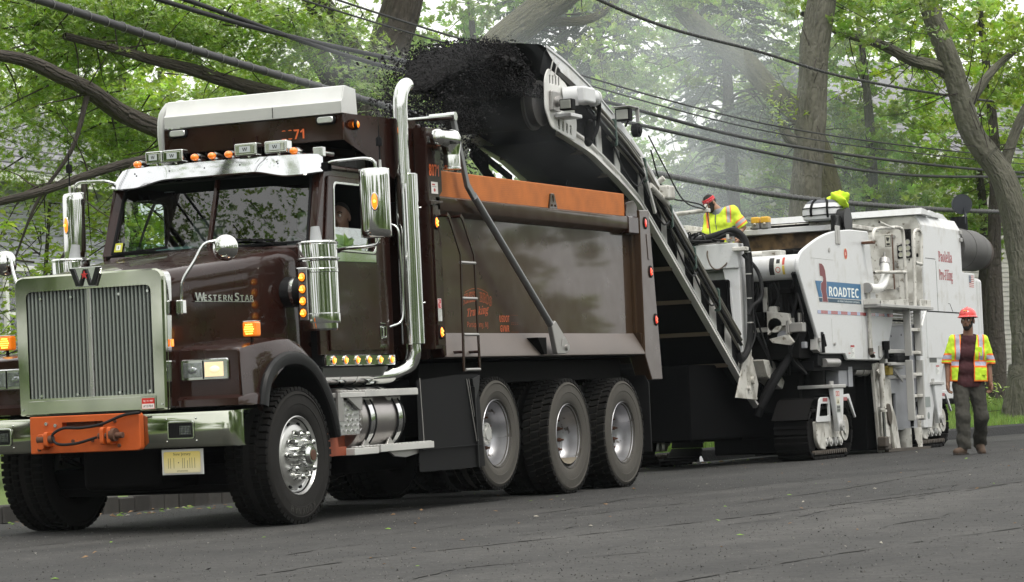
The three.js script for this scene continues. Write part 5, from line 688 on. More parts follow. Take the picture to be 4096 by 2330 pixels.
  part(truck, 'arm_bracket', [rbox(-4.28, -4.20, 2.80, 2.87, 0.97, 1.03, 0.01), rbox(-4.25, -4.15, 2.145, 2.175, 1.0, 1.05, 0.008)], M.black);
  const an = grp(truck, 'antenna'); const ax = -4.19, az = 1.455 * s;
  part(an, 'spring', [cyl([ax, 2.79, az], [ax, 2.86, az], 0.012, 0.010, 10), tube([[ax, 2.6, az], [ax, 2.8, az]], 0.008, 4, 8)], M.alu); part(an, 'whip', [cyl([ax, 2.86, az], [ax, 2.97, az], 0.007, 0.006, 8), cyl([ax, 3.04, az], [ax, 3.13, az], 0.006, 0.004, 8), cyl([ax, 3.1, az], [ax, 3.42, az], 0.0022, 0.001, 5)], M.black); part(an, 'loading_coil', [cyl([ax, 2.97, az], [ax, 3.035, az], 0.026, 0.026, 14), cyl([ax, 3.035, az], [ax, 3.045, az], 0.018, 0.014, 14)], M.black);
}
// ---------------- steps, battery box, fuel tank, mud flaps
for (const s of [1, -1]) {
  const F = (name, geo, mat, opt) => part(truck, name, s > 0 ? merge([geo]) : flip(merge([geo])), mat, opt);
  F('step', [cb(-4.55, -4.12, 0.985, 1.026, 0.93, 1.20, 0.004), cb(-4.12, -3.16, 0.985, 1.036, 0.93, 1.20, 0.004), ...[...Array(22).keys()].map(i => cb(-4.54 + i * 0.063, -4.50 + i * 0.063, 1.033, 1.042, 1.17, 1.20, 0.003))], M.aluDull);
  F('step', [cb(-4.38, -3.96, 0.528, 0.582, 0.95, 1.22, 0.004), cb(-3.92, -2.94, 0.535, 0.59, 0.95, 1.22, 0.004), ...[...Array(22).keys()].map(i => cb(-4.37 + i * 0.064, -4.33 + i * 0.064, 0.588, 0.597, 1.18, 1.22, 0.003))], M.aluDull);
  F('step_bracket', [plate([[-4.58, 0.80], [-4.49, 0.80], [-4.49, 1.026], [-4.58, 1.026]], 1.17, 1.195, 0.003), plate([[-4.16, 0.88], [-4.2, 0.88], [-4.42, 0.99], [-4.16, 0.99]], 1.17, 1.19, 0.003), plate([[-4.10, 0.98], [-3.84, 0.98], [-3.84, 0.945], [-3.98, 0.90]], 1.1, 1.12, 0.003), plate([[-3.62, 0.98], [-3.34, 0.98], [-3.34, 0.95], [-3.5, 0.90]], 1.1, 1.12, 0.003), plate([[-4.0, 0.535], [-3.96, 0.535], [-3.92, 0.59], [-3.99, 0.66], [-4.06, 0.59]], 1.1, 1.12, 0.003), plate([[-3.62, 0.59], [-3.56, 0.66], [-3.48, 0.59]], 1.1, 1.12, 0.003), plate([[-3.7, 0.535], [-3.1, 0.535], [-3.15, 0.50], [-3.4, 0.475], [-3.6, 0.49]], 1.16, 1.18, 0.003)], M.steel);
  const tread = []; for (let i = 0; i < 10; i++) for (let j = 0; j < 6; j++) { const x = -4.52 + i * 0.041, y = 0.725 + j * 0.041, a = (i + j) % 2 ? 0.6 : -0.6; tread.push(cb(-0.017, 0.017, -0.004, 0.004, 0, 0.004, 0.002).rotateZ(a).translate(x, y, 1.157)); }
  F('battery_box', [rbox(-4.555, -4.155, 0.69, 0.965, 0.7, 1.155, 0.01), ...tread], M.alu);
  F('bracket', [plate([[-4.68, 0.53], [-4.37, 0.53], [-4.37, 0.60], [-4.5, 0.60], [-4.52, 0.72], [-4.68, 0.72]], 1.10, 1.14, 0.003), plate([[-4.42, 0.595], [-4.12, 0.595], [-4.12, 0.69], [-4.42, 0.69]], 0.98, 1.0, 0.003), cyl([-4.64, 0.565, 1.14], [-4.64, 0.565, 1.15], 0.014, 0.014, 6)], std({ color: [0.26, 0.055, 0.02], roughness: 0.75, map: mottle }));
  const tank = grp(truck, 'fuel_tank'), T = (n, g, m) => part(tank, n, s > 0 ? merge([g]) : flip(merge([g])), m);
  T('tank_body', lathe([[0, 0], [0.24, 0.004], [0.262, 0.02], [0.265, 0.05], [0.265, 0.75], [0.262, 0.78], [0.24, 0.796], [0, 0.8]], [-4.13, 0.80, 0.90], 'x', 48, 0.4), std({ color: [0.35, 0.33, 0.32], metalness: 0.85, roughness: 0.28, map: mottle }));
  for (const x of [-3.98, -3.48]) { T('tank_strap', lathe([[0.266, 0], [0.272, 0.002], [0.272, 0.075], [0.266, 0.077]], [x, 0.80, 0.90], 'x', 48, 0.3), M.chromeSoft); T('strap_pad', [lathe([[0.266, 0], [0.276, 0.001], [0.276, 0.018], [0.266, 0.02]], [x - 0.025, 0.80, 0.90], 'x', 48, 0.3), lathe([[0.266, 0], [0.276, 0.001], [0.276, 0.018], [0.266, 0.02]], [x + 0.08, 0.80, 0.90], 'x', 48, 0.3)], M.black); }
  F('mud_flap', [plateX([[0.70, 0.335], [1.235, 0.335], [1.235, 0.56], [1.225, 1.03], [0.7, 1.10]], -2.10, -2.085, 0.002), plate([[-2.10, 1.10], [-1.94, 1.13], [-1.97, 1.02], [-2.06, 0.9]], 1.19, 1.21, 0.003)], M.plastic);
  F('mud_flap', [loft([[[-3.2, 0.345, 1.20], [-3.1, 1.1, 1.16]], [[-2.4, 0.335, 1.215], [-2.4, 1.14, 1.18]], [[-1.95, 0.34, 1.225], [-1.93, 1.14, 1.18]]]), cb(-3.18, -2.0, 0.525, 0.531, 1.215, 1.232, 0.002)], phys({ specularIntensity: 0.3, color: [0.0035, 0.0035, 0.004], roughness: 0.62, map: mottle, side: THREE.DoubleSide }));
  F('flap_edge', [rod([-3.10, 0.55, 1.205], [-3.06, 1.12, 1.17], 0.006), rod([-2.1, 0.56, 1.225], [-2.18, 1.1, 1.19], 0.007), rod([-2.07, 0.56, 1.226], [-2.14, 1.1, 1.192], 0.005)], M.steel);
  F('mud_flap', [plateX([[0.58, 0.31], [1.2, 0.31], [1.2, 1.0], [1.16, 1.08], [0.58, 1.08]], 2.12, 2.135, 0.002)], M.plastic);
  F('air_spring', [cyl([-1.5, 0.62, 0.62], [-1.5, 0.95, 0.62], 0.13, 0.13, 20)], M.dark);
}
TP('exhaust_blanket', cb(-3.4, -2.3, 0.75, 1.12, 0.5, 0.85), M.nearBlack);
TP('red_tank', [cyl([-3.4, 1.05, 0.55], [-2.9, 1.05, 0.55], 0.12, 0.12, 20)], std({ color: [0.10, 0.012, 0.01], roughness: 0.4 }));

// ---------------- dump body
{
  for (const s of [1, -1]) {
    const F = (name, geo, mat, opt) => part(truck, name, s > 0 ? merge([geo]) : flip(merge([geo])), mat, opt);
    F('body_side', [plate([[-2.7, 1.48], [1.98, 1.48], [1.98, 2.56], [-2.7, 2.56]], 1.105, 1.125, 0.002)], M.bedBrown);
    F('top_rail', loft([-2.70, 1.70].map(x => [[x, 2.50, 1.13], [x, 2.535, 1.215], [x, 2.545, 1.222], [x, 2.65, 1.222], [x, 2.662, 1.21], [x, 2.662, 1.08], [x, 2.5, 1.08]])), M.bedBrown);
    F('rail_end', [cb(1.70, 1.98, 2.49, 2.665, 1.09, 1.23, 0.012), plate(rounded([[1.68, 2.66], [2.0, 2.66], [2.0, 2.78], [1.92, 2.83], [1.72, 2.80]], 0.03), 1.19, 1.21, 0.003)], M.brown);
    F('lower_lip', loft([[[-2.66, 1.5, 1.126], [-2.66, 1.305, 1.222], [-2.66, 1.292, 1.222], [-2.66, 1.285, 1.2], [-2.66, 1.28, 1.0]], [[2.02, 1.5, 1.126], [2.02, 1.305, 1.222], [2.02, 1.292, 1.222], [2.02, 1.285, 1.2], [2.02, 1.28, 1.0]]]), M.dustBrown);
    F('gusset', plate([[1.96, 1.5], [2.02, 1.285], [2.02, 1.5]], 1.12, 1.2, 0.003), M.bedBrown);
    F('rear_post', [plate([[2.0, 1.28], [2.16, 1.03], [2.46, 1.03], [2.285, 2.745], [2.02, 2.735]], 1.05, 1.225, 0.008), cb(1.95, 2.03, 1.5, 2.66, 1.08, 1.16, 0.006)], M.bedBrown);
    F('post_plate', [plate(rounded([[2.20, 2.24], [2.275, 2.24], [2.255, 2.50], [2.175, 2.50]], 0.012), 1.226, 1.231, 0.002)], M.bedBrown);
    F('hinge_bracket', [plate([[2.47, 1.03], [2.60, 1.03], [2.60, 1.16], [2.63, 1.2], [2.60, 1.3], [2.47, 1.3]], 1.10, 1.14, 0.004, [rectPts(2.50, 2.56, 1.18, 1.26)])], M.railGrey);
    F('front_post', [plate([[-2.84, 1.36], [-2.70, 1.36], [-2.66, 1.29], [-2.62, 1.29], [-2.62, 2.66], [-2.565, 2.7], [-2.57, 3.235], [-2.84, 3.235]], 1.10, 1.222, 0.006)], M.brown);
    F('post_strip', [cb(-2.80, -2.69, 1.39, 2.58, 1.222, 1.236, 0.004)], M.brown);
    F('notch_plate', plate([[-2.86, 2.575], [-2.62, 2.60], [-2.62, 2.615], [-2.86, 2.61]], 1.222, 1.25, 0.002), M.brown);
    // side board of orange planks
    F('side_board', [plate([[-2.565, 2.66], [1.70, 2.66], [1.70, 2.886], [-2.565, 2.886]], 1.155, 1.195, 0.006)], std({ color: [1, 1, 1], roughness: 0.75, map: dataTex(512, (u, v) => { const n = tnoise(u, v, 8, 4, 95), g = tnoise(u * 1, v, 3, 2, 96), st = Math.abs(Math.sin((v * 60 + 4 * tnoise(u, v, 3, 3, 97)) * PI)), sp = sstep(0.72, 0.8, tnoise(u, v, 26, 3, 98)); return [0.46, 0.135, 0.024].map((c, i) => c * (0.62 + 0.4 * n + 0.12 * st + 0.2 * g) * (1 - sp * [0.4, 0.55, 0.4][i])); }, true) }));
    F('board_bracket', [plate(rounded([[-0.24, 2.655], [-0.045, 2.655], [-0.11, 2.80], [-0.19, 2.80]], 0.012), 1.196, 1.215, 0.004, [rounded(rectPts(-0.16, -0.135, 2.72, 2.78), 0.01)]), ...[[-0.18, 2.69], [-0.1, 2.69]].map(([x, y]) => cyl([x, y, 1.21], [x, y, 1.225], 0.012, 0.012, 6))], M.bedBrown);
    // ladder
    const ld = s > 0 ? grp(truck, 'ladder') : null;
    if (ld) {
      const zz = 1.30, st = (a) => a.slice(1).map((p, i) => rod([...a[i], zz], [...p, zz], 0.032, 0.012));
      part(ld, 'stile', st([[-2.665, 2.50], [-2.625, 2.48], [-2.42, 2.165], [-2.46, 1.165]].map(p => p)), M.brown); part(ld, 'stile', st([[-2.40, 2.50], [-2.36, 2.48], [-2.145, 2.165], [-2.135, 1.165]]), M.brown);
      for (const y of [2.095, 1.788, 1.478, 1.178]) part(ld, 'rung', cyl([-2.435, y, zz], [-2.14, y, zz], 0.014, 0.014, 10), M.steel);
      part(ld, 'standoff', [cyl([-2.64, 2.49, 1.2], [-2.64, 2.49, zz], 0.012), cyl([-2.38, 2.49, 1.2], [-2.38, 2.49, zz], 0.012), cyl([-2.45, 1.33, 1.2], [-2.45, 1.33, zz], 0.012), cyl([-2.14, 1.33, 1.2], [-2.14, 1.33, zz], 0.012)], M.brown);
    }
    // tarp arm with its pivot
    const ta = grp(truck, 'tarp_arm'), A = (n, g, m) => part(ta, n, s > 0 ? merge([g]) : flip(merge([g])), m), z = 1.29;
    A('arm', [rod([-2.43, 3.33, z], [-2.20, 2.755, z], 0.06, 0.035), rod([-2.207, 2.77, z], [-2.06, 2.655, z], 0.062, 0.036), rod([-2.085, 2.69, z], [-0.46, 1.52, z], 0.062, 0.036)], std({ color: [0.17, 0.175, 0.175], metalness: 0.5, roughness: 0.4, map: mottle }));
    A('arm_tube', [cyl([-2.09, 2.67, z + 0.01], [-0.55, 1.575, z + 0.01], 0.031, 0.031, 16)], std({ color: [0.22, 0.225, 0.23], metalness: 0.5, roughness: 0.38, map: mottle }));
    A('pivot', [plate(rounded([[-0.56, 1.56], [-0.47, 1.61], [-0.20, 1.42], [-0.15, 1.33], [-0.26, 1.30], [-0.46, 1.30]], [0.02, 0.02, 0.04, 0.05, 0.03, 0.02]), z - 0.02, z + 0.03, 0.006), cyl([-0.24, 1.36, z + 0.03], [-0.24, 1.36, z + 0.05], 0.03, 0.03, 12), plate([[-0.34, 1.44], [-0.28, 1.45], [-0.30, 1.38], [-0.36, 1.37]], z + 0.031, z + 0.036, 0.001)], M.steel);
    A('pivot_bracket', [plate([[-0.76, 1.455], [-0.56, 1.455], [-0.56, 1.30], [-0.62, 1.30]], 1.14, 1.26, 0.004)], M.dark);
    A('cross_roller', [cyl([-2.46, 3.345, 0.6 * 1], [-2.46, 3.345, z - 0.03], 0.02, 0.02, 12), cyl([-2.46, 3.345, z - 0.2], [-2.46, 3.345, z + 0.02], 0.035, 0.035, 16), cyl([-2.46, 3.345, z - 0.04], [-2.46, 3.345, z + 0.04], 0.038, 0.038, 16)], M.chromeSoft);
    // two bright beacons on the corner post
    const bl = grp(truck, 'corner_lamp'); const B = (n, g, m) => part(bl, n, s > 0 ? merge([g]) : flip(merge([g])), m);
    B('housing', [cyl([-2.80, 3.14, 1.31], [-2.52, 3.14, 1.31], 0.074, 0.082, 28), new THREE.SphereGeometry(0.074, 24, 12).scale(0.7, 1, 1).translate(-2.80, 3.14, 1.31), lathe([[0.085, 0], [0.07, 0.09], [0.072, 0.1], [0.072, 0.19], [0.078, 0.195], [0.078, 0.21], [0, 0.215]].map(p => [p[0], -p[1]]).reverse(), [-2.60, 3.09, 1.34], 'y', 28, 0.4), cb(-2.8, -2.62, 3.1, 3.16, 1.22, 1.28)], M.chrome);
    B('lamp_lens', [new THREE.SphereGeometry(0.08, 24, 10, 0, 2 * PI, 0, PI / 2).scale(1, 0.45, 1).rotateZ(-PI / 2).translate(-2.52, 3.14, 1.31)], phys({ color: [0.8, 0.83, 0.82], roughness: 0.1, metalness: 0.7, clearcoat: 1 }));
    B('lamp_ring', [new THREE.TorusGeometry(0.081, 0.007, 8, 32).rotateY(PI / 2).translate(-2.522, 3.14, 1.31)], M.chrome);
    // lamps down the posts
    const oval = (x, y, zf, m, hot, nm) => { const L = grp(truck, nm), Q = (n, g, mm) => part(L, n, s > 0 ? merge([g]) : flip(merge([g])), mm); Q('grommet', new THREE.TorusGeometry(0.045, 0.010, 8, 24).scale(0.85, 1.15, 1).translate(x, y, zf), M.black); Q('lamp_lens', new THREE.SphereGeometry(0.042, 16, 10).scale(0.85, 1.15, 0.3).translate(x, y, zf), m); if (hot) Q('led_dot', [[-0.01, 0.022], [0.012, 0.008], [-0.012, -0.006], [0.01, -0.022]].map(([a, b]) => new THREE.SphereGeometry(0.008, 8, 6).scale(1.2, 1, 0.6).translate(x + a, y + b, zf + 0.012)), hot); };
    oval(-2.75, 2.43, 1.24, M.amber, M.amberHot, 'side_lamp'); oval(-2.745, 1.502, 1.24, M.amber, M.amberHot, 'side_lamp'); oval(2.165, 2.61, 1.229, M.redLamp, null, 'tail_lamp'); oval(2.25, 2.12, 1.229, M.redLamp, M.redHot, 'tail_lamp'); oval(2.335, 1.635, 1.229, M.redLamp, M.redHot, 'tail_lamp');
  }
  TP('front_wall', [cb(-2.78, -2.72, 1.28, 3.27, -1.12, 1.12, 0.006), cb(-2.83, -2.78, 2.62, 2.66, -1.1, 1.1), ...[-0.6, 0.6].map(z => cb(-2.85, -2.78, 1.3, 3.1, z - 0.05, z + 0.05))], M.brown);
  TP('tailgate', [cb(2.24, 2.3, 1.2, 2.6, -1.08, 1.08, 0.006)], M.bedBrown);
  TP('body_floor', [cb(-2.72, 2.24, 1.27, 1.31, -1.11, 1.11)], M.dark);
  TP('hoist', [cyl([-2.5, 0.9, 0], [-2.55, 2.9, 0], 0.09), cb(-2.72, -2.45, 2.85, 2.9, -0.15, 0.15)], M.dark);
  // cab guard: a canopy jutting over the cab with its light bar, capped by the white tarp housing
  TP('cab_guard', [loft([[[-3.62, 3.215, -0.85], [-3.62, 3.215, 0.85]], [[-2.75, 3.255, -1.1], [-2.75, 3.255, 1.1]]].reverse()), plateX([[-0.852, 3.105], [0.852, 3.105], [0.852, 3.32], [-0.852, 3.32]], -3.64, -3.61, 0.004)], M.brown);
  const gs = [[-3.63, 3.105, 0.85], [-3.63, 3.325, 0.85], [-2.78, 3.30, 1.10], [-2.78, 2.62, 1.10], [-3.35, 2.98, 0.92]];
  for (const s of [1, -1]) { const g = new THREE.BufferGeometry(), idx = [0, 4, 1, 4, 2, 1, 4, 3, 2]; g.setAttribute('position', new THREE.Float32BufferAttribute(gs.flatMap(p => [p[0], p[1], p[2] * s]), 3)); g.setIndex(s > 0 ? idx : idx.slice().reverse()); g.computeVertexNormals(); TP('guard_side', g, brownDS()); }
  function brownDS() { const m = M.brown.clone(); m.side = THREE.DoubleSide; return m; }
  const cap = z => [[-3.66, 3.325, z], [-3.668, 3.42, z], [-3.64, 3.445, z], [-3.60, 3.55, z], [-3.585, 3.558, z], [-3.40, 3.54, z], [-3.38, 3.325, z]];
  TP('tarp_housing', [loft([-0.83, 0.85].map(cap)), plate([[-3.66, 3.325], [-3.668, 3.42], [-3.64, 3.445], [-3.60, 3.55], [-3.585, 3.558], [-3.40, 3.54], [-3.38, 3.325]], 0.845, 0.86, 0.002), tube([[-3.50, 2.80, -0.905], [-3.52, 3.0, -0.905], [-3.58, 3.3, -0.90], [-3.58, 3.45, -0.88], [-3.55, 3.53, -0.83]], 0.045, 30, 12)], std({ color: [0.66, 0.67, 0.66], metalness: 0.25, roughness: 0.45, map: mottle }));
  TP('housing_seam', [cb(-3.672, -3.667, 3.33, 3.42, 0.215, 0.219, 0.001)], M.dark);
  for (const z of [0.705, -0.705]) { const L = grp(truck, 'work_lamp'), sh = rounded(rectPts(z - 0.09, z + 0.09, 3.24, 3.315), 0.035, 5), sl = rounded(rectPts(z - 0.075, z + 0.075, 3.252, 3.303), 0.025, 5); part(L, 'grommet', plateX(sh, -3.668, -3.638, 0.006), M.black); part(L, 'lamp_lens', plateX(sl, -3.675, -3.66, 0.005), phys({ color: [0.6, 0.62, 0.6], roughness: 0.2, metalness: 0.4, clearcoat: 1, bumpMap: fineN, bumpScale: 0.004 })); }
  { const L = grp(truck, 'side_lamp'), g = o => xf(o, [-3.50, 3.235, 0.905], [0, PI / 2 - 1.27, 0]); part(L, 'grommet', g(new THREE.SphereGeometry(0.072, 20, 12).scale(1, 0.62, 0.3)), M.black); part(L, 'lamp_lens', g(new THREE.SphereGeometry(0.058, 20, 12).scale(1, 0.62, 0.5)), M.amber); }
  for (const z of [-0.16, 0.06]) TP('guard_tab', [cb(-3.665, -3.64, 3.12, 3.20, z - 0.025, z - 0.012, 0.003), cb(-3.665, -3.64, 3.12, 3.13, z - 0.02, z + 0.02, 0.003)], M.brown);
  TP('guard_rib', [cb(-3.6, -2.8, 3.10, 3.2, -0.5, -0.44), cb(-3.6, -2.8, 3.1, 3.2, 0.44, 0.5)], M.dark);
  // lettering and stickers
  const oc = '#d2622a';
  TP('unit_number', quad([-3.6435, 3.135, 0.27], [-3.6435, 3.135, 0.53], [-3.6435, 3.235, 0.53], [-3.6435, 3.235, 0.27]), decal(canvasTex(256, 100, (x, w, h) => { x.fillStyle = oc; x.font = 'bold 112px sans-serif'; x.textBaseline = 'alphabetic'; x.scale(0.95, 1); x.fillText('8071', 2, 92); x.setTransform(1, 0, 0, 1, 0, 0); x.clearRect(0, 20, 128, 62); })));
  const q = (x0, x1, y0, y1, z = 1.2265) => quad([x0, y0, z], [x1, y0, z], [x1, y1, z], [x0, y1, z]);
  TP('unit_number', q(-2.825, -2.60, 2.80, 2.945), decal(canvasTex(256, 160, (x) => { x.fillStyle = oc; x.font = 'bold 150px sans-serif'; x.save(); x.scale(0.72, 1); x.fillText('8071', 6, 132); x.restore(); })));
  TP('sticker', q(-2.79, -2.66, 2.675, 2.775), decal(canvasTex(96, 96, (x) => { x.fillStyle = '#d8d4cf'; x.fillRect(0, 0, 96, 96); x.fillStyle = '#a8262a'; x.beginPath(); x.arc(48, 66, 14, 0, 7); x.fill(); x.fillRect(14, 16, 40, 12); x.fillStyle = '#888'; x.fillRect(14, 36, 60, 6); })));
  const zp = 1.239; TP('sticker', q(-2.79, -2.72, 1.70, 1.785, zp), decal(canvasTex(64, 96, (x) => { x.fillStyle = '#b3222a'; x.fillRect(0, 0, 64, 96); x.strokeStyle = '#eee'; x.lineWidth = 5; x.strokeRect(3, 3, 58, 90); x.fillStyle = '#f2e9e6'; x.font = 'bold 44px sans-serif'; x.fillText('F', 10, 46); x.fillText('T', 30, 80); })));
  TP('sticker', q(-2.79, -2.715, 1.595, 1.695, zp), decal(canvasTex(64, 96, (x) => { x.fillStyle = '#c9ccc8'; x.fillRect(0, 0, 64, 96); x.fillStyle = '#666'; for (let i = 0; i < 9; i++) x.fillRect(6, 8 + i * 10, 40 + 12 * Math.sin(i * 7), 3); })));
  const zs = 1.1285;
  TP('company_lettering', q(-2.13, -1.40, 1.52, 1.91, zs), decal(canvasTex(640, 360, (x, w, h) => {
    x.fillStyle = 'rgba(190,84,36,0.8)'; x.strokeStyle = 'rgba(190,84,36,0.75)'; x.textAlign = 'center';
    x.lineWidth = 4; x.beginPath(); x.moveTo(110, 52); x.quadraticCurveTo(320, -20, 530, 52); x.lineTo(530, 60); x.stroke();
    const s = 'GOMEZ BROS'; x.font = 'bold 92px serif'; [...s].forEach((c, i) => { const t = (i - 4.5) / 4.5; x.save(); x.translate(w / 2 + t * 250, 120 + t * t * 34); x.rotate(t * 0.18); x.scale(0.9, 1.15); x.strokeText(c, 0, 0); x.restore(); });
    x.save(); x.translate(w / 2, 232); x.rotate(-0.08); x.transform(1, 0, -0.25, 1, 0, 0); x.font = 'italic bold 88px serif'; x.fillText('Trucking', 0, 0); x.restore();
    x.font = '60px sans-serif'; x.fillText('Parsippany, NJ', w / 2, 330);
  })));
  TP('registration_lettering', q(-1.30, -0.84, 1.505, 1.675, zs), decal(canvasTex(480, 190, (x) => {
    x.fillStyle = 'rgba(196,92,44,0.9)'; x.save(); x.scale(0.78, 1); x.font = 'bold 92px sans-serif'; x.fillText('USDOT', 0, 84); x.fillText('GVWR', 14, 182); x.restore();
    x.strokeStyle = 'rgba(196,92,44,0.8)'; x.lineWidth = 3; for (const y of [14, 92, 108, 184]) { x.setLineDash([16, 12, 8, 10]); x.beginPath(); x.moveTo(270, y); x.lineTo(440, y); x.stroke(); }
  })));
}
// ================================================================ the road milling machine behind the truck
const mill = thing('milling_machine', 'white road milling machine with long conveyor rising over the dump truck', 'milling machine');
const MP = (name, geo, mat, opt) => part(mill, name, geo, mat, opt);
const NZ = 0.7, FZ = -1.8;
{
  // near and far side plates of the front body
  const side = rounded([[8.66, 2.36], [9.19, 1.71], [9.47, 1.345], [10.44, 1.345], [10.53, 1.268], [12.04, 1.262], [12.38, 1.40], [12.70, 1.80], [12.76, 1.98], [11.98, 2.0], [11.73, 2.985], [10.9, 2.975], [10.3, 2.935], [9.9, 2.885], [9.48, 2.80], [9.1, 2.70], [8.8, 2.61], [8.66, 2.50]], [0.05, 0.03, 0.02, 0.03, 0.03, 0.05, 0.2, 0.1, 0.02, 0.02, 0.03, 0.1, 0.3, 0.4, 0.4, 0.3, 0.1, 0.06], 4);
  MP('side_panel', plate(side, 0.655, 0.7, 0.012), M.white); MP('side_panel', plate(side, FZ, FZ + 0.045, 0.012), M.white);
  MP('panel_edge', plate([[8.655, 2.34], [9.185, 1.69], [9.46, 1.33], [9.50, 1.33], [9.23, 1.70], [8.70, 2.36]], 0.60, 0.654, 0.003), M.black);
  MP('seam', [cb(9.915, 9.92, 1.47, 1.79, 0.7, 0.702, 0.001), cb(9.2, 10.1, 2.545, 2.55, 0.7, 0.702, 0.001), cb(11.245, 11.25, 1.3, 2.3, 0.7, 0.702, 0.001)], M.railGrey);
  MP('latch', [cyl([9.97, 1.47, 0.7], [9.97, 1.47, 0.725], 0.02, 0.02, 10), cyl([9.95, 2.67, 0.7], [9.95, 2.67, 0.71], 0.03, 0.03, 12), rbox(9.33, 9.39, 1.49, 1.55, 0.7, 0.72, 0.01)], M.steel);
  MP('latch_handle', [plate([[9.45, 1.36], [9.56, 1.36], [9.52, 1.62], [9.44, 1.62]], 0.70, 0.712, 0.002), rod([9.47, 1.59, 0.72], [9.56, 1.44, 0.72], 0.03), rod([9.47, 1.59, 0.73], [9.45, 1.36, 0.73], 0.02)], M.black);
  MP('side_bracket', [plate([[9.29, 1.40], [9.42, 1.36], [9.44, 1.62], [9.32, 1.62]], 0.60, 0.69, 0.003)], M.railGrey);
  MP('slot_bracket', [cb(10.24, 10.43, 2.76, 3.0, 0.7, 0.712, 0.004), cb(10.31, 10.35, 2.765, 2.95, 0.712, 0.718, 0.002)], M.railGrey);
  MP('spool', [cyl([10.98, 3.085, 0.64], [10.98, 3.085, 0.66], 0.185, 0.185, 36), cyl([10.98, 3.085, 0.54], [10.98, 3.085, 0.64], 0.175, 0.175, 36), cb(10.55, 10.8, 2.94, 3.16, 0.55, 0.62, 0.01), rod([10.5, 2.95, 0.62], [10.6, 3.12, 0.62], 0.02)], M.plastic);
  // maker's panel, stripes and stickers
  const q = (x0, x1, y0, y1, z = 0.7025) => quad([x0, y0, z], [x1, y0, z], [x1, y1, z], [x0, y1, z]);
  MP('maker_panel', q(9.27, 11.26, 1.995, 2.49, 0.703), decal(canvasTex(1024, 512, (x, w, h) => {
    const X = v => (v - 9.27) / 1.99 * w, Y = v => (2.49 - v) / 0.495 * h;
    x.fillStyle = '#24648f'; x.beginPath(); x.moveTo(X(9.305), Y(2.265)); x.lineTo(X(11.255), Y(2.265)); x.lineTo(X(11.25), Y(2.062)); x.lineTo(X(9.425), Y(2.062)); x.fill();
    x.fillStyle = '#0f3d55'; x.beginPath(); x.moveTo(X(9.43), Y(2.05)); x.lineTo(X(11.25), Y(2.05)); x.lineTo(X(11.25), Y(2.002)); x.lineTo(X(9.455), Y(2.002)); x.fill();
    x.fillStyle = '#e8ebe8'; x.font = 'bold 176px sans-serif'; x.save(); x.translate(X(9.835), Y(2.082)); x.scale((X(11.16) - X(9.835)) / x.measureText('ROADTEC').width, 1.0); x.fillText('ROADTEC', 0, 0); x.restore();
    x.font = '38px sans-serif'; x.textAlign = 'right'; x.fillText('an Astec Industries Company', X(11.17), Y(2.012));
    const P = [[9.495, 2.487], [9.60, 2.487], [9.68, 2.46], [9.74, 2.40], [9.765, 2.30], [9.77, 2.2], [9.745, 2.15], [9.80, 2.002], [9.585, 2.002], [9.57, 2.1], [9.525, 2.16], [9.545, 2.24], [9.625, 2.262], [9.64, 2.30], [9.61, 2.325], [9.515, 2.33]];
    x.beginPath(); P.forEach((p, i) => i ? x.lineTo(X(p[0]), Y(p[1])) : x.moveTo(X(p[0]), Y(p[1]))); x.closePath(); x.strokeStyle = '#eef0ee'; x.lineWidth = 8; x.stroke(); x.fillStyle = '#6e222a'; x.fill();
  })));
  MP('reflective_tape', (() => { const g = q(9.345, 12.72, 1.852, 1.895, 0.7035); return g; })(), decal(canvasTex(1024, 16, (x, w, h) => { for (let i = 0; i < 8; i++) { const s = w / 8; x.fillStyle = '#8f98b8'; x.fillRect(i * s, 0, s, h); x.fillStyle = '#8c2a2e'; x.fillRect(i * s + s * 0.33, 0, s * 0.67, h); } }), { roughness: 0.25 }));
  MP('round_sticker', q(10.58, 10.73, 2.575, 2.72), decal(canvasTex(96, 96, (x) => { x.fillStyle = '#dba64a'; x.beginPath(); x.arc(48, 48, 47, 0, 7); x.fill(); x.fillStyle = '#b4302c'; x.beginPath(); x.arc(48, 48, 42, 0, 7); x.fill(); x.fillStyle = '#e6cfae'; x.font = 'bold 40px sans-serif'; x.textAlign = 'center'; x.fillText('B-', 48, 62); })));
  const warn = (x0, x1, y0, y1, k, z) => MP('warning_sticker', q(x0, x1, y0, y1, z), decal(canvasTex(96, 128, (x, w, h) => { x.fillStyle = '#d9dbd8'; x.fillRect(0, 0, w, h); x.fillStyle = '#a5292d'; x.fillRect(0, 0, w, h * 0.16); x.fillStyle = '#3a3e3a'; if (k) x.fillRect(w * 0.05, h * 0.5, w * 0.9, h * 0.45); else for (let i = 0; i < 7; i++) x.fillRect(8, h * (0.25 + i * 0.1), w * (0.5 + 0.3 * Math.sin(i * 5)), 3); x.strokeStyle = '#666'; x.strokeRect(w * 0.2, h * 0.22, w * 0.25, h * 0.22); })));
  warn(10.58, 10.66, 1.30, 1.36, 0); warn(10.68, 10.85, 1.29, 1.46, 0); warn(11.48, 11.68, 1.38, 1.57, 1); warn(11.46, 11.64, 1.28, 1.37, 0); warn(11.7, 11.78, 1.29, 1.37, 1);
  // white drain hose and its pipe on the side
  MP('drain_hose', tube([[12.15, 2.60, 0.78], [12.10, 2.48, 0.80], [12.03, 2.33, 0.80], [11.88, 2.24, 0.79], [11.66, 2.215, 0.77], [11.46, 2.225, 0.74]], 0.062, 40, 14), M.whiteClean);
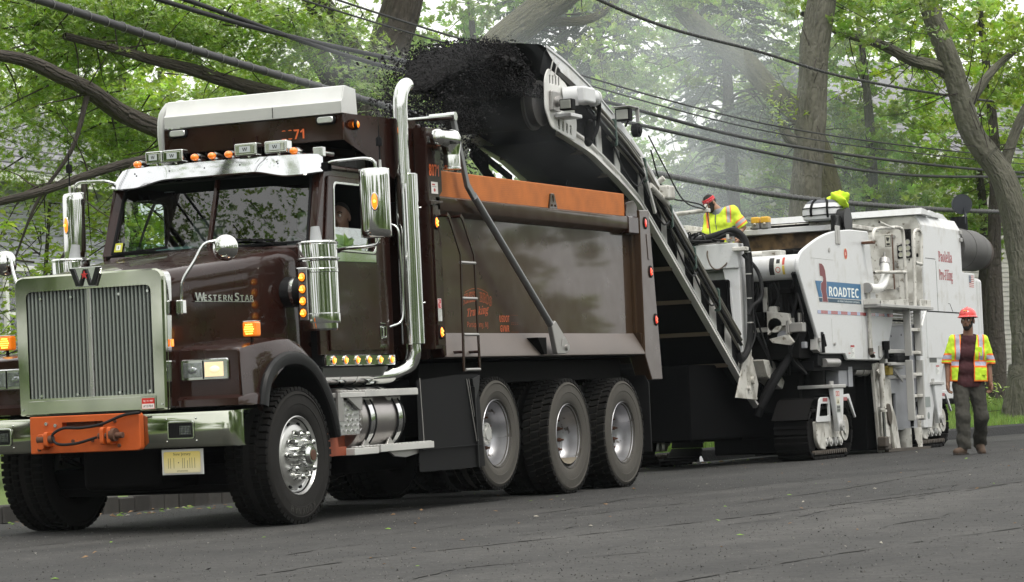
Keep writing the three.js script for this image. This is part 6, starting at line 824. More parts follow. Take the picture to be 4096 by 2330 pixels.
  MP('hose_clamp', [cyl([12.13, 2.55, 0.785], [12.17, 2.62, 0.78], 0.075, 0.07, 20), cyl([11.40, 2.22, 0.74], [11.46, 2.22, 0.74], 0.07, 0.07, 16), cyl([12.16, 2.62, 0.78], [12.17, 2.72, 0.78], 0.015)], M.steel);
  MP('drain_pipe', [cyl([11.48, 2.2, 0.735], [11.47, 1.40, 0.735], 0.028, 0.028, 14)], M.whiteOld);
  MP('pipe_elbow', tube([[11.47, 1.42, 0.735], [11.465, 1.36, 0.74], [11.42, 1.315, 0.77]], 0.034, 12, 10), M.grimeSteel);
  MP('under_tray', [plate([[9.42, 1.20], [10.40, 1.20], [10.46, 1.262], [10.42, 1.335], [9.44, 1.335]], 0.45, 0.65, 0.003), cb(9.4, 12.2, 1.14, 1.26, -1.75, 0.60)], M.black);
  MP('cylinder_lamp', [cyl([9.62, 1.235, 0.66], [10.2, 1.235, 0.66], 0.055, 0.055, 18)], M.steel);
  MP('hatch', [rbox(10.5, 10.95, 0.93, 1.2, 0.4, 0.58, 0.01), rbox(10.86, 11.05, 0.92, 1.19, 0.581, 0.6, 0.008)], M.grey);
  MP('motor', [cyl([11.3, 1.13, 0.52], [11.85, 1.13, 0.52], 0.06, 0.06, 18), cyl([11.62, 1.13, 0.52], [11.66, 1.13, 0.52], 0.075, 0.075, 18), cyl([11.86, 1.13, 0.52], [11.9, 1.13, 0.52], 0.07, 0.07, 18)], M.steel);
  // dark machinery inside, chassis
  MP('loading_conveyor', [cb(6.9, 9.6, 0.34, 1.25, -1.5, -0.15, 0.02), cb(8.3, 9.6, 1.25, 2.3, -1.65, -0.1, 0.02), cb(9.0, 12.0, 0.3, 0.9, -1.3, -0.25)], M.nearBlack);  // plain boxes whose near-black colour stands in for deep shade
  MP('chassis', [cb(9.6, 17.2, 0.62, 1.3, -1.6, 0.35, 0.02), cb(9.0, 12, 1.3, 1.9, -1.7, 0.55), cb(9.9, 12.0, 1.9, 2.72, -1.7, 0.6)], M.dark);
  // front: cross tube, gantry that carries the conveyor, beams
  MP('cross_tube', [cyl([8.85, 2.43, -1.75], [8.85, 2.43, 0.655], 0.155, 0.155, 32)], M.white);
  MP('cross_tube', [cyl([9.15, 2.62, -1.5], [9.15, 2.62, 0.3], 0.05, 0.05, 20), rbox(8.85, 9.05, 2.58, 2.65, 0.17, 0.42, 0.01)], M.whiteOld);
  MP('warning_sticker', (() => { const g = new THREE.CylinderGeometry(0.157, 0.157, 0.20, 12, 1, true, 3.85, 1.5).rotateX(PI / 2).translate(0, 0, 0); g.translate(8.85, 2.43, 0.41); return g; })(), std({ map: canvasTex(128, 128, (x) => { x.fillStyle = '#d6d6cf'; x.fillRect(0, 0, 128, 128); x.fillStyle = '#c9b34a'; x.fillRect(64, 0, 64, 20); x.fillStyle = '#b5483a'; x.fillRect(0, 0, 60, 20); x.fillStyle = '#191919'; x.fillRect(0, 88, 128, 40); x.fillRect(14, 40, 34, 30); x.strokeStyle = '#b5483a'; x.lineWidth = 5; x.beginPath(); x.arc(92, 56, 18, 0, 7); x.stroke(); }), roughness: 0.5 }), { raw: true });
  MP('gantry', [rbox(8.35, 8.75, 2.435, 2.745, -1.15, 0.03, 0.012), plateX([[-0.19, 2.44], [0.028, 2.44], [0.028, 1.40], [-0.005, 1.38], [-0.09, 1.9]], 8.38, 8.72, 0.008), plateX([[-1.14, 2.44], [-1.02, 2.44], [-1.08, 1.9], [-1.11, 1.38], [-1.14, 1.40]], 8.38, 8.72, 0.008), plateX([[-0.125, 2.2], [-0.085, 2.2], [-0.04, 1.5], [-0.06, 1.6]], 8.365, 8.38, 0.003), rbox(8.6, 8.72, 2.25, 2.40, -1.0, -0.15, 0.01)], M.white);
  MP('gantry_top', [rbox(8.36, 8.74, 2.748, 2.762, -1.1, -0.1, 0.004), ...[-0.9, -0.6, -0.38, -0.3].map(z => rbox(8.45, 8.6, 2.762, 2.80, z - 0.04, z + 0.04, 0.01))], M.steel);
  MP('tail_box', [plate(rounded([[8.75, 1.30], [9.15, 1.28], [9.55, 1.02], [9.45, 0.92], [8.9, 1.08]], 0.03), -0.02, 0.16, 0.006)], M.whiteOld);
  MP('tow_link', [plateX([[0.18, 1.9], [0.46, 1.86], [0.5, 1.72], [0.3, 1.70], [0.18, 1.6]], 8.9, 9.0, 0.006), rbox(8.9, 9.05, 1.60, 1.78, 0.42, 0.47, 0.01), plateX([[0.20, 1.55], [0.45, 1.60], [0.52, 1.50], [0.47, 1.46], [0.24, 1.5]], 8.9, 8.96, 0.006)], M.whiteOld);
  MP('cross_arm', [rbox(8.98, 9.06, 1.64, 1.70, -0.1, 0.5, 0.01), rbox(9.0, 9.06, 1.45, 2.2, 0.10, 0.16, 0.01), rbox(8.95, 9.1, 1.78, 1.96, 0.18, 0.30, 0.03), cyl([8.9, 1.72, 0.28], [9.1, 1.72, 0.28], 0.09, 0.09, 20)], M.whiteOld);
  MP('cross_arm', [rbox(9.1, 9.2, 1.42, 1.50, 0.05, 0.6, 0.01), cyl([8.95, 1.58, 0.36], [9.15, 1.58, 0.36], 0.07, 0.07, 18)], M.grey);
  MP('hydraulic_motor', [rbox(8.9, 9.05, 1.62, 1.74, 0.47, 0.64, 0.012), rbox(8.88, 9.06, 1.61, 1.76, 0.44, 0.47, 0.01), cyl([8.97, 1.75, 0.58], [8.97, 1.86, 0.58], 0.018), cyl([8.97, 1.75, 0.62], [8.97, 1.86, 0.62], 0.018), cyl([8.97, 1.72, 0.5], [8.97, 1.8, 0.5], 0.018)], M.steel);
  MP('lamp_housing', [rbox(8.9, 9.05, 2.10, 2.17, 0.36, 0.52, 0.02), cyl([8.98, 1.75, 0.44], [8.98, 2.1, 0.44], 0.02), cyl([8.9, 2.16, 0.62], [9.02, 2.16, 0.62], 0.07, 0.07, 20)], M.dark);
  MP('belly_plate', [plateX([[0.05, 1.45], [0.55, 1.50], [0.62, 1.85], [0.5, 2.2], [0.05, 2.2]], 9.25, 9.35, 0.004), plateX([[0.1, 1.42], [0.40, 1.36], [0.45, 1.5], [0.1, 1.6]], 9.1, 9.2, 0.004)], M.dark);
  const hz = []; seed(401);
  for (let i = 0; i < 9; i++) { const z = rr(0.06, 0.58), x = rr(8.85, 9.1); hz.push(tube([[x, 2.25, z], [x - rr(0, 0.1), 2.05, z + rr(-0.1, 0.1)], [x, 1.75, z + rr(-0.15, 0.1)], [x + 0.05, 1.4 + rr(-0.2, 0.1), z + rr(-0.2, 0.1)], [x + 0.3, 1.1, z]], rr(0.012, 0.024), 24, 7)); }
  MP('hose', hz, M.hose, { kind: 'stuff' });
  MP('large_hose', [tube([[9.1, 1.95, 0.62], [9.2, 1.7, 0.58], [9.05, 1.35, 0.42], [8.85, 1.0, 0.25], [8.75, 0.7, 0.1]], 0.05, 30, 12), tube([[9.15, 1.9, 0.62], [9.3, 1.6, 0.5], [9.2, 1.3, 0.34], [9.0, 1.0, 0.15], [8.9, 0.6, 0.0]], 0.05, 30, 12)], M.black);
  // hose bundle draped over the gantry
  const bundle = [tube([[8.2, 2.78, -0.82], [8.3, 2.80, -0.6], [8.4, 2.84, -0.35], [8.45, 2.90, -0.12], [8.4, 2.90, 0.0], [8.44, 2.78, 0.10], [8.45, 2.6, 0.12], [8.45, 2.2, 0.125], [8.45, 1.8, 0.12], [8.42, 1.45, 0.09], [8.2, 1.30, 0.06], [8.05, 1.4, 0.07]], 0.04, 80, 12), tube([[8.25, 2.76, -0.75], [8.38, 2.76, -0.5], [8.42, 2.82, -0.25], [8.4, 2.86, -0.05], [8.5, 2.74, 0.08], [8.5, 2.5, 0.10], [8.5, 2.0, 0.10], [8.46, 1.5, 0.07], [8.2, 1.27, 0.05]], 0.025, 60, 10), tube([[8.4, 2.9, 0.02], [8.44, 2.7, 0.15], [8.44, 2.3, 0.18], [8.42, 1.9, 0.17], [8.4, 1.6, 0.19], [8.3, 1.42, 0.15], [8.2, 1.32, 0.10]], 0.010, 60, 8), tube([[8.4, 2.6, 0.08], [8.5, 2.4, 0.22], [8.5, 2.2, 0.27], [8.48, 2.05, 0.26], [8.4, 1.95, 0.17], [8.36, 1.85, 0.13]], 0.024, 40, 10)];
  bundle.forEach(g => MP('hose', g, M.hose)); seed(402);
  MP('hose_tangle', [...Array(12).keys()].map(() => { const x = rr(8.1, 8.6), z = rr(-0.8, -0.45); return tube([[x, 2.78 + rr(0, 0.06), z], [x + rr(-.1, .1), 2.83 + rr(0, .08), z + rr(0, .2)], [x + rr(-.1, .1), 2.8, z + rr(0.1, .3)], [x, 2.78, z + rr(0.2, .4)]], rr(0.008, 0.018), 16, 6); }), M.hose, { kind: 'stuff' });
  MP('hose_tie', [2.62, 2.35, 2.05, 1.75].map(y => cyl([8.45, y, 0.124], [8.45, y + 0.014, 0.124], 0.046, 0.046, 12)), M.railGrey);
  MP('hose_clamp', [rbox(8.28, 8.45, 2.64, 2.69, -0.02, 0.15, 0.012), cyl([8.38, 2.86, -0.1], [8.38, 2.80, -0.1], 0.02)], M.whiteOld);
  // hoist boom with a cable looping down to its shackle
  MP('boom', [cyl([8.6, 3.165, -0.95], [8.6, 3.19, -0.45], 0.028, 0.028, 14), rbox(8.55, 8.65, 3.165, 3.215, -0.47, -0.405, 0.01)], M.whiteOld);
  MP('shackle', [new THREE.TorusGeometry(0.035, 0.014, 8, 16).rotateY(PI / 2).translate(8.45, 2.80, -0.09), cyl([8.45, 2.76, -0.09], [8.45, 2.66, -0.10], 0.016, 0.013), cyl([8.42, 2.79, -0.13], [8.48, 2.79, -0.05], 0.02), xf(new THREE.TorusGeometry(0.035, 0.014, 8, 16), [8.6, 3.225, -0.45])], M.whiteOld);
  MP('cable', tube([[8.6, 3.2, -0.44], [8.58, 3.1, -0.42], [8.52, 2.85, -0.38], [8.3, 2.6, -0.35], [8.25, 2.45, -0.27], [8.28, 2.425, -0.21], [8.35, 2.5, -0.12], [8.45, 2.64, -0.10]], 0.009, 60, 8), std({ color: [0.07, 0.05, 0.035], roughness: 0.8 }));
  MP('cable', tube([[5.55, 3.86, 0.0], [6.6, 3.55, -0.2], [7.8, 3.25, -0.42], [8.6, 3.2, -0.46]], 0.009, 40, 8), M.hose); MP('cable', tube([[5.6, 3.7, 0.0], [6.4, 3.37, -0.2], [7.2, 3.26, -0.36], [8.0, 3.27, -0.46], [8.5, 3.24, -0.45], [8.62, 3.17, -0.42]], 0.010, 40, 8), M.hose);
  // operator's deck: beam, stained wall below, platform
  MP('deck_beam', rbox(10.9, 11.0, 2.985, 3.058, -1.75, 0.49, 0.008), M.white);
  MP('deck_wall', cb(11.0, 11.06, 2.5, 2.984, -1.7, 0.6), std({ color: [1, 1, 1], roughness: 0.8, map: dataTex(256, (u, v) => { const n = tnoise(u, v * 0.6, 14, 4, 401), b = sstep(0.42, 0.7, tnoise(u, v, 6, 4, 402)); return [mix(0.055, 0.19, b) * (0.5 + n), mix(0.035, 0.12, b) * (0.5 + n), mix(0.018, 0.055, b) * (0.5 + n)]; }, true) }));
  MP('deck_floor', cb(9.2, 13.9, 1.80, 1.85, -1.7, 0.6), M.dark);
  MP('deck_panel', [rbox(11.06, 13.2, 3.06, 3.115, -1.7, 0.42, 0.01), rbox(11.6, 13.2, 3.115, 3.14, -0.5, 0.2, 0.008), rbox(11.05, 13.4, 3.116, 3.19, -1.75, -1.60, 0.01)], M.whiteOld);
  MP('panel_gap', [cb(11.05, 11.055, 3.075, 3.1, -0.72, 0.1), cb(11.1, 11.12, 3.117, 3.128, -0.7, 0.1)], M.dark);
  MP('dash_lip', [rbox(9.4, 10.3, 2.62, 2.68, -1.7, 0.40, 0.02)], M.dark);
  // engine house
  const prof = [[FZ, 1.3], [NZ, 1.3], [NZ, 3.195], [0.62, 3.345], [FZ + 0.08, 3.345], [FZ, 3.195]];
  MP('engine_house', [plateX(prof, 14.40, 16.52, 0.012)], M.white);
  MP('front_wall', [plateX([[FZ + 0.03, 2.06], [NZ - 0.03, 2.06], [NZ - 0.03, 3.19], [0.60, 3.325], [FZ + 0.1, 3.325], [FZ + 0.03, 3.19]], 14.375, 14.40, 0.004)], M.whiteOld);
  for (let i = 0; i < 3; i++) { const x = 14.32 + i * 0.65; MP('roof_vent', plate([[x, 3.345], [x + 0.62, 3.345], [x + 0.30, 3.42], [x + 0.04, 3.435]], FZ + 0.15, 0.72 - 0.06 * i, 0.004), M.white); }
  MP('cabinet_door', [plateX(rectPts(-0.40, 0.268, 2.30, 3.088), 14.36, 14.375, 0.004)], M.whiteOld);
  MP('door_hinge', [cb(14.35, 14.362, 2.30, 3.085, 0.262, 0.278, 0.003)], M.rust); MP('door_latch', [3.05, 2.66, 2.30].map((y, i) => cyl([14.34, y, 0.30 + i * 0.01], [14.36, y, 0.30 + i * 0.01], 0.022, 0.022, 12)), M.steel);
  MP('narrow_door', [plateX(rectPts(0.33, 0.60, 2.10, 2.71), 14.366, 14.376, 0.003)], M.whiteOld);
  MP('gauge_panel', [plateX([[0.335, 2.735], [0.545, 2.735], [0.545, 3.145], [0.445, 3.145], [0.43, 2.945], [0.335, 2.915]], 14.36, 14.376, 0.003)], M.black);
  for (const [z, y] of [[0.492, 2.957], [0.493, 2.873], [0.492, 2.789], [0.387, 2.871], [0.388, 2.785]]) { const g = grp(mill, 'gauge'); part(g, 'gauge_face', cyl([14.352, y, z], [14.36, y, z], 0.032, 0.032, 20), std({ color: [0.42, 0.42, 0.33], roughness: 0.35 })); part(g, 'gauge_ring', new THREE.TorusGeometry(0.034, 0.005, 8, 24).rotateY(PI / 2).translate(14.352, y, z), M.steel); }
  MP('switch', [cb(14.345, 14.36, 3.09, 3.11, 0.48, 0.5), cb(14.345, 14.36, 3.02, 3.05, 0.485, 0.5), cb(14.35, 14.365, 2.69, 2.72, 0.495, 0.515), cb(14.355, 14.37, 2.74, 2.79, 0.61, 0.64)], M.dark);
  MP('warning_sticker', quad([14.357, 2.911, 0.161], [14.357, 2.911, 0.251], [14.357, 3.077, 0.251], [14.357, 3.077, 0.161]), decal(canvasTex(64, 112, (x) => { x.fillStyle = '#b9b6ab'; x.fillRect(0, 0, 64, 112); x.strokeStyle = '#2a2a26'; x.lineWidth = 6; x.strokeRect(2, 2, 60, 108); x.fillStyle = '#2a2a26'; x.beginPath(); x.moveTo(14, 20); x.lineTo(50, 26); x.lineTo(34, 66); x.lineTo(16, 50); x.fill(); x.fillRect(14, 78, 36, 22); })));
  MP('seam', [cb(14.5, 15.04, 2.72, 2.728, 0.7, 0.7025, 0.001), cb(15.05, 15.058, 1.96, 2.70, 0.7, 0.7025, 0.001), cb(14.45, 16.5, 1.955, 1.972, 0.69, 0.703, 0.001), rod([15.72, 2.09, 0.701], [15.86, 1.98, 0.701], 0.01, 0.004), cb(15.62, 15.72, 2.088, 2.094, 0.7, 0.703, 0.001)], M.dark);
  MP('hinge', [[16.42, 3.17], [16.43, 3.06]].map(([x, y]) => rbox(x, x + 0.12, y - 0.03, y + 0.03, 0.695, 0.725, 0.008)), M.steel);
  const lt = (s, x0, x1, y0, y1) => MP('company_lettering', q(x0, x1, y0, y1), decal(canvasTex(512, 256, (x, w, h) => { x.fillStyle = '#a3222c'; x.font = 'bold 230px serif'; x.save(); x.scale(w / (x.measureText(s).width + 8), 1); x.fillText(s, 2, 190); x.restore(); })));
  lt('Paolella', 15.20, 15.97, 2.64, 2.87); lt('Pro-Filing', 15.20, 15.95, 2.375, 2.605);
  // rear: lower tail, columns, silencer, stack and rain cap
  MP('tail_body', [plate([[16.52, 1.3], [17.28, 1.3], [17.28, 2.58], [16.52, 2.58]], FZ, 0.69, 0.012)], M.white);
  for (const [x0, x1, y] of [[17.29, 17.50, 2.535], [17.51, 17.68, 2.525], [17.69, 17.82, 2.515]]) MP('tail_column', [rbox(x0, x1, 1.0, y, -0.3, 0.66, 0.06)], M.white);
  MP('flag_sticker', q(16.92, 17.21, 2.355, 2.545, 0.692), decal(canvasTex(128, 96, (x) => { x.fillStyle = '#d9d9d6'; for (let i = 0; i < 7; i++) { x.fillStyle = '#a33238'; x.fillRect(2, i * 14, 124, 7); x.fillStyle = '#dcdcd8'; x.fillRect(2, i * 14 + 7, 124, 7); } x.fillStyle = '#56606f'; x.fillRect(0, 0, 60, 56); x.fillStyle = '#cfd2d4'; for (let i = 0; i < 12; i++) x.fillRect(6 + (i % 4) * 14, 6 + Math.floor(i / 4) * 18, 4, 4); })));
  MP('silencer', [cyl([16.6, 2.97, 0.42], [18.0, 2.97, 0.42], 0.32, 0.32, 40), cyl([17.3, 2.97, 0.42], [17.32, 2.97, 0.42], 0.325, 0.325, 40), cyl([18.0, 2.97, 0.42], [18.3, 2.96, 0.42], 0.32, 0.30, 40)], std({ color: [0.085, 0.083, 0.08], metalness: 0.25, roughness: 0.6, map: mottle }));
  MP('silencer_mouth', [cyl([18.3, 2.955, 0.42], [18.55, 2.95, 0.42], 0.30, 0.27, 30, true), cyl([18.32, 2.95, 0.42], [18.33, 2.95, 0.42], 0.28, 0.28, 30)], std({ color: [0.07, 0.05, 0.04], roughness: 0.9, map: mottle, side: THREE.DoubleSide }));
  MP('stack', [cyl([17.55, 3.2, 0.42], [17.55, 3.47, 0.42], 0.13, 0.13, 28)], M.black);
  MP('rain_cap', [cyl([17.58, 3.665, 0.46], [17.52, 3.665, 0.49], 0.155, 0.155, 36), cb(17.48, 17.58, 3.36, 3.62, 0.52, 0.54, 0.003)], std({ color: [0.03, 0.034, 0.042], roughness: 0.5, metalness: 0.3 }));
  // step platform, kick plates and rails
  MP('platform', [rbox(11.72, 13.9, 1.955, 2.0, 0.3, 0.95, 0.008), cb(11.36, 11.74, 1.955, 2.0, 0.7, 0.95, 0.004), rbox(11.3, 12.66, 1.96, 2.0, 0.90, 0.955, 0.006)], M.railGrey);
  MP('kick_plate', [plate([[11.33, 2.0], [12.67, 2.0], [12.69, 2.085], [11.33, 2.035]], 0.93, 0.945, 0.002), cb(13.35, 13.9, 2.0, 2.095, 0.9, 0.915, 0.004), plateX([[0.71, 2.0], [0.945, 2.0], [0.945, 2.07], [0.71, 2.07]], 11.33, 11.345, 0.002)], M.whiteOld);
  const rail = (pts, r = 0.024) => MP('handrail', tube(pts, r, 50, 12), M.whiteOld);
  rail([[11.44, 2.82, 0.72], [11.43, 2.83, 0.84], [11.43, 2.90, 0.85], [11.48, 2.96, 0.85], [11.6, 3.0, 0.85], [12.2, 3.045, 0.85], [12.75, 3.065, 0.85], [12.86, 3.04, 0.85], [12.89, 2.95, 0.85], [12.90, 2.6, 0.85], [12.915, 2.09, 0.85]]);
  rail([[11.58, 2.42, 0.80], [11.65, 2.43, 0.84], [12.3, 2.445, 0.85], [12.92, 2.465, 0.85]]);
  rail([[13.31, 2.0, 0.85], [13.36, 2.4, 0.85], [13.42, 2.95, 0.85], [13.47, 3.035, 0.85], [13.56, 3.07, 0.85], [13.72, 3.07, 0.85], [13.79, 3.02, 0.85], [13.78, 2.8, 0.85], [13.75, 2.6, 0.85]]); rail([[13.42, 2.61, 0.85], [13.75, 2.6, 0.85]]);
  rail([[11.72, 3.10, 0.86], [12.1, 3.065, 0.86], [12.4, 3.045, 0.86]], 0.018); MP('handrail_foot', [cyl([12.9, 2.08, 0.85], [12.92, 2.0, 0.85], 0.03), rbox(11.38, 11.5, 2.8, 2.835, 0.7, 0.86, 0.01)], M.rust);
  // access ladder in two sections
  const lad = grp(mill, 'ladder');
  for (const [y0, y1, dx] of [[1.315, 1.95, 0], [0.43, 1.26, 0]]) { part(lad, 'stile', plate(rounded([[12.855, y0], [12.905, y0], [12.90, y1], [12.85, y1]], 0.01), 0.80, 0.90, 0.006), M.railGrey); part(lad, 'stile', plate(rounded([[13.375, y0], [13.425, y0], [13.42, y1], [13.37, y1]], 0.01), 0.80, 0.90, 0.006), M.railGrey); }
  for (const y of [1.675, 1.36, 1.06, 0.765, 0.47]) part(lad, 'rung', cb(12.9, 13.38, y - 0.022, y + 0.022, 0.79, 0.885, 0.006), M.whiteOld);
  MP('louver', [1.93, 1.885, 1.84, 1.79].map((y, i) => cb(12.85 - i * 0.04, 14.0, y - 0.016, y + 0.008, 0.60, 0.66, 0.004)), M.whiteOld);
  // grey bulkhead behind the ladder and the lower body
  MP('bulkhead', plate([[12.68, 1.73], [12.68, 0.81], [13.0, 0.81], [13.0, 0.305], [14.05, 0.285], [14.10, 1.77]], 0.56, 0.60, 0.006), M.grey);
  MP('bulkhead_hole', [[12.92, 1.60], [13.42, 1.62], [12.76, 0.87]].map(([x, y]) => cyl([x, y, 0.59], [x, y, 0.603], 0.016, 0.016, 10)), M.black);
  MP('bulkhead_frame', [cb(12.62, 13.0, 1.28, 1.30, 0.58, 0.62), rod([12.80, 1.16, 0.64], [13.25, 0.98, 0.64], 0.05, 0.02), cb(12.78, 13.28, 1.15, 1.185, 0.61, 0.65), cb(12.6, 14.0, 1.01, 1.06, 0.60, 0.625)], M.railGrey);
  MP('lower_body', [plate(rounded([[14.07, 1.955], [14.02, 1.78], [14.06, 0.31], [14.46, 0.30], [14.62, 0.6], [14.84, 0.72], [15.25, 1.2], [16.0, 1.22], [17.4, 1.22], [17.4, 1.3], [16.5, 1.3], [16.5, 1.95], [14.45, 1.953]], [0.02, 0.05, 0.02, 0.03, 0.03, 0.03, 0.05, 0.1, 0.02, 0.02, 0.02, 0.02, 0.02]), 0.62, 0.69, 0.01), cb(14.06, 16.5, 0.7, 1.95, -1.75, 0.6, 0.01)], M.white);
  MP('body_edge', rod([14.40, 1.95, 0.69], [14.06, 1.74, 0.72], 0.03, 0.02), M.whiteClean);
  MP('body_window', [plate(rectPts(14.17, 14.42, 0.60, 0.745), 0.688, 0.694, 0.001), cyl([14.31, 0.48, 0.688], [14.31, 0.48, 0.694], 0.05, 0.05, 16)], std({ color: [0.20, 0.23, 0.22], roughness: 0.4 }));
  warn(14.46, 14.9, 1.22, 1.405, 1, 0.6925); warn(14.82, 15.0, 1.06, 1.19, 0, 0.6925); MP('bolt', [1.5, 1.2, 0.9, 0.6].map(y => cyl([14.11, y, 0.69], [14.11, y, 0.70], 0.014, 0.014, 8)), M.steel);
  // side arm pieces in front of the bulkhead
  MP('side_arm', [cb(12.2, 13.3, 1.355, 1.41, 0.70, 0.74, 0.008), cb(12.32, 13.3, 1.19, 1.235, 0.70, 0.76, 0.008), cb(12.28, 12.36, 1.22, 1.50, 0.60, 0.70, 0.01), rbox(11.93, 12.05, 1.30, 1.46, 0.70, 0.72, 0.03), rbox(12.27, 12.47, 1.38, 1.47, 0.68, 0.72, 0.03)], M.railGrey);
  MP('filter', [cyl([12.16, 1.40, 0.74], [12.16, 1.52, 0.74], 0.055, 0.055, 18), cyl([12.18, 1.28, 0.74], [12.18, 1.40, 0.74], 0.03, 0.03, 12)], M.black);
  MP('tool_bag', [rbox(12.55, 13.2, 1.225, 1.36, 0.55, 0.78, 0.05, 4)], M.black);
  MP('hanging_block', [rbox(12.42, 12.6, 1.06, 1.19, 0.62, 0.70, 0.015)], std({ color: [0.35, 0.26, 0.04], roughness: 0.6, map: mottle }));
  // cutter drum housing: scarred side plate, lift cylinder, skid
  MP('drum_plate', [plate(rounded([[11.93, 1.22], [12.22, 1.24], [12.32, 1.1], [12.72, 1.05], [12.76, 0.55], [12.60, 0.05], [12.1, 0.02], [12.02, 0.6]], 0.03), 0.57, 0.62, 0.008), plate([[12.05, 0.64], [12.3, 0.66], [12.45, 0.5], [12.52, 0.03], [12.15, 0.03]], 0.622, 0.65, 0.006), plate([[12.42, 0.68], [12.58, 0.65], [12.73, 0.5], [12.90, 0.04], [12.62, 0.04], [12.5, 0.4]], 0.63, 0.67, 0.006)], M.whiteOld);
  MP('drum_slot', [plate(rounded([[12.32, 0.66], [12.46, 0.68], [12.56, 0.5], [12.47, 0.36], [12.36, 0.45]], 0.05), 0.65, 0.675, 0.004)], M.grimeSteel);
  MP('lift_cylinder', [cyl([12.03, 1.22, 0.70], [12.04, 0.62, 0.70], 0.04, 0.04, 18), cyl([12.04, 0.6, 0.7], [12.04, 0.57, 0.7], 0.05, 0.05, 18)], M.whiteOld); MP('cylinder_rod', cyl([12.04, 0.6, 0.70], [12.05, 0.18, 0.70], 0.022, 0.022, 14), M.chromeSoft);
  MP('cylinder_foot', [rbox(11.96, 12.12, 0.10, 0.24, 0.62, 0.74, 0.02), rbox(12.0, 12.3, 0.06, 0.14, 0.60, 0.72, 0.02)], M.grimeSteel);
  MP('skid', [plate([[12.18, 0.025], [14.25, 0.005], [14.28, 0.045], [13.2, 0.06], [12.18, 0.075]], 0.60, 0.71, 0.004)], M.grimeSteel);
  MP('skid_post', [cyl([13.45, 0.32, 0.55], [13.45, 0.05, 0.55], 0.12, 0.12, 20), cyl([13.95, 0.32, 0.58], [13.95, 0.05, 0.58], 0.10, 0.10, 20)], M.whiteOld);
  MP('drum_housing', [cb(11.95, 14.0, 0.06, 1.2, -1.7, 0.5, 0.02)], M.nearBlack);
  MP('bulkhead_edge', plate([[11.9, 1.12], [12.25, 1.22], [12.28, 1.05], [12.22, 0.98]], 0.66, 0.68, 0.003), M.whiteOld);
  // crawler tracks on their legs
  const shoe = norm(cb(-0.085, 0.085, -0.012, 0.028, -0.22, 0.22, 0.008)), cleat = norm(cb(-0.02, 0.02, 0.028, 0.055, -0.22, 0.22, 0.008)), shoeG = mergeGeometries([shoe, cleat]);
  const crawler = (x0, zc, front) => {
    const g = grp(mill, 'crawler_track', [x0, 0, zc]), side = zc > 0 ? 1 : -1, zf = 0.225 * side;
    const add = (n, geo, m) => part(g, n, geo, m);
    // belt path: two arcs joined by straights
    const r = 0.29, a = [-0.62, 0.34], b = [0.62, 0.37], path = [], L = 1.24, per = 2 * L + 2 * PI * r, n = Math.round(per / 0.178);
    for (let i = 0; i < n; i++) {
      let s = i / n * per, x, y, t; if (s < L) { x = a[0] + s; y = a[1] - r; t = PI; } else if ((s -= L) < PI * r) { const k = s / r - PI / 2; x = b[0] + Math.cos(k) * r; y = b[1] + Math.sin(k) * r; t = k + PI / 2 + PI; } else if ((s -= PI * r) < L) { x = b[0] - s; y = b[1] + r; t = 0; } else { s -= L; const k = PI / 2 + s / r; x = a[0] + Math.cos(k) * r; y = a[1] + Math.sin(k) * r; t = k - PI / 2; }
      y += s < 0 ? 0 : 0; const m = new THREE.Mesh(shoeG, M.dark); m.name = 'track_shoe'; m.position.set(x, y, 0); m.rotation.z = t + (t === PI ? 0 : 0); m.castShadow = m.receiveShadow = true; g.add(m);
    }
    const links = []; for (let i = 0; i < 16; i++) links.push(cyl([-0.66 + i * 0.085, 0.11, zf - 0.04 * side], [-0.66 + i * 0.085, 0.11, zf - 0.0 * side], 0.028, 0.028, 10));
    add('track_link', links, M.grimeSteel);
    const P = (pts, z0, z1, m, n, bev = 0.008) => add(n, plate(pts, zf + z0 * side, zf + z1 * side, bev), m);
    P(rounded([[-0.60, 0.50], [-0.24, 0.50], [-0.24, 0.14], [-0.48, 0.16], [-0.58, 0.26]], [0.02, 0.02, 0.02, 0.08, 0.08]), -0.05, 0.0, M.whiteOld, 'frame_plate');
    P(rounded([[-0.25, 0.56], [0.60, 0.56], [0.60, 0.28], [-0.25, 0.28]], 0.03), -0.08, -0.02, M.whiteOld, 'track_frame');
    add('sprocket', [cyl([0.60, 0.40, zf - 0.06 * side], [0.60, 0.40, zf + 0.0 * side], 0.165, 0.165, 30), cyl([0.60, 0.40, zf], [0.60, 0.40, zf + 0.02 * side], 0.09, 0.09, 20)], M.whiteOld);
    add('idler', [cyl([-0.62, 0.34, zf - 0.3 * side], [-0.62, 0.34, zf - 0.05 * side], 0.2, 0.2, 24)], M.dark);
    for (let i = 0; i < 4; i++) add('track_roller', [cyl([-0.20 + i * 0.21, 0.235, zf - 0.1 * side], [-0.20 + i * 0.21, 0.235, zf - 0.005 * side], 0.058, 0.058, 16), cyl([-0.20 + i * 0.21, 0.235, zf - 0.005 * side], [-0.20 + i * 0.21, 0.235, zf + 0.01 * side], 0.03, 0.03, 12)], M.aluDull);
    // guards
    P(rounded([[-0.60, 0.49], [-0.46, 0.78], [-0.40, 0.80], [-0.06, 0.80], [-0.03, 0.76], [-0.03, 0.49]], 0.03), -0.0, 0.015, M.white, 'guard', 0.004); g.children.at(-1).geometry = merge([plate(rounded([[-0.62, 0.49], [-0.47, 0.775], [-0.40, 0.80], [-0.08, 0.80], [-0.03, 0.76], [-0.03, 0.49]], 0.03), zf, zf + 0.015 * side, 0.004, [rounded([[-0.50, 0.56], [-0.42, 0.725], [-0.11, 0.725], [-0.10, 0.56]], 0.03)])]);
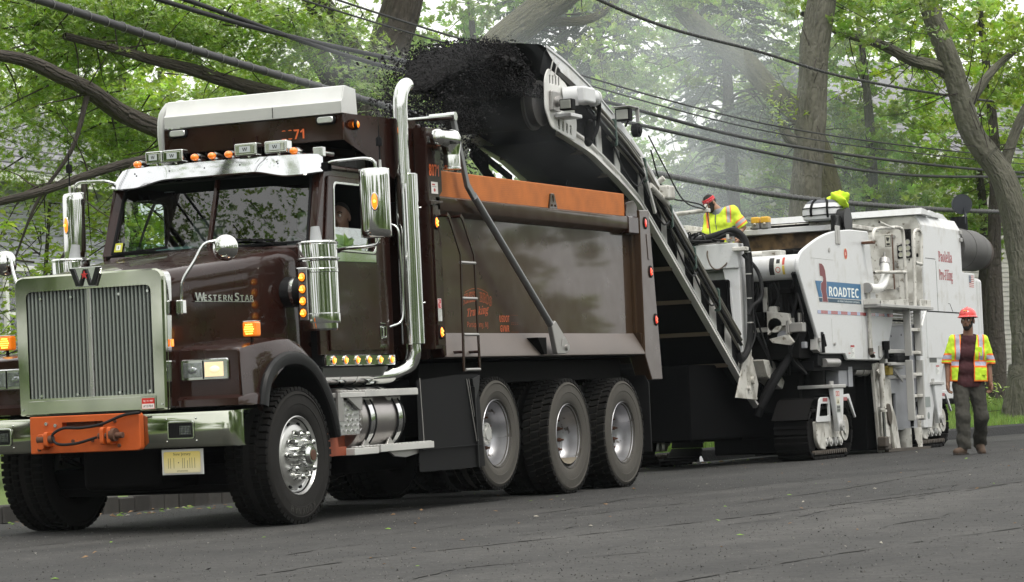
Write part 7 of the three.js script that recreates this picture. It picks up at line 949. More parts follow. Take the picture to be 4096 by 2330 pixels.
    add('guard', plate([[0.24, 0.55], [0.36, 0.76], [0.42, 0.82], [0.76, 0.83], [1.02, 0.53], [0.99, 0.52], [0.72, 0.77], [0.50, 0.765], [0.42, 0.68], [0.34, 0.53]], zf, zf + 0.03 * side, 0.005), M.white);
    add('guard_top', cb(0.42, 0.74, 0.80, 0.825, -0.22, 0.22, 0.006), M.dark); add('guard_top', [cb(-0.62, -0.05, 0.775, 0.80, -0.22, 0.22, 0.006), loft([[[-0.55, 0.80, -0.23], [-0.72, 0.76, -0.23], [-0.98, 0.53, -0.23]], [[-0.55, 0.80, 0.23], [-0.72, 0.76, 0.23], [-0.98, 0.53, 0.23]]])], M.dark);
    for (const x of [-0.24, 0.56]) add('guard_tape', plate([[x - 0.09, 0.745], [x + 0.09, 0.745], [x + 0.09, 0.79], [x - 0.09, 0.79]], zf + (0.017 + (x > 0 ? 0.015 : 0)) * side, zf + (0.019 + (x > 0 ? 0.015 : 0)) * side, 0), std({ color: [0.30, 0.05, 0.05], roughness: 0.4 }));
    add('yoke', plate([[0.06, 0.91], [0.50, 0.91], [0.45, 0.6], [0.40, 0.44], [0.34, 0.36], [0.26, 0.36], [0.20, 0.5]].map(p => [p[0] - 0.15, p[1]]), zf + 0.02 * side, zf + 0.085 * side, 0.01), M.white);
    add('yoke_cap', [rbox(-0.16, 0.42, 0.91, 0.955, -0.14, zf + 0.10 * side, 0.01), cyl([-0.05, 0.955, zf + 0.05], [-0.05, 1.0, zf + 0.05], 0.03)], M.railGrey);
    add('pivot_pin', [cyl([0.17, 0.43, zf + 0.08 * side], [0.17, 0.43, zf + 0.12 * side], 0.065, 0.065, 24), cyl([0.17, 0.43, zf + 0.12 * side], [0.17, 0.43, zf + 0.13 * side], 0.02, 0.02, 10)], M.railGrey);
    add('leg', [cyl([0.1, 0.92, 0], [0.1, 1.4, 0], 0.14, 0.14, 24)], M.dark);
    add('axle_block', [cb(-0.3, 0.45, 0.45, 0.7, -0.14, 0.1, 0.02)], M.dark);
    if (zc > 0 && front) { add('yoke_sticker', quad([0.0, 0.80, zf + 0.087], [0.16, 0.80, zf + 0.087], [0.16, 0.875, zf + 0.087], [0.0, 0.875, zf + 0.087]), decal(canvasTex(64, 48, (x) => { x.fillStyle = '#c9b9b4'; x.fillRect(0, 0, 64, 48); x.strokeStyle = '#b3372f'; x.lineWidth = 5; x.strokeRect(4, 8, 22, 30); x.strokeRect(34, 8, 24, 30); }))); add('yoke_sticker', quad([0.02, 0.60, zf + 0.087], [0.17, 0.60, zf + 0.087], [0.17, 0.69, zf + 0.087], [0.02, 0.69, zf + 0.087]), decal(canvasTex(64, 48, (x) => { x.fillStyle = '#8b9089'; x.fillRect(0, 0, 64, 48); x.fillStyle = '#474c47'; x.fillRect(4, 6, 56, 14); x.fillRect(4, 26, 56, 16); }))); add('yoke_sticker', quad([0.01, 0.70, zf + 0.087], [0.16, 0.70, zf + 0.087], [0.16, 0.79, zf + 0.087], [0.01, 0.79, zf + 0.087]), decal(canvasTex(64, 48, (x) => { x.fillStyle = '#cfcdb9'; x.fillRect(0, 0, 64, 48); x.fillStyle = '#6b6448'; x.beginPath(); x.moveTo(14, 40); x.lineTo(32, 8); x.lineTo(50, 40); x.fill(); }))); }
    return g;
  };
  crawler(9.75, 0.45, true); crawler(9.75, -1.6, true); crawler(14.62, 0.42, false); crawler(14.62, -1.6, false);
}
// ---------------------------------------------------------------- the discharge conveyor
{
  const cv = grp(mill, 'conveyor');
  const C = (n, g, m, opt) => part(cv, n, g, m, opt);
  // near-edge line: [x, y of lower rail, y of upper rail, z]
  const K = [[8.9, 0.70, 1.32, 0.0], [8.45, 0.945, 1.55, 0.0], [6.9, 1.775, 2.36, 0.09], [5.6, 2.45, 3.02, 0.17], [4.55, 2.99, 3.58, 0.235], [3.9, 3.20, 3.83, 0.275], [2.92, 3.45, 4.14, 0.34], [2.1, 3.56, 4.33, 0.395], [1.55, 3.62, 4.42, 0.43]];
  const at = (x) => { for (let i = 1; i < K.length; i++) if (x >= K[i][0]) { const t = (x - K[i][0]) / (K[i - 1][0] - K[i][0]); return K[i].map((v, k) => mix(v, K[i - 1][k], t)); } return K.at(-1); };
  const lat = [0.062, 0.998], W = 1.0;
  const pt = (x, f, d = 0) => { const k = at(x); return [k[0] - lat[0] * d, mix(k[1], k[2], f), k[3] - lat[1] * d]; };   // f 0 lower rail .. 1 upper rail, d metres in from the near edge
  const strip = (f0, f1, d0, d1, x0 = 1.62, x1 = 8.8) => loft(steps(x0, x1, 0.25).map(x => [pt(x, f0, d0), pt(x, f1, d1)]));
  const bar = (f, h, d0, d1, x0, x1) => { const g = steps(x0, x1, 0.25).map(x => { const a = pt(x, f, d0), b = pt(x, f, d1); return [[a[0], a[1], a[2]], [a[0], a[1] + h, a[2]], [b[0], b[1] + h, b[2]], [b[0], b[1], b[2]], [a[0], a[1], a[2]]]; }); return loft(g, false, 0.3); };
  const railW = std({ color: [0.74, 0.74, 0.72], roughness: 0.45, map: mottle });
  for (const d of [0, W]) {
    const s = d ? -1 : 1, D = (a) => d + a * (d ? -1 : 1);
    C('lower_rail', [bar(0, 0.035, D(-0.03), D(0.05), 2.0, 8.9), bar(0, 0.11, D(0.025), D(0.045), 2.0, 8.9), bar(0.17, 0.02, D(-0.01), D(0.05), 2.0, 8.9)], railW);
    C('upper_rail', [bar(0.86, 0.10, D(-0.01), D(0.05), 2.1, 8.75), bar(0.84, 0.02, D(-0.03), D(0.05), 3.9, 8.75)], railW);
    for (const x of [8.4, 7.9, 7.3, 6.7, 6.1, 5.5, 4.7, 3.9, 3.3]) { const a = pt(x, 0.1, D(0.02)), b = pt(x - 0.02, 0.86, D(0.02)), w = x > 5.8 && x < 8 ? 0.20 : 0.13; C('web_plate', plate([[a[0] - w * 0.6, a[1] + 0.03], [a[0] + w * 0.5, a[1] - 0.04], [a[0] + w * 0.4, b[1] - 0.05], [a[0] - w * 0.4, b[1]]], a[2] - 0.01, a[2] + 0.01, 0.003), railW); }
    C('rail_bolt', [...Array(18).keys()].map(i => { const p = pt(2.4 + i * 0.34, 0.92, D(-0.012)); return cyl(p, [p[0], p[1], p[2] + 0.012 * s], 0.012, 0.012, 6); }), M.steel);
  }
  C('belt', [strip(0.12, 0.12, 0.06, W - 0.06, 1.7, 8.5), strip(0.72, 0.45, 0.06, 0.5, 1.7, 8.5), strip(0.45, 0.72, 0.5, W - 0.06, 1.7, 8.5)], phys({ specularIntensity: 0.25, color: [0.006, 0.006, 0.007], roughness: 0.85, side: THREE.DoubleSide }));
  for (const d of [0.06, W - 0.06]) C('side_skirt', strip(0.18, 0.86, d, d, 1.8, 8.4), phys({ specularIntensity: 0.25, color: [0.010, 0.010, 0.011], roughness: 0.8, side: THREE.DoubleSide }));
  const tan = std({ color: [0.10, 0.075, 0.05], roughness: 0.85, map: mottle });
  for (const x of [7.9, 7.2, 6.5, 5.8, 5.1, 4.4, 3.6, 2.8]) { const a = pt(x, 0.03, 0.04), b = pt(x, 0.03, W - 0.04); C('return_idler', [rod([a[0], a[1] - 0.02, a[2]], [b[0], b[1] - 0.02, b[2]], 0.05, 0.035)], tan); }
  // belt seen from below bulges in a trough round the head; head pulley, lagged, with a worn steel end
  const hp = pt(1.55, 0.30, 0.0), hq = pt(1.55, 0.30, W);
  C('head_pulley', [cyl([hp[0], hp[1], hp[2] - 0.13], [hq[0], hq[1], hq[2]], 0.255, 0.255, 40)], M.belt); C('pulley_end', [cyl([hp[0], hp[1], hp[2] - 0.13], [hp[0], hp[1], hp[2] - 0.03], 0.23, 0.23, 36), cyl([hp[0], hp[1], hp[2] - 0.14], [hp[0], hp[1], hp[2] - 0.11], 0.265, 0.265, 36)], std({ color: [0.06, 0.056, 0.055], metalness: 0.4, roughness: 0.55, map: mottle }));
  // head bracket: white slotted plate, drive motor, lamp
  const bz = 0.455, B = (pts, z0, z1, holes) => plate(pts, bz + z0, bz + z1, 0.005, holes);
  const slots = [0, 1, 2, 3].map(i => rounded(rectPts(1.62 + i * 0.075, 1.655 + i * 0.075, 4.06, 4.15), 0.015)).concat([0, 1, 2, 3].map(i => rounded(rectPts(1.80 + i * 0.10, 1.85 + i * 0.10, 3.61 - 0.012 * i, 3.71 - 0.012 * i), 0.015)));
  C('head_bracket', [B(rounded([[1.50, 4.10], [1.60, 4.22], [1.78, 4.18], [2.05, 4.10], [2.2, 3.95], [2.3, 3.72], [2.25, 3.52], [1.95, 3.56], [1.62, 3.62], [1.48, 3.80]], 0.06), 0, 0.015, slots)], railW);
  C('bearing_block', [rbox(1.58, 1.80, 3.78, 3.99, bz + 0.015, bz + 0.06, 0.02), cyl([1.69, 3.88, bz + 0.06], [1.69, 3.88, bz + 0.10], 0.06, 0.055, 18)], M.steel);
  C('drive_motor', [cyl([1.95, 3.95, bz + 0.02], [2.0, 3.96, bz + 0.16], 0.10, 0.10, 24), rbox(1.95, 2.25, 3.88, 4.05, bz + 0.10, bz + 0.26, 0.03), cyl([2.22, 3.965, bz + 0.18], [2.38, 3.965, bz + 0.18], 0.078, 0.078, 20), cyl([2.36, 3.965, bz + 0.18], [2.40, 3.965, bz + 0.18], 0.086, 0.086, 20), rbox(1.7, 2.0, 3.72, 3.76, bz + 0.02, bz + 0.20, 0.01)], M.white);
  const lampB = (n, x, y, z, w) => { const L = [rbox(x - 0.03, x + 0.07, y - w * 0.8, y + w * 0.8, z - w, z + w, 0.012)]; C('lamp_housing', L, M.black); C('lamp_lens', rbox(x - 0.04, x - 0.028, y - w * 0.62, y + w * 0.62, z - w * 0.8, z + w * 0.8, 0.006), std({ color: [0.32, 0.33, 0.30], roughness: 0.25, metalness: 0.3 })); };
  lampB('', 1.60, 3.83, bz + 0.20, 0.07); lampB('', 3.72, 3.92, 0.42, 0.085);
  C('lamp_visor', [cb(3.66, 3.95, 4.0, 4.01, 0.30, 0.52, 0.003), cb(3.93, 3.95, 3.85, 4.0, 0.48, 0.52, 0.003)], M.railGrey);
  C('reel', [cyl([3.9, 3.76, 0.46], [3.9, 3.76, 0.53], 0.075, 0.075, 20), cyl([3.9, 3.76, 0.53], [3.9, 3.76, 0.55], 0.04, 0.04, 16), rod([3.82, 3.8, 0.40], [3.9, 3.9, 0.42], 0.02)], M.black);
  C('hook', [cyl([2.52, 3.55, 0.50], [2.56, 3.72, 0.49], 0.045, 0.05, 14), new THREE.SphereGeometry(0.06, 14, 10).scale(1, 0.8, 0.6).translate(2.5, 3.53, 0.5), new THREE.SphereGeometry(0.055, 14, 10).scale(1, 0.8, 0.6).translate(2.58, 3.73, 0.5)], M.dark);
  C('hose', tube([[2.38, 3.96, 0.66], [2.5, 3.93, 0.64], [2.58, 3.82, 0.6], [2.6, 3.66, 0.56], [2.55, 3.52, 0.50]], 0.022, 40, 10), M.hose);
  // hood over the head: black inside, white outer skirt
  const hoodRow = x => { const o = []; for (let i = 0; i <= 16; i++) { const a = i / 16, d = -0.06 + a * (W + 0.12), k = at(x), up = 0.06 * Math.sin(a * PI) + 0.02; const f = i === 0 || i === 16 ? 0.96 : 1; o.push([k[0] - lat[0] * d, mix(k[1], k[2], f) + up, k[3] - lat[1] * d]); } return o; };
  C('hood', loft(steps(1.38, 3.6, 0.2).map(hoodRow)), phys({ specularIntensity: 0.25, color: [0.012, 0.0125, 0.014], roughness: 0.55, side: THREE.DoubleSide }));
  C('hood_skirt', [loft(steps(1.95, 6.2, 0.2).map(x => { const a = pt(x, 1.0, -0.05), b = pt(x, 0.82, -0.05); return [[a[0], a[1] + 0.025, a[2]], [b[0], b[1], b[2]]]; })), loft([[1.42, 0.97], [1.7, 0.9], [1.95, 0.84]].map(([x, f]) => { const a = pt(x, 1.03, -0.05), b = pt(x, f, -0.05); return [a, b]; }))], std({ color: [1, 1, 1], map: whiteDirt, roughness: 0.4, side: THREE.DoubleSide }));
  C('hood_flap', loft([[1.40, 0], [1.55, 0.5], [1.8, 1]].map(([x, t]) => { const a = pt(x, 0.98 - 0.02 * t, -0.03), b = pt(x, 0.72 - 0.06 * t, 0.03); return [a, b]; })), phys({ specularIntensity: 0.25, color: [0.015, 0.015, 0.016], roughness: 0.7, side: THREE.DoubleSide }));
  C('flap_rod', [tube([pt(1.62, 0.72, -0.06), pt(1.66, 0.84, -0.07), pt(1.78, 0.95, -0.06)], 0.008, 12, 6), tube([pt(1.74, 0.70, -0.06), pt(1.78, 0.82, -0.07), pt(1.9, 0.92, -0.06)], 0.008, 12, 6)], M.railGrey);
  // hoses and pipes that run down the near side, held by green clamps
  const pipe = std({ color: [0.16, 0.155, 0.13], metalness: 0.4, roughness: 0.4, map: mottle });
  [[0.64, -0.10, 0.022, pipe, 2.8], [0.74, -0.09, 0.022, pipe, 2.9], [0.52, -0.10, 0.02, M.hose, 2.9], [0.58, -0.06, 0.016, M.hose, 2.7], [0.80, -0.075, 0.014, M.hose, 3.2], [0.46, -0.075, 0.015, pipe, 3.3]].forEach(([f, d, r, m, x0], i) => C('pipe', tube(steps(x0, 8.05, 0.35).map((x, k) => { const p = pt(x, f + 0.02 * Math.sin(x * 2.3 + i), d); return p; }), r, 70, 8), m));
  [[3.4, 0.15, 0.5], [4.3, 0.2, 0.55], [5.3, 0.15, 0.5], [6.0, 0.22, 0.5]].forEach(([x, f, g]) => C('loose_hose', tube([pt(x, 0.5, -0.08), pt(x + 0.35, f, -0.10), pt(x + 0.8, f - 0.02, -0.10), pt(x + 1.1, g, -0.09)], 0.011, 30, 7), M.hose));
  for (const x of [3.5, 4.5, 5.4, 6.25, 7.15]) { const a = pt(x, 0.42, -0.115), b = pt(x - 0.02, 0.82, -0.115); C('pipe_clamp', [rod(a, b, 0.035, 0.02), rod(pt(x, 0.42, -0.05), a, 0.03, 0.02), rod(pt(x, 0.82, -0.03), b, 0.03, 0.02)], std({ color: [0.04, 0.075, 0.06], roughness: 0.5 })); }
  C('strut', [rod(pt(4.35, 0.75, -0.1), pt(4.75, 0.05, -0.12), 0.045, 0.03), rod(pt(4.2, 0.95, -0.04), pt(5.0, 0.98, -0.04), 0.05, 0.03)], M.railGrey);
  C('actuator', [cyl(pt(4.6, 0.42, -0.12), pt(5.15, 0.62, -0.14), 0.035, 0.035, 14), rbox(4.98, 5.22, 3.08, 3.24, 0.26, 0.42, 0.03), cyl(pt(5.0, 0.9, -0.1), pt(5.0, 0.97, -0.16), 0.03, 0.03, 14)], M.whiteOld);
  // folding struts and snub roller below the head
  const farL = (x, f) => pt(x, f, W);
  C('fold_strut', [rod(pt(2.0, -0.12, W - 0.02), pt(3.0, -0.75, W - 0.1), 0.12, 0.03), rod(pt(2.4, -0.05, W - 0.02), pt(2.4, -0.45, W - 0.03), 0.10, 0.03), rod(pt(2.0, -0.02, W), pt(3.2, -0.14, W), 0.06, 0.05)], M.nearBlack);
  C('snub_roller', [cyl(pt(3.1, -0.42, 0.3), pt(3.1, -0.42, W), 0.09, 0.09, 20)], M.dark);
  C('belly_pan', [loft(steps(2.2, 5.2, 0.3).map(x => [pt(x, 0.0, 0.1), pt(x, -0.32 * Math.sin(clamp((x - 2.2) / 3) * PI) - 0.02, 0.5), pt(x, 0.0, W - 0.05)]))], phys({ specularIntensity: 0.25, color: [0.008, 0.008, 0.009], roughness: 0.9, side: THREE.DoubleSide }));
  C('tail_plate', [plate([[8.0, 0.84], [8.75, 0.80], [8.85, 1.0], [8.6, 1.42], [8.3, 1.25]], 0.03, 0.05, 0.004), cyl([8.6, 1.05, 0.05], [8.6, 1.05, 0.09], 0.05, 0.05, 18), cyl([8.45, 0.95, 0.05], [8.45, 0.95, 0.08], 0.03, 0.03, 14)], M.whiteOld);
}
// ---------------------------------------------------------------- millings thrown from the head into the truck
{
  seed(501);
  const chunk = [0, 1, 2, 3].map(k => { const P = []; for (let i = 0; i < 9; i++) P.push(V(gauss(), gauss() * 0.7, gauss()).normalize().multiplyScalar(rr(0.6, 1.1))); return norm(new ConvexGeometry(P)); });
  const m = phys({ color: [0.013, 0.0125, 0.013], specularIntensity: 0.35, roughness: 0.85 }), o = new THREE.Object3D(), N = 80000, S = [];
  for (let i = 0; i < N; i++) {                                      // a thrown sheet of material: each bit on its own parabola
    const q = rnd(), vx = mix(2.2, 4.7, q ** 0.8) + 0.15 * gauss(), vy = mix(2.62, 1.25, rnd()) * mix(1.05, 0.95, q) + 0.10 * gauss(), t = 0.02 + 0.82 * rnd() ** 0.9, zo = rr(-0.46, 0.40), h = rnd();
    const x = 1.6 - vx * t, y = 3.98 + h * 0.12 + vy * t - 4.9 * t * t, z = -0.05 + zo + 0.07 * vx * t + gauss() * 0.04;
    if (y < 2.75 || x < -2.4) continue; const clump = fbm(x * 2.2, y * 2.2, z * 3, 3); if (clump < -0.10 + 0.25 * t && t > 0.38 && rnd() < 0.75) continue;
    S.push([x, y, z, 0.0045 + 0.014 * rnd() ** 3]);
  }
  // the tumbling heap that rides at the lip of the belt
  for (let i = 0; i < 20000; i++) { const u = rnd(), x = mix(2.0, 0.6, u), a = rr(-0.45, 0.42), top = mix(3.90, 4.12, u) + 0.18 * Math.sin(clamp(u) * PI * 0.7) * (1 - a * a * 2) + 0.10 * fbm(x * 3, 7, a * 5, 3); S.push([x + gauss() * 0.04, rr(3.9, top), -0.02 + 0.04 * u + a, 0.007 + 0.015 * rnd() ** 2.5]); }
  for (let i = 0; i < 150; i++) { const u = rnd(); S.push([mix(1.4, -1.0, u), 4.12 + 0.22 * Math.sin(u * PI) + 0.2 * rnd() ** 2 - 0.2 * u, rr(-0.5, 0.45), rr(0.008, 0.024)]); }
  const im = new THREE.InstancedMesh(mergeVertices(chunk[0]).toNonIndexed(), m, S.length);
  S.forEach((s, i) => { o.position.set(s[0], s[1], s[2]); o.rotation.set(rr(0, 6), rr(0, 6), rr(0, 6)); o.scale.set(s[3] * rr(0.7, 1.5), s[3], s[3] * rr(0.7, 1.3)); o.updateMatrix(); im.setMatrixAt(i, o.matrix); const k = rr(0.35, 1.3); im.setColorAt(i, lin(k, k * 0.97, k)); });
  im.name = 'asphalt_millings'; im.userData.kind = 'stuff'; im.castShadow = im.receiveShadow = true; tag(im, 'black crumbled asphalt flying off the conveyor into the truck body', 'asphalt'); scene.add(im);
  const core = part(scene, 'asphalt_heap', loft(steps(0, 1, 0.02).map(u => { const x = mix(2.05, -0.55, u), yc = 3.98 + 0.31 * Math.sin(clamp((u - 0.18) * 1.2) * PI * 0.85) - 0.32 * u ** 3, e = Math.min(1, Math.sin(clamp(u * 0.98 + 0.02) * PI) ** 0.45); return [...Array(37).keys()].map(j => { const a = j / 36 * PI * 2, n = 1 + 0.34 * fbm(x * 5, Math.cos(a) * 2.4, Math.sin(a) * 2.4, 4) + 0.14 * pn.noise(x * 22, Math.cos(a) * 9, Math.sin(a) * 9); return [x + 0.03 * pn.noise(x * 20, a * 6, 3), yc + Math.sin(a) * 0.15 * e * n, -0.03 + 0.05 * u + Math.cos(a) * 0.43 * e * n]; }); })), phys({ color: [0.011, 0.0105, 0.011], specularIntensity: 0.3, roughness: 0.95, bumpMap: fineN, bumpScale: 0.05 }));
  core.userData.kind = 'stuff'; tag(core, 'dense black lump of asphalt rolling off the conveyor head', 'asphalt');
  const pile = part(scene, 'asphalt_pile', loft(steps(-2.6, 2.2, 0.2).map(x => steps(-1.08, 1.08, 0.18).map(z => [x, 1.9 + 0.75 * Math.exp(-((x + 0.3) ** 2) / 2.2 - z * z / 1.2) + 0.08 * fbm(x * 2, 3, z * 2), z]))), phys({ specularIntensity: 0.25, color: [0.014, 0.014, 0.014], roughness: 0.95, side: THREE.DoubleSide, bumpMap: fineN, bumpScale: 0.03 }));
  pile.userData.kind = 'stuff'; tag(pile, 'pile of black asphalt loaded inside the truck body', 'asphalt');
}
// ---------------------------------------------------------------- things lying on the machine
{
  const bag = thing('cooler_bag', 'white and grey soft cooler bag lying on the machine deck', 'cooler bag', [11.05, 3.115, 0.30]);
  const row = (y, a, b) => [...Array(25).keys()].map(i => { const t = i / 24 * PI * 2, c = Math.cos(t), s = Math.sin(t), e = v => Math.sign(v) * Math.abs(v) ** 0.6; return [e(c) * a, y + 0.008 * fbm(c * 3, y * 20, s * 3), e(s) * b]; });
  part(bag, 'bag_body', [loft([row(0.0, 0.14, 0.17), row(0.02, 0.16, 0.2), row(0.10, 0.165, 0.21), row(0.135, 0.16, 0.2)].reverse())], std({ color: [0.62, 0.63, 0.64], roughness: 0.55 }));
  part(bag, 'bag_lid', [loft([row(0.135, 0.16, 0.2), row(0.20, 0.12, 0.16), row(0.225, 0.07, 0.12), row(0.228, 0.0, 0.0)].reverse())], std({ color: [0.10, 0.105, 0.12], roughness: 0.7 }));
  part(bag, 'bag_panel', [loft([row(0.137, 0.163, 0.203), row(0.185, 0.135, 0.172)].reverse())], std({ color: [0.66, 0.67, 0.68], roughness: 0.55 }));
  part(bag, 'strap', [tube([[-0.16, 0.05, -0.08], [-0.17, 0.12, -0.08], [-0.13, 0.19, -0.07], [-0.07, 0.228, -0.05]], 0.014, 20, 6), tube([[-0.16, 0.03, 0.1], [-0.175, 0.12, 0.1], [-0.13, 0.2, 0.09], [-0.07, 0.228, 0.06]], 0.012, 20, 6), tube(row(0.136, 0.166, 0.206), 0.006, 60, 6), tube(row(0.06, 0.168, 0.208), 0.005, 60, 6)], M.black);
  const cloth = thing('neon_vest', 'crumpled neon yellow cloth bunched on top of the cooler bag', 'vest', [11.1, 3.36, 0.50]); cloth.scale.setScalar(1.15); bag.scale.setScalar(1.25);
  seed(601); const cl = []; for (let i = 0; i <= 22; i++) { const r = []; for (let j = 0; j <= 28; j++) { const t = i / 22 * PI, p = j / 28 * PI * 2, n = 1 + 0.55 * fbm(Math.cos(p) * 2 * Math.sin(t), Math.cos(t) * 2, Math.sin(p) * 2 * Math.sin(t), 3) + 0.25 * Math.sin(p * 3 + t * 4) * Math.sin(t); r.push([Math.cos(p) * Math.sin(t) * 0.09 * n, Math.cos(t) * 0.105 * n + 0.02, Math.sin(p) * Math.sin(t) * 0.12 * n]); } cl.push(r); }
  part(cloth, 'fold', loft(cl, false, 1.2), phys({ color: [0.55, 0.80, 0.03], roughness: 0.8, side: THREE.DoubleSide })); part(cloth, 'fold', [xf(loft(cl, false, 1.2), [-0.02, -0.13, -0.02], [0.3, 0.6, 0.2], [0.6, 0.5, 0.7])], phys({ color: [0.55, 0.80, 0.03], roughness: 0.8, side: THREE.DoubleSide }));
  ['left', 'right'].forEach((w, i) => {
    const t = thing('yellow_box', `${w} one of two small yellow and grey instrument boxes on the deck beam`, 'instrument box', [10.95, 3.06, -0.60 + i * 0.135], 0, 'yellow boxes on the deck beam');
    part(t, 'case', [rbox(-0.06, 0.06, 0.0, 0.10, -0.055, 0.055, 0.02)], std({ color: [0.20, 0.20, 0.20], roughness: 0.6 })); part(t, 'lid', [rbox(-0.065, 0.06, 0.075, 0.165, -0.057, 0.057, 0.022)], std({ color: [0.62, 0.36, 0.03], roughness: 0.5 })); part(t, 'knob', [new THREE.SphereGeometry(0.018, 10, 8).translate(-0.062, 0.07, 0)], std({ color: [0.5, 0.45, 0.35], roughness: 0.5 }));
  });
}
// ================================================================ people: one continuous skin or garment per mesh, from smooth capsule fields
function field(sd, lo, hi, res, paint) {
  const mc = new MarchingCubes(res, new THREE.MeshBasicMaterial(), false, false, 260000); mc.isolation = 0; const f = mc.field, n = mc.size, d = [0, 1, 2].map(i => (hi[i] - lo[i]) / n);
  for (let k = 0; k < n; k++) for (let j = 0; j < n; j++) for (let i = 0; i < n; i++) f[k * n * n + j * n + i] = -sd(lo[0] + i * d[0], lo[1] + j * d[1], lo[2] + k * d[2]);
  mc.update(); const c = mc.count, p = new Float32Array(c * 3);
  for (let i = 0; i < c * 3; i++) p[i] = lo[i % 3] + (mc.positionArray[i] + 1) / 2 * (hi[i % 3] - lo[i % 3]);
  let g = new THREE.BufferGeometry(); g.setAttribute('position', new THREE.BufferAttribute(p, 3)); g = mergeVertices(g, 1e-5); g.computeVertexNormals();
  if (paint) { const q = g.attributes.position, N = g.attributes.normal, col = new Float32Array(q.count * 3); for (let i = 0; i < q.count; i++) { const C = paint(q.getX(i), q.getY(i), q.getZ(i), N.getZ(i)); col.set(C, i * 3); } g.setAttribute('color', new THREE.BufferAttribute(col, 3)); }
  return g.toNonIndexed();
}
const capsule = (x, y, z, a, b, ra, rb) => { const dx = b[0] - a[0], dy = b[1] - a[1], dz = b[2] - a[2], t = clamp(((x - a[0]) * dx + (y - a[1]) * dy + (z - a[2]) * dz) / (dx * dx + dy * dy + dz * dz + 1e-9)); return Math.hypot(x - a[0] - dx * t, y - a[1] - dy * t, z - a[2] - dz * t) - mix(ra, rb, t); };
const ell = (x, y, z, c, r) => { const k = Math.hypot((x - c[0]) / r[0], (y - c[1]) / r[1], (z - c[2]) / r[2]); return (k - 1) * Math.min(...r); };
const smin = (a, b, k) => { const h = clamp(0.5 + 0.5 * (b - a) / k); return mix(b, a, h) - k * h * (1 - h); };
const bones = (L, k) => (x, y, z) => { let d = 9; for (const b of L) d = smin(d, b.length === 2 ? ell(x, y, z, b[0], b[1]) : capsule(x, y, z, b[0], b[1], b[2], b[3]), k); return d; };
const skinM = c => phys({ color: c, roughness: 0.55, sheen: 0.2 });
const clothM = (c, o = {}) => std({ color: c, roughness: 0.92, bumpMap: fineN, bumpScale: 0.0015, ...o });
const paintM = std({ color: [1, 1, 1], vertexColors: true, roughness: 0.75 });
const rotY = (p, a, c) => { const s = Math.sin(a), k = Math.cos(a), x = p[0] - c[0], z = p[2] - c[2]; return [c[0] + x * k + z * s, p[1], c[2] - x * s + z * k]; };
// a head facing +z, its centre at the origin, 0.23 m from chin to crown: returned as skin geometry
const headSkin = (() => { const L = [[[0, 0.03, -0.01], [0.074, 0.095, 0.092]], [[0, -0.035, 0.022], [0.058, 0.075, 0.066]], [[0, -0.085, 0.055], [0.03, 0.024, 0.026]], [[0, 0.022, 0.078], [0, -0.022, 0.100], 0.010, 0.0155], [[-0.03, 0.026, 0.078], [0.03, 0.026, 0.078], 0.013, 0.013], [[-0.02, -0.052, 0.082], [0.02, -0.052, 0.082], 0.0095, 0.0095], [[0, -0.06, -0.03], [0, -0.14, -0.035], 0.054, 0.058]];
  const base = bones(L, 0.022), sd = (x, y, z) => { let d = base(x, y, z); for (const s of [-1, 1]) { d = smin(d, ell(x, y, z, [s * 0.077, -0.005, -0.012], [0.011, 0.032, 0.02]), 0.008); const e = ell(x, y, z, [s * 0.031, 0.008, 0.098], [0.019, 0.010, 0.016]); d = -smin(-d, e, 0.008); } return d; };
  return field(sd, [-0.1, -0.16, -0.12], [0.1, 0.14, 0.13], 76); })();
const hairShell = (grow, keep) => field((x, y, z) => Math.max(bones([[[0, 0.03, -0.01], [0.074 + grow, 0.095 + grow, 0.092 + grow]], [[0, -0.035, 0.022], [0.058 + grow, 0.075 + grow, 0.066 + grow]], [[0, -0.088, 0.055], [0.034 + grow, 0.028 + grow, 0.03 + grow]]], 0.02)(x, y, z), keep(x, y, z)), [-0.11, -0.15, -0.13], [0.11, 0.16, 0.13], 60);
// a relaxed hand hanging down (-y), palm facing inward; s mirrors the thumb side (+z is forward)
function handGeo(s, curl = 0.5) {
  const L = [[[0, 0.0, 0], [0, -0.05, 0.0], 0.026, 0.024], [[0, -0.04, 0.022], [0, -0.085, 0.026], 0.019, 0.015], [[0, -0.04, -0.018], [0, -0.08, -0.022], 0.018, 0.014], [[0, -0.05, 0], [0, -0.085, 0], 0.018, 0.015]], palm = bones(L, 0.014), F = [];
  [[0.029, 0.068], [0.010, 0.078], [-0.009, 0.072], [-0.027, 0.056]].forEach(([z, len], i) => { let p = [0, -0.085, z], a = 0.15 + 0.1 * i * curl; for (let k = 0; k < 3; k++) { const l = len * [0.42, 0.32, 0.26][k]; a += [0.2, 0.55, 0.45][k] * curl; const q = [p[0] - s * Math.sin(a) * l, p[1] - Math.cos(a) * l, p[2] * (1 + 0.02 * k)]; F.push([p, q, 0.0092 - 0.0007 * k, 0.0088 - 0.0007 * k]); p = q; } });
  let p = [0, -0.02, 0.024]; for (const [dy, dz, dx] of [[-0.03, 0.022, 0.012], [-0.03, 0.008, 0.012], [-0.022, 0.002, 0.006]]) { const q = [p[0] - s * dx, p[1] + dy, p[2] + dz]; F.push([p, q, 0.0115, 0.0098]); p = q; }
  return field((x, y, z) => { let d = palm(x, y, z); for (const f of F) d = smin(d, capsule(x, y, z, f[0], f[1], f[2], f[3]), 0.005); return d; }, [-0.09, -0.19, -0.07], [0.09, 0.04, 0.10], 80);
}
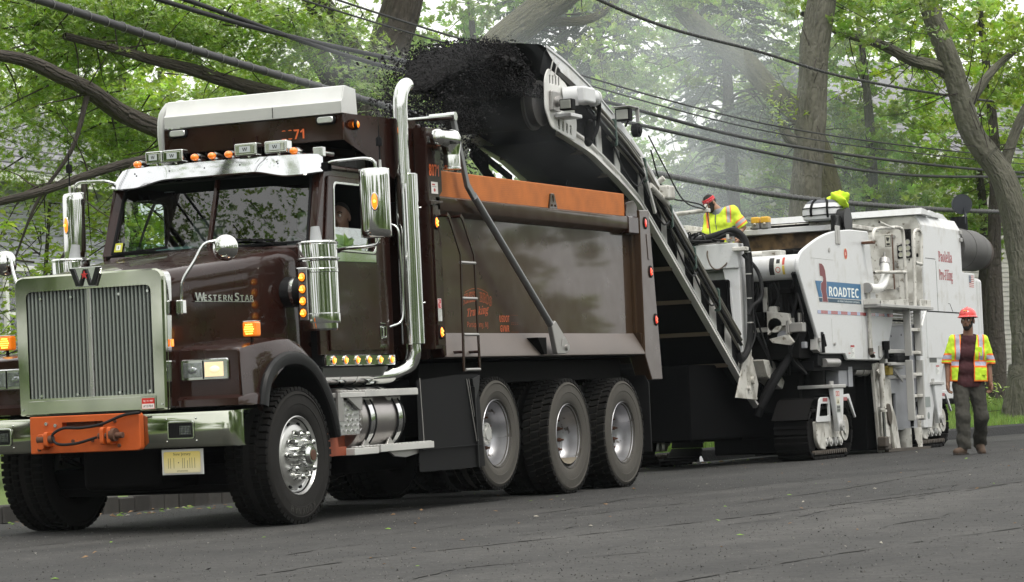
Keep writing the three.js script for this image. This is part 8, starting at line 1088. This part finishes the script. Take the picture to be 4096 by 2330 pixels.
const eyes = (parent, dark, look = 0) => { for (const s of [-1, 1]) { part(parent, 'eye', new THREE.SphereGeometry(0.0125, 14, 10).translate(s * 0.031, 0.008, 0.080), std({ color: [0.62, 0.58, 0.54], roughness: 0.3 })); part(parent, 'iris', new THREE.SphereGeometry(0.0062, 10, 8).translate(s * 0.031 + look * 0.005, 0.008, 0.0875), std({ color: [0.02, 0.012, 0.01], roughness: 0.2 })); part(parent, 'eyebrow', tube([[s * 0.014, 0.031, 0.092], [s * 0.033, 0.037, 0.089], [s * 0.05, 0.029, 0.074]], 0.0052, 10, 6), dark); } };
// ---------------------------------------------------------------- the worker walking on the road
{
  const w = thing('person', 'person in red hard hat, open neon vest and maroon shirt, walking beside the machine', 'person', [9.63, 0.012, 2.47], -1.16); w.rotation.set(0, -1.16, -0.045, 'YXZ');
  const skin = skinM([0.19, 0.095, 0.058]), hair = std({ color: [0.012, 0.010, 0.009], roughness: 0.9 });
  const sh = [[-0.175, 1.42, -0.01], [0.185, 1.42, -0.01]], el = [[-0.245, 1.13, -0.03], [0.255, 1.13, -0.05]], wr = [[-0.258, 0.895, 0.03], [0.27, 0.90, 0.02]];
  const hp = [[-0.095, 0.86, 0], [0.095, 0.86, 0]], kn = [[-0.085, 0.47, 0.12], [0.155, 0.47, 0.02]], an = [[-0.075, 0.09, 0.12], [0.175, 0.145, -0.24]];
  const arms = []; [0, 1].forEach(i => arms.push([sh[i], el[i], 0.052, 0.040], [el[i], wr[i], 0.041, 0.027]));
  const torso = [[[-0.12, 1.40, -0.02], [0.12, 1.40, -0.02], 0.085, 0.085], [[-0.085, 1.25, 0.0], [0.085, 1.25, 0.0], 0.118, 0.118], [[-0.07, 1.05, 0.01], [0.07, 1.05, 0.01], 0.112, 0.112], [[-0.075, 0.90, 0.0], [0.075, 0.90, 0.0], 0.108, 0.108], [[0, 1.42, -0.02], [0, 1.50, -0.02], 0.07, 0.06]];
  part(w, 'body', field(bones([...arms, ...torso.map(b => [b[0], b[1], b[2] - 0.015, b[3] - 0.015]), [[0, 1.42, -0.02], [-0.005, 1.56, 0.0], 0.062, 0.055], [hp[0], kn[0], 0.07, 0.05], [hp[1], kn[1], 0.07, 0.05], [kn[0], an[0], 0.048, 0.034], [kn[1], an[1], 0.048, 0.034]], 0.03), [-0.36, 0.02, -0.36], [0.38, 1.62, 0.30], 110), skin);
  const fold = (x, y, z, s) => 0.006 * pn.noise(x * 14 + s, y * 9, z * 14) + 0.004 * pn.noise(x * 30, y * 22 + s, z * 30);
  const shirtS = bones([...torso, [[-0.07, 0.86, 0], [0.07, 0.86, 0], 0.108, 0.108]], 0.05);
  part(w, 'shirt', field((x, y, z) => Math.max(shirtS(x, y, z) + fold(x, y, z, 1), 0.835 - y, y - 1.495 + 0.02 * (z > 0 ? 1 : 0)), [-0.30, 0.80, -0.20], [0.30, 1.54, 0.20], 80), clothM([0.045, 0.010, 0.013]));
  // vest: torso and sleeves grown outward, open down the front
  const vb = bones([[[-0.12, 1.40, -0.02], [0.12, 1.40, -0.02], 0.095, 0.095], [[-0.095, 1.25, 0.0], [0.095, 1.25, 0.0], 0.136, 0.136], [[-0.095, 1.05, 0.0], [0.095, 1.05, 0.0], 0.135, 0.135], [[-0.10, 0.92, 0.0], [0.10, 0.92, 0.0], 0.138, 0.138]], 0.06), slv = [0, 1].map(i => [[sh[i], [mix(sh[i][0], el[i][0], 1.0) * 1.03, mix(sh[i][1], el[i][1], 0.97), el[i][2]], 0.068, 0.077]][0]);
  const vs = (x, y, z) => { let d = vb(x, y, z); for (const s of slv) d = smin(d, Math.max(capsule(x, y, z, s[0], s[1], s[2], s[3]), 1.125 - y), 0.04); d += fold(x, y, z, 5); const L = mix(-0.155, -0.095, clamp((y - 0.9) / 0.6)), R = y < 1.2 ? 0.05 : mix(0.05, 0.10, (y - 1.2) / 0.3); if (z > -0.05) d = Math.max(d, Math.min(x - L, R - x)); return Math.max(d, 0.905 - y, y - 1.485); };
  const Y = [0.52, 0.74, 0.03], O = [0.86, 0.17, 0.02], Sv = [0.38, 0.38, 0.47];
  const vpaint = (x, y, z) => { const ax = Math.abs(x); if (ax > 0.235 || (ax > 0.215 && y < 1.25)) { if (y < 1.145 || (y > 1.165 && y < 1.182) || (y > 1.232 && y < 1.255)) return O; if (y >= 1.182 && y <= 1.232) return Sv; return Y; } if (y < 0.925 || (x > 0.03 && x < 0.062 && z > 0) || (x < -0.15 && false)) return O; if (y > 1.10 && y < 1.15) return Sv; if ((y > 1.08 && y <= 1.10) || (y >= 1.15 && y < 1.17)) return O; if (y > 1.17) { const a = ax - 0.145; if (Math.abs(a) < 0.024) return Sv; if (Math.abs(a) < 0.04) return O; } return Y; };
  part(w, 'vest', field(vs, [-0.38, 0.88, -0.24], [0.40, 1.52, 0.24], 112, vpaint), paintM);
  part(w, 'vest_pocket', [rbox(0.10, 0.20, 0.98, 1.05, 0.115, 0.132, 0.006), rbox(0.075, 0.15, 1.22, 1.33, 0.118, 0.13, 0.005)], clothM([0.52, 0.74, 0.03]));
  const trous = bones([[[-0.07, 0.88, 0], [0.07, 0.88, 0], 0.105, 0.105], [hp[0], kn[0], 0.105, 0.085], [hp[1], kn[1], 0.105, 0.085], [kn[0], [an[0][0], 0.09, an[0][2] - 0.01], 0.084, 0.086], [kn[1], an[1], 0.084, 0.084]], 0.035);
  part(w, 'trousers', field((x, y, z) => Math.max(trous(x, y, z) + 1.3 * fold(x, y, z, 9) + 0.006 * Math.sin(y * 40 + x * 20) * (y < 0.3 ? 1 : 0.3), 0.075 - y - (x > 0.05 ? 0 : 0), y - 0.96), [-0.24, 0.04, -0.36], [0.30, 0.99, 0.26], 100), clothM([0.042, 0.040, 0.033]));
  const boot = (a, yaw, pitch) => { const g = field((x, y, z) => Math.max(bones([[[0, 0.09, 0], [0, 0.03, 0.02], 0.050, 0.050], [[0, 0.045, 0.05], [0, 0.03, 0.16], 0.047, 0.044]], 0.03)(x, y, z), 0.0 - y), [-0.08, -0.02, -0.09], [0.08, 0.17, 0.24], 50); const s = plateY(rounded([[-0.05, -0.055], [0.05, -0.055], [0.052, 0.17], [0.0, 0.215], [-0.052, 0.17]], 0.04), -0.008, 0.016, 0.004); const t = q => xf(q, [a[0], a[1] - 0.085, a[2] - 0.02], [pitch, yaw, 0]); part(w, 'boot', t(g), std({ color: [0.075, 0.047, 0.03], roughness: 0.8, map: mottle })); part(w, 'boot_sole', t(s), std({ color: [0.03, 0.022, 0.017], roughness: 0.9 })); };
  boot([an[0][0], 0.095, an[0][2]], -0.75, 0); boot([an[1][0], 0.16, an[1][2] + 0.02], 0.05, 0.42);
  [0, 1].forEach(i => { const s = i ? 1 : -1, h = xf(handGeo(s, 0.8), wr[i], [-0.12, s * 0.5, 0]); part(w, 'hand', h, skin); });
  const h = grp(w, 'head', [-0.008, 1.655, 0.01]); h.rotation.set(0.02, -0.42, 0); part(h, 'face', headSkin, skin); eyes(h, hair, -0.6);
  part(h, 'beard', hairShell(0.0035, (x, y, z) => Math.max(y + 0.028 + 0.02 * Math.abs(x) / 0.06 - (Math.abs(x) > 0.055 ? 0.045 : 0), -0.0 - z, -(Math.hypot(x / 0.026, (y + 0.053) / 0.009) - 1) * 0.01)), hair);
  part(h, 'hair', hairShell(0.003, (x, y, z) => Math.max(z - 0.03, -0.02 - y)), hair); part(h, 'head_cloth', [lathe([[0.083, 0.045], [0.084, 0.06], [0.08, 0.07]], [0, 0, -0.012], 'y', 30).scale(1, 1, 1.15)], std({ color: [0.62, 0.64, 0.63], roughness: 0.9, side: THREE.DoubleSide }));
  const red = phys({ color: [0.62, 0.035, 0.03], roughness: 0.35, clearcoat: 0.5 }), hat = []; for (let i = 0; i <= 10; i++) { const t = i / 10 * PI / 2, r = []; for (let j = 0; j <= 36; j++) { const p = j / 36 * PI * 2, rid = 1 + 0.03 * Math.max(0, Math.cos(p * 2)) * Math.sin(t * 2); r.push([Math.sin(p) * 0.108 * Math.cos(t) * rid, 0.062 + 0.108 * Math.sin(t), -0.012 + Math.cos(p) * 0.128 * Math.cos(t) * rid]); } hat.push(r); }
  const brim = [0.108, 0.122, 0.124, 0.11].map((q, k) => { const r = []; for (let j = 0; j <= 36; j++) { const p = j / 36 * PI * 2, f = Math.max(0, Math.cos(p)) ** 2 * 0.035 * (k > 0 ? 1 : 0); r.push([Math.sin(p) * q, 0.063 - (k === 1 || k === 2 ? 0.012 : 0) - (k === 2 ? 0.006 : 0) - f * 0.3, -0.012 + Math.cos(p) * (q * 1.18 + f)]); } return r; });
  const hh = grp(w, 'hard_hat', [-0.008, 1.655, 0.01]); hh.rotation.set(-0.06, -0.42, 0.02); part(hh, 'shell', loft(hat.reverse(), false, 1.2), red); part(hh, 'brim', loft(brim.reverse(), false, 0.6), (() => { const m = red.clone(); m.side = THREE.DoubleSide; return m; })()); part(hh, 'hat_badge', cb(-0.025, 0.025, 0.112, 0.122, 0.105, 0.112, 0.003), std({ color: [0.7, 0.42, 0.05], roughness: 0.4 })); part(hh, 'ridge', tube([[0, 0.085, 0.116], [0, 0.14, 0.075], [0, 0.172, -0.01], [0, 0.14, -0.09], [0, 0.085, -0.135]], 0.008, 30, 8), red);
}
// ---------------------------------------------------------------- the operator up on the machine
{
  const w = thing('person', 'person in red bandana and neon yellow vest, head bowed, on the machine deck', 'person', [10.55, 1.90, -0.95], -1.16); w.scale.setScalar(0.94);
  const skin = skinM([0.34, 0.19, 0.125]), hair = std({ color: [0.014, 0.011, 0.009], roughness: 0.9 });
  const B = 1.16;                                                    // belt height above the deck
  const sh = [[-0.135, B + 0.27, -0.14], [0.155, B + 0.31, 0.06]], el = [[-0.20, B + 0.03, -0.02], [0.29, B + 0.10, 0.09]], wr = [[-0.26, B - 0.05, 0.16], [0.20, B - 0.06, 0.22]];
  const torso = [[sh[0], sh[1], 0.085, 0.09], [[-0.06, B + 0.14, -0.06], [0.09, B + 0.16, 0.02], 0.12, 0.12], [[-0.04, B + 0.0, -0.04], [0.08, B + 0.0, 0.02], 0.12, 0.12], [[-0.04, B - 0.14, -0.04], [0.09, B - 0.14, 0.02], 0.12, 0.12]], neck = [[0.0, B + 0.32, -0.03], [-0.10, B + 0.42, -0.01], 0.06, 0.055];
  part(w, 'body', field(bones([...torso.map(b => [b[0], b[1], b[2] - 0.02, b[3] - 0.02]), neck, [sh[0], el[0], 0.05, 0.042], [el[0], wr[0], 0.041, 0.028], [sh[1], el[1], 0.054, 0.047], [el[1], wr[1], 0.045, 0.03]], 0.03), [-0.36, B - 0.32, -0.3], [0.42, B + 0.52, 0.34], 90), skin);
  [0, 1].forEach(i => part(w, 'hand', xf(handGeo(i ? 1 : -1, 1.1), wr[i], [-0.9, 0, 0]), skin));
  const fold = (x, y, z) => 0.007 * pn.noise(x * 13, y * 9, z * 13) + 0.004 * pn.noise(x * 28, y * 20, z * 28);
  part(w, 'collar', field((x, y, z) => Math.max(bones([[neck[0], [-0.055, B + 0.385, -0.02], 0.075, 0.066], [sh[0], sh[1], 0.088, 0.093]], 0.04)(x, y, z), y - B - 0.385 - 0.3 * x), [-0.3, B + 0.12, -0.28], [0.3, B + 0.46, 0.2], 60), clothM([0.26, 0.28, 0.31]));
  const vb = bones([[sh[0], sh[1], 0.098, 0.103], ...torso.slice(1).map(b => [b[0], b[1], b[2] + 0.022, b[3] + 0.022])], 0.05), sv = [[sh[0], el[0], 0.078, 0.088], [sh[1], [0.275, B + 0.13, 0.088], 0.086, 0.095]];
  const vs = (x, y, z) => { let d = vb(x, y, z); d = smin(d, capsule(x, y, z, ...sv[0]), 0.04); d = smin(d, capsule(x, y, z, ...sv[1]), 0.04); d += fold(x, y, z); const nk = Math.hypot(x + 0.05, (y - B - 0.40) * 0.9, z + 0.0) - 0.105; return Math.max(d, -nk, B - 0.16 - y, -((x - 0.285) * -0.58 + (y - B - 0.095) * 0.8)* (x > 0.17 ? 1 : -1e3) - (x > 0.17 ? 0 : 1e9)); };
  const Y = [0.58, 0.74, 0.04], O = [0.85, 0.20, 0.04], Sv = [0.36, 0.36, 0.36], D = [0.09, 0.10, 0.11];
  const vpaint = (x, y, z) => { const ry = y - B; if (x > 0.19) { const t = ((x - 0.155) * 0.58 + (B + 0.31 - y) * 0.8); if (t > 0.155 && t < 0.20) return Sv; if (t > 0.135 && t < 0.22) return O; return Y; } if (ry > -0.055 && ry < 0.0) return Sv; if ((ry >= 0 && ry < 0.016) || (ry > -0.075 && ry <= -0.055)) return O; if (x > 0.145 && ry < 0.12 && ry > 0) return D; if (ry > 0.17 && z > 0) { const a = x - 0.10; if (Math.abs(a) < 0.022) return Sv; if (Math.abs(a) < 0.034) return O; } if (ry > 0.1 && Math.abs(x + 0.185) < 0.02) return O; return Y; };
  part(w, 'vest', field(vs, [-0.34, B - 0.2, -0.3], [0.42, B + 0.45, 0.28], 100, vpaint), paintM);
  part(w, 'zip', tube([[-0.075, B + 0.30, 0.055], [-0.085, B + 0.2, 0.085], [-0.075, B + 0.1, 0.085], [-0.08, B - 0.02, 0.085]], 0.007, 20, 6), clothM([0.10, 0.11, 0.12]));
  part(w, 'trousers', field(bones([[[-0.04, B - 0.12, -0.02], [0.09, B - 0.12, 0.0], 0.115, 0.115], [[-0.06, B - 0.2, -0.03], [-0.08, 0.55, 0], 0.10, 0.075], [[0.10, B - 0.2, 0.0], [0.12, 0.55, 0.03], 0.10, 0.075], [[-0.08, 0.55, 0], [-0.08, 0.1, 0], 0.075, 0.07], [[0.12, 0.55, 0.03], [0.12, 0.1, 0.0], 0.075, 0.07]], 0.03), [-0.24, 0.0, -0.2], [0.30, B + 0.05, 0.2], 60), clothM([0.03, 0.035, 0.05]));
  for (const x of [-0.08, 0.12]) part(w, 'boot', rbox(x - 0.05, x + 0.05, 0.0, 0.11, -0.1, 0.18, 0.045, 4), std({ color: [0.06, 0.04, 0.03], roughness: 0.8 }));
  const h = grp(w, 'head', [-0.145, B + 0.455, 0.005]); h.rotation.set(0.5, -0.9, 0.12, 'YXZ'); part(h, 'face', headSkin, skin); eyes(h, hair);
  part(h, 'beard', hairShell(0.005, (x, y, z) => Math.max(y + 0.03 - (Math.abs(x) > 0.05 ? 0.05 : 0), -0.01 - z)), hair); part(h, 'hair', hairShell(0.006, (x, y, z) => Math.max(z - 0.06 - (y - 0.06) * 1.5, -0.03 - y)), hair);
  part(h, 'sunglasses', [xf(new THREE.SphereGeometry(0.028, 14, 10).scale(1, 0.62, 0.4), [-0.032, 0.008, 0.096], [0, -0.25, 0]), xf(new THREE.SphereGeometry(0.028, 14, 10).scale(1, 0.62, 0.4), [0.032, 0.008, 0.096], [0, 0.25, 0]), ...[-1, 1].map(s => rod([s * 0.058, 0.014, 0.085], [s * 0.079, 0.012, -0.01], 0.007, 0.005))], M.blackGloss);
  part(h, 'bandana', [lathe([[0.079, 0.028], [0.083, 0.034], [0.084, 0.05], [0.081, 0.072], [0.072, 0.088]], [0, 0, 0], 'y', 40).scale(1, 1, 1.22).translate(0, 0, -0.006)], std({ roughness: 0.85, side: THREE.DoubleSide, color: [1, 1, 1], map: (() => { const t = canvasTex(256, 64, (x) => { x.fillStyle = '#b81f2b'; x.fillRect(0, 0, 256, 64); x.strokeStyle = '#e4c4c2'; x.lineWidth = 2.2; for (let i = 0; i < 10; i++) { x.beginPath(); x.arc(14 + i * 26, 32 + 10 * Math.sin(i * 2), 8, 0, 4.8); x.stroke(); x.beginPath(); x.moveTo(6 + i * 26, 54); x.lineTo(20 + i * 26, 46); x.stroke(); x.beginPath(); x.arc(20 + i * 26, 14, 3, 0, 7); x.stroke(); } }); t.wrapS = t.wrapT = THREE.RepeatWrapping; t.repeat.set(4, 14); return t; })() }));
}
// ---------------------------------------------------------------- the driver in the cab
{
  const w = thing('person', 'person with short dark hair looking out of the truck cab window', 'person', [-3.50, 2.45, 0.71], -1.3);
  const skin = skinM([0.17, 0.095, 0.065]), hair = std({ color: [0.012, 0.010, 0.009], roughness: 0.9 });
  part(w, 'body', field(bones([[[0, -0.09, -0.02], [0, -0.2, -0.04], 0.055, 0.065], [[-0.14, -0.26, -0.04], [0.14, -0.26, -0.04], 0.085, 0.085], [[-0.08, -0.42, -0.05], [0.08, -0.42, -0.05], 0.125, 0.125], [[-0.08, -0.60, -0.05], [0.08, -0.60, -0.05], 0.125, 0.125], [[-0.16, -0.28, -0.04], [-0.22, -0.5, 0.06], 0.055, 0.045], [[0.16, -0.28, -0.04], [0.2, -0.5, 0.06], 0.055, 0.045], [[-0.22, -0.5, 0.06], [-0.12, -0.46, 0.26], 0.042, 0.03], [[0.2, -0.5, 0.06], [0.10, -0.46, 0.26], 0.042, 0.03]], 0.04), [-0.34, -0.76, -0.24], [0.34, -0.02, 0.36], 70), clothM([0.05, 0.05, 0.055]));
  const h = grp(w, 'head', [0, 0, 0]); h.rotation.set(-0.05, -0.2, 0); part(h, 'face', headSkin, skin); eyes(h, hair, -0.4); part(h, 'hair', hairShell(0.005, (x, y, z) => Math.max(z - 0.045 - (y - 0.085) * 1.3, -0.01 - y)), hair);
  for (const i of [0, 1]) part(w, 'hand', xf(handGeo(i ? 1 : -1, 1.2), [i ? 0.10 : -0.12, -0.46, 0.27], [-1.2, 0, 0]), skin);
}
// ================================================================ overhead lines along the road
{
  const Z = -3.4, black = std({ color: [0.018, 0.018, 0.019], roughness: 0.7 }), grey = std({ color: [0.05, 0.05, 0.052], roughness: 0.6 });
  const wire = (label, pts, r, m, wrap, grp_) => {
    const t = thing('overhead_cable', label, 'cable', [0, 0, 0], 0, grp_), c = new THREE.CatmullRomCurve3(pts.map(p => V(p[0], p[1], p[2] ?? Z)), false, 'centripetal');
    part(t, 'cable', new THREE.TubeGeometry(c, 140, r, 8), m);
    if (wrap) { const L = c.getLength(), n = Math.floor(L / 0.32), g = []; for (let i = 0; i < n; i++) { const u = i / n, p = c.getPointAt(u), tn = c.getTangentAt(u), a = V(0, 1, 0).cross(tn).normalize(), b = tn.clone().cross(a), P = []; for (let k = 0; k <= 10; k++) { const f = k / 10 * PI * 2.1, q = p.clone().addScaledVector(a, Math.cos(f) * r * 1.12).addScaledVector(b, Math.sin(f) * r * 1.12).addScaledVector(tn, (k / 10 - 0.5) * 0.12); P.push([q.x, q.y, q.z]); } g.push(tube(P, r * 0.09, 12, 4)); } part(t, 'lashing_wire', g, std({ color: [0.28, 0.28, 0.28], roughness: 0.5 }), { kind: 'stuff' }); }
  };
  wire('thickest lashed cable, lowest of the overhead lines, passing behind the truck', [[-12, 5.7], [-6, 5.16], [-1.61, 4.9], [1.36, 4.71], [5.54, 4.51], [9.5, 4.34], [14.32, 4.25], [21.54, 4.25], [37.88, 4.81], [55, 5.9]], 0.045, grey, true);
  wire('upper of the two twin cables crossing behind the dump body guard', [[-12, 5.85], [0.59, 5.17], [2.59, 5.1], [5.07, 5.09], [11.69, 5.49 - 0.32], [19.56, 5.10], [38.14, 5.72], [55, 6.8]], 0.028, black);
  wire('lower of the two twin cables crossing behind the dump body guard', [[-12, 5.95], [0.99, 5.24], [5.07, 5.0], [14.08, 4.93], [26.49, 5.0], [38.06, 5.62], [55, 6.6]], 0.028, black);
  wire('thin wire passing just above the flying asphalt', [[-12, 6.4], [4.41, 5.65], [8.37, 5.54], [19.56, 5.40], [38.14, 6.05], [55, 6.9]], 0.014, black);
  wire('thin lower wire passing just above the flying asphalt', [[-12, 6.2], [4.41, 5.52], [8.37, 5.43], [19.56, 5.28], [38.14, 5.92], [55, 6.75]], 0.012, black);
  wire('twisted cable high above the milling machine', [[2, 7.4], [12.71, 6.62], [15.27, 6.53], [19.75, 6.6], [24.22, 6.62], [38.41, 7.3], [55, 8.6]], 0.026, black, true);
  wire('thin wire sloping across the upper right corner', [[14, 8.6], [23.95, 7.98], [26.97, 7.88], [38.7, 8.68], [55, 10]], 0.008, black);
}
// ================================================================ steam drifting from the hot millings: thin billowing layers, plus added haze sheets far back
{
  const tex = dataTex(256, (u, v) => { const e = sstep(0, 0.3, u) * sstep(1, 0.7, u) * sstep(0, 0.28, v) * sstep(1, 0.55, v); return e * clamp(0.15 + 1.5 * (tnoise(u, v, 3, 5, 701) - 0.25)); });
  tex.wrapS = tex.wrapT = THREE.ClampToEdgeWrapping;
  const steam = thing('steam', 'thin bluish white steam drifting up behind the conveyor head and machine, with added pale haze over the far trees', 'steam'); steam.userData.kind = 'stuff';
  const layer = (x0, x1, y0, y1, z, op, s, flipU) => {
    const g = new THREE.PlaneGeometry(1, 1, 40, 24), p = g.attributes.position;
    for (let i = 0; i < p.count; i++) { const u = p.getX(i) + 0.5, v = p.getY(i) + 0.5; p.setXYZ(i, mix(x0, x1, u), mix(y0, y1, v), z + 0.55 * fbm(u * 4 + s, v * 4, s, 3) - 0.5 * v); }
    if (flipU) { const q = g.attributes.uv; for (let i = 0; i < q.count; i++) q.setX(i, 1 - q.getX(i)); }
    g.computeVertexNormals(); const m = std({ color: [0.86, 0.92, 0.97], roughness: 1, transparent: true, opacity: op, alphaMap: tex, side: THREE.DoubleSide });
    const o = new THREE.Mesh(g, m); o.name = 'steam_haze_layer'; o.castShadow = false; o.receiveShadow = true; steam.add(o);
  };
  layer(8, 24, 1.5, 12, -3.9, 0.14, 1, false); layer(9, 28, 0.5, 11, -4.3, 0.12, 2, true); layer(14, 40, 0, 12, -5.0, 0.14, 4, false); layer(14, 46, 1, 15, -6.6, 0.16, 5, true);
  layer(5, 17, 2.2, 6.2, -2.1, 0.08, 6, false); layer(-1.5, 4.5, 2.7, 5.0, 0.75, 0.02, 7, true); layer(-0.5, 6, 2.8, 5.2, -1.3, 0.12, 8, false);
  layer(24, 70, -4, 19, -9.5, 0.30, 9, false); layer(20, 66, -4, 19, -12.5, 0.30, 10, true); layer(34, 90, -4, 19, -3.2, 0.22, 11, false);  // wide pale sheets added as haze over the background trees
}
renderer.render(scene, camera);
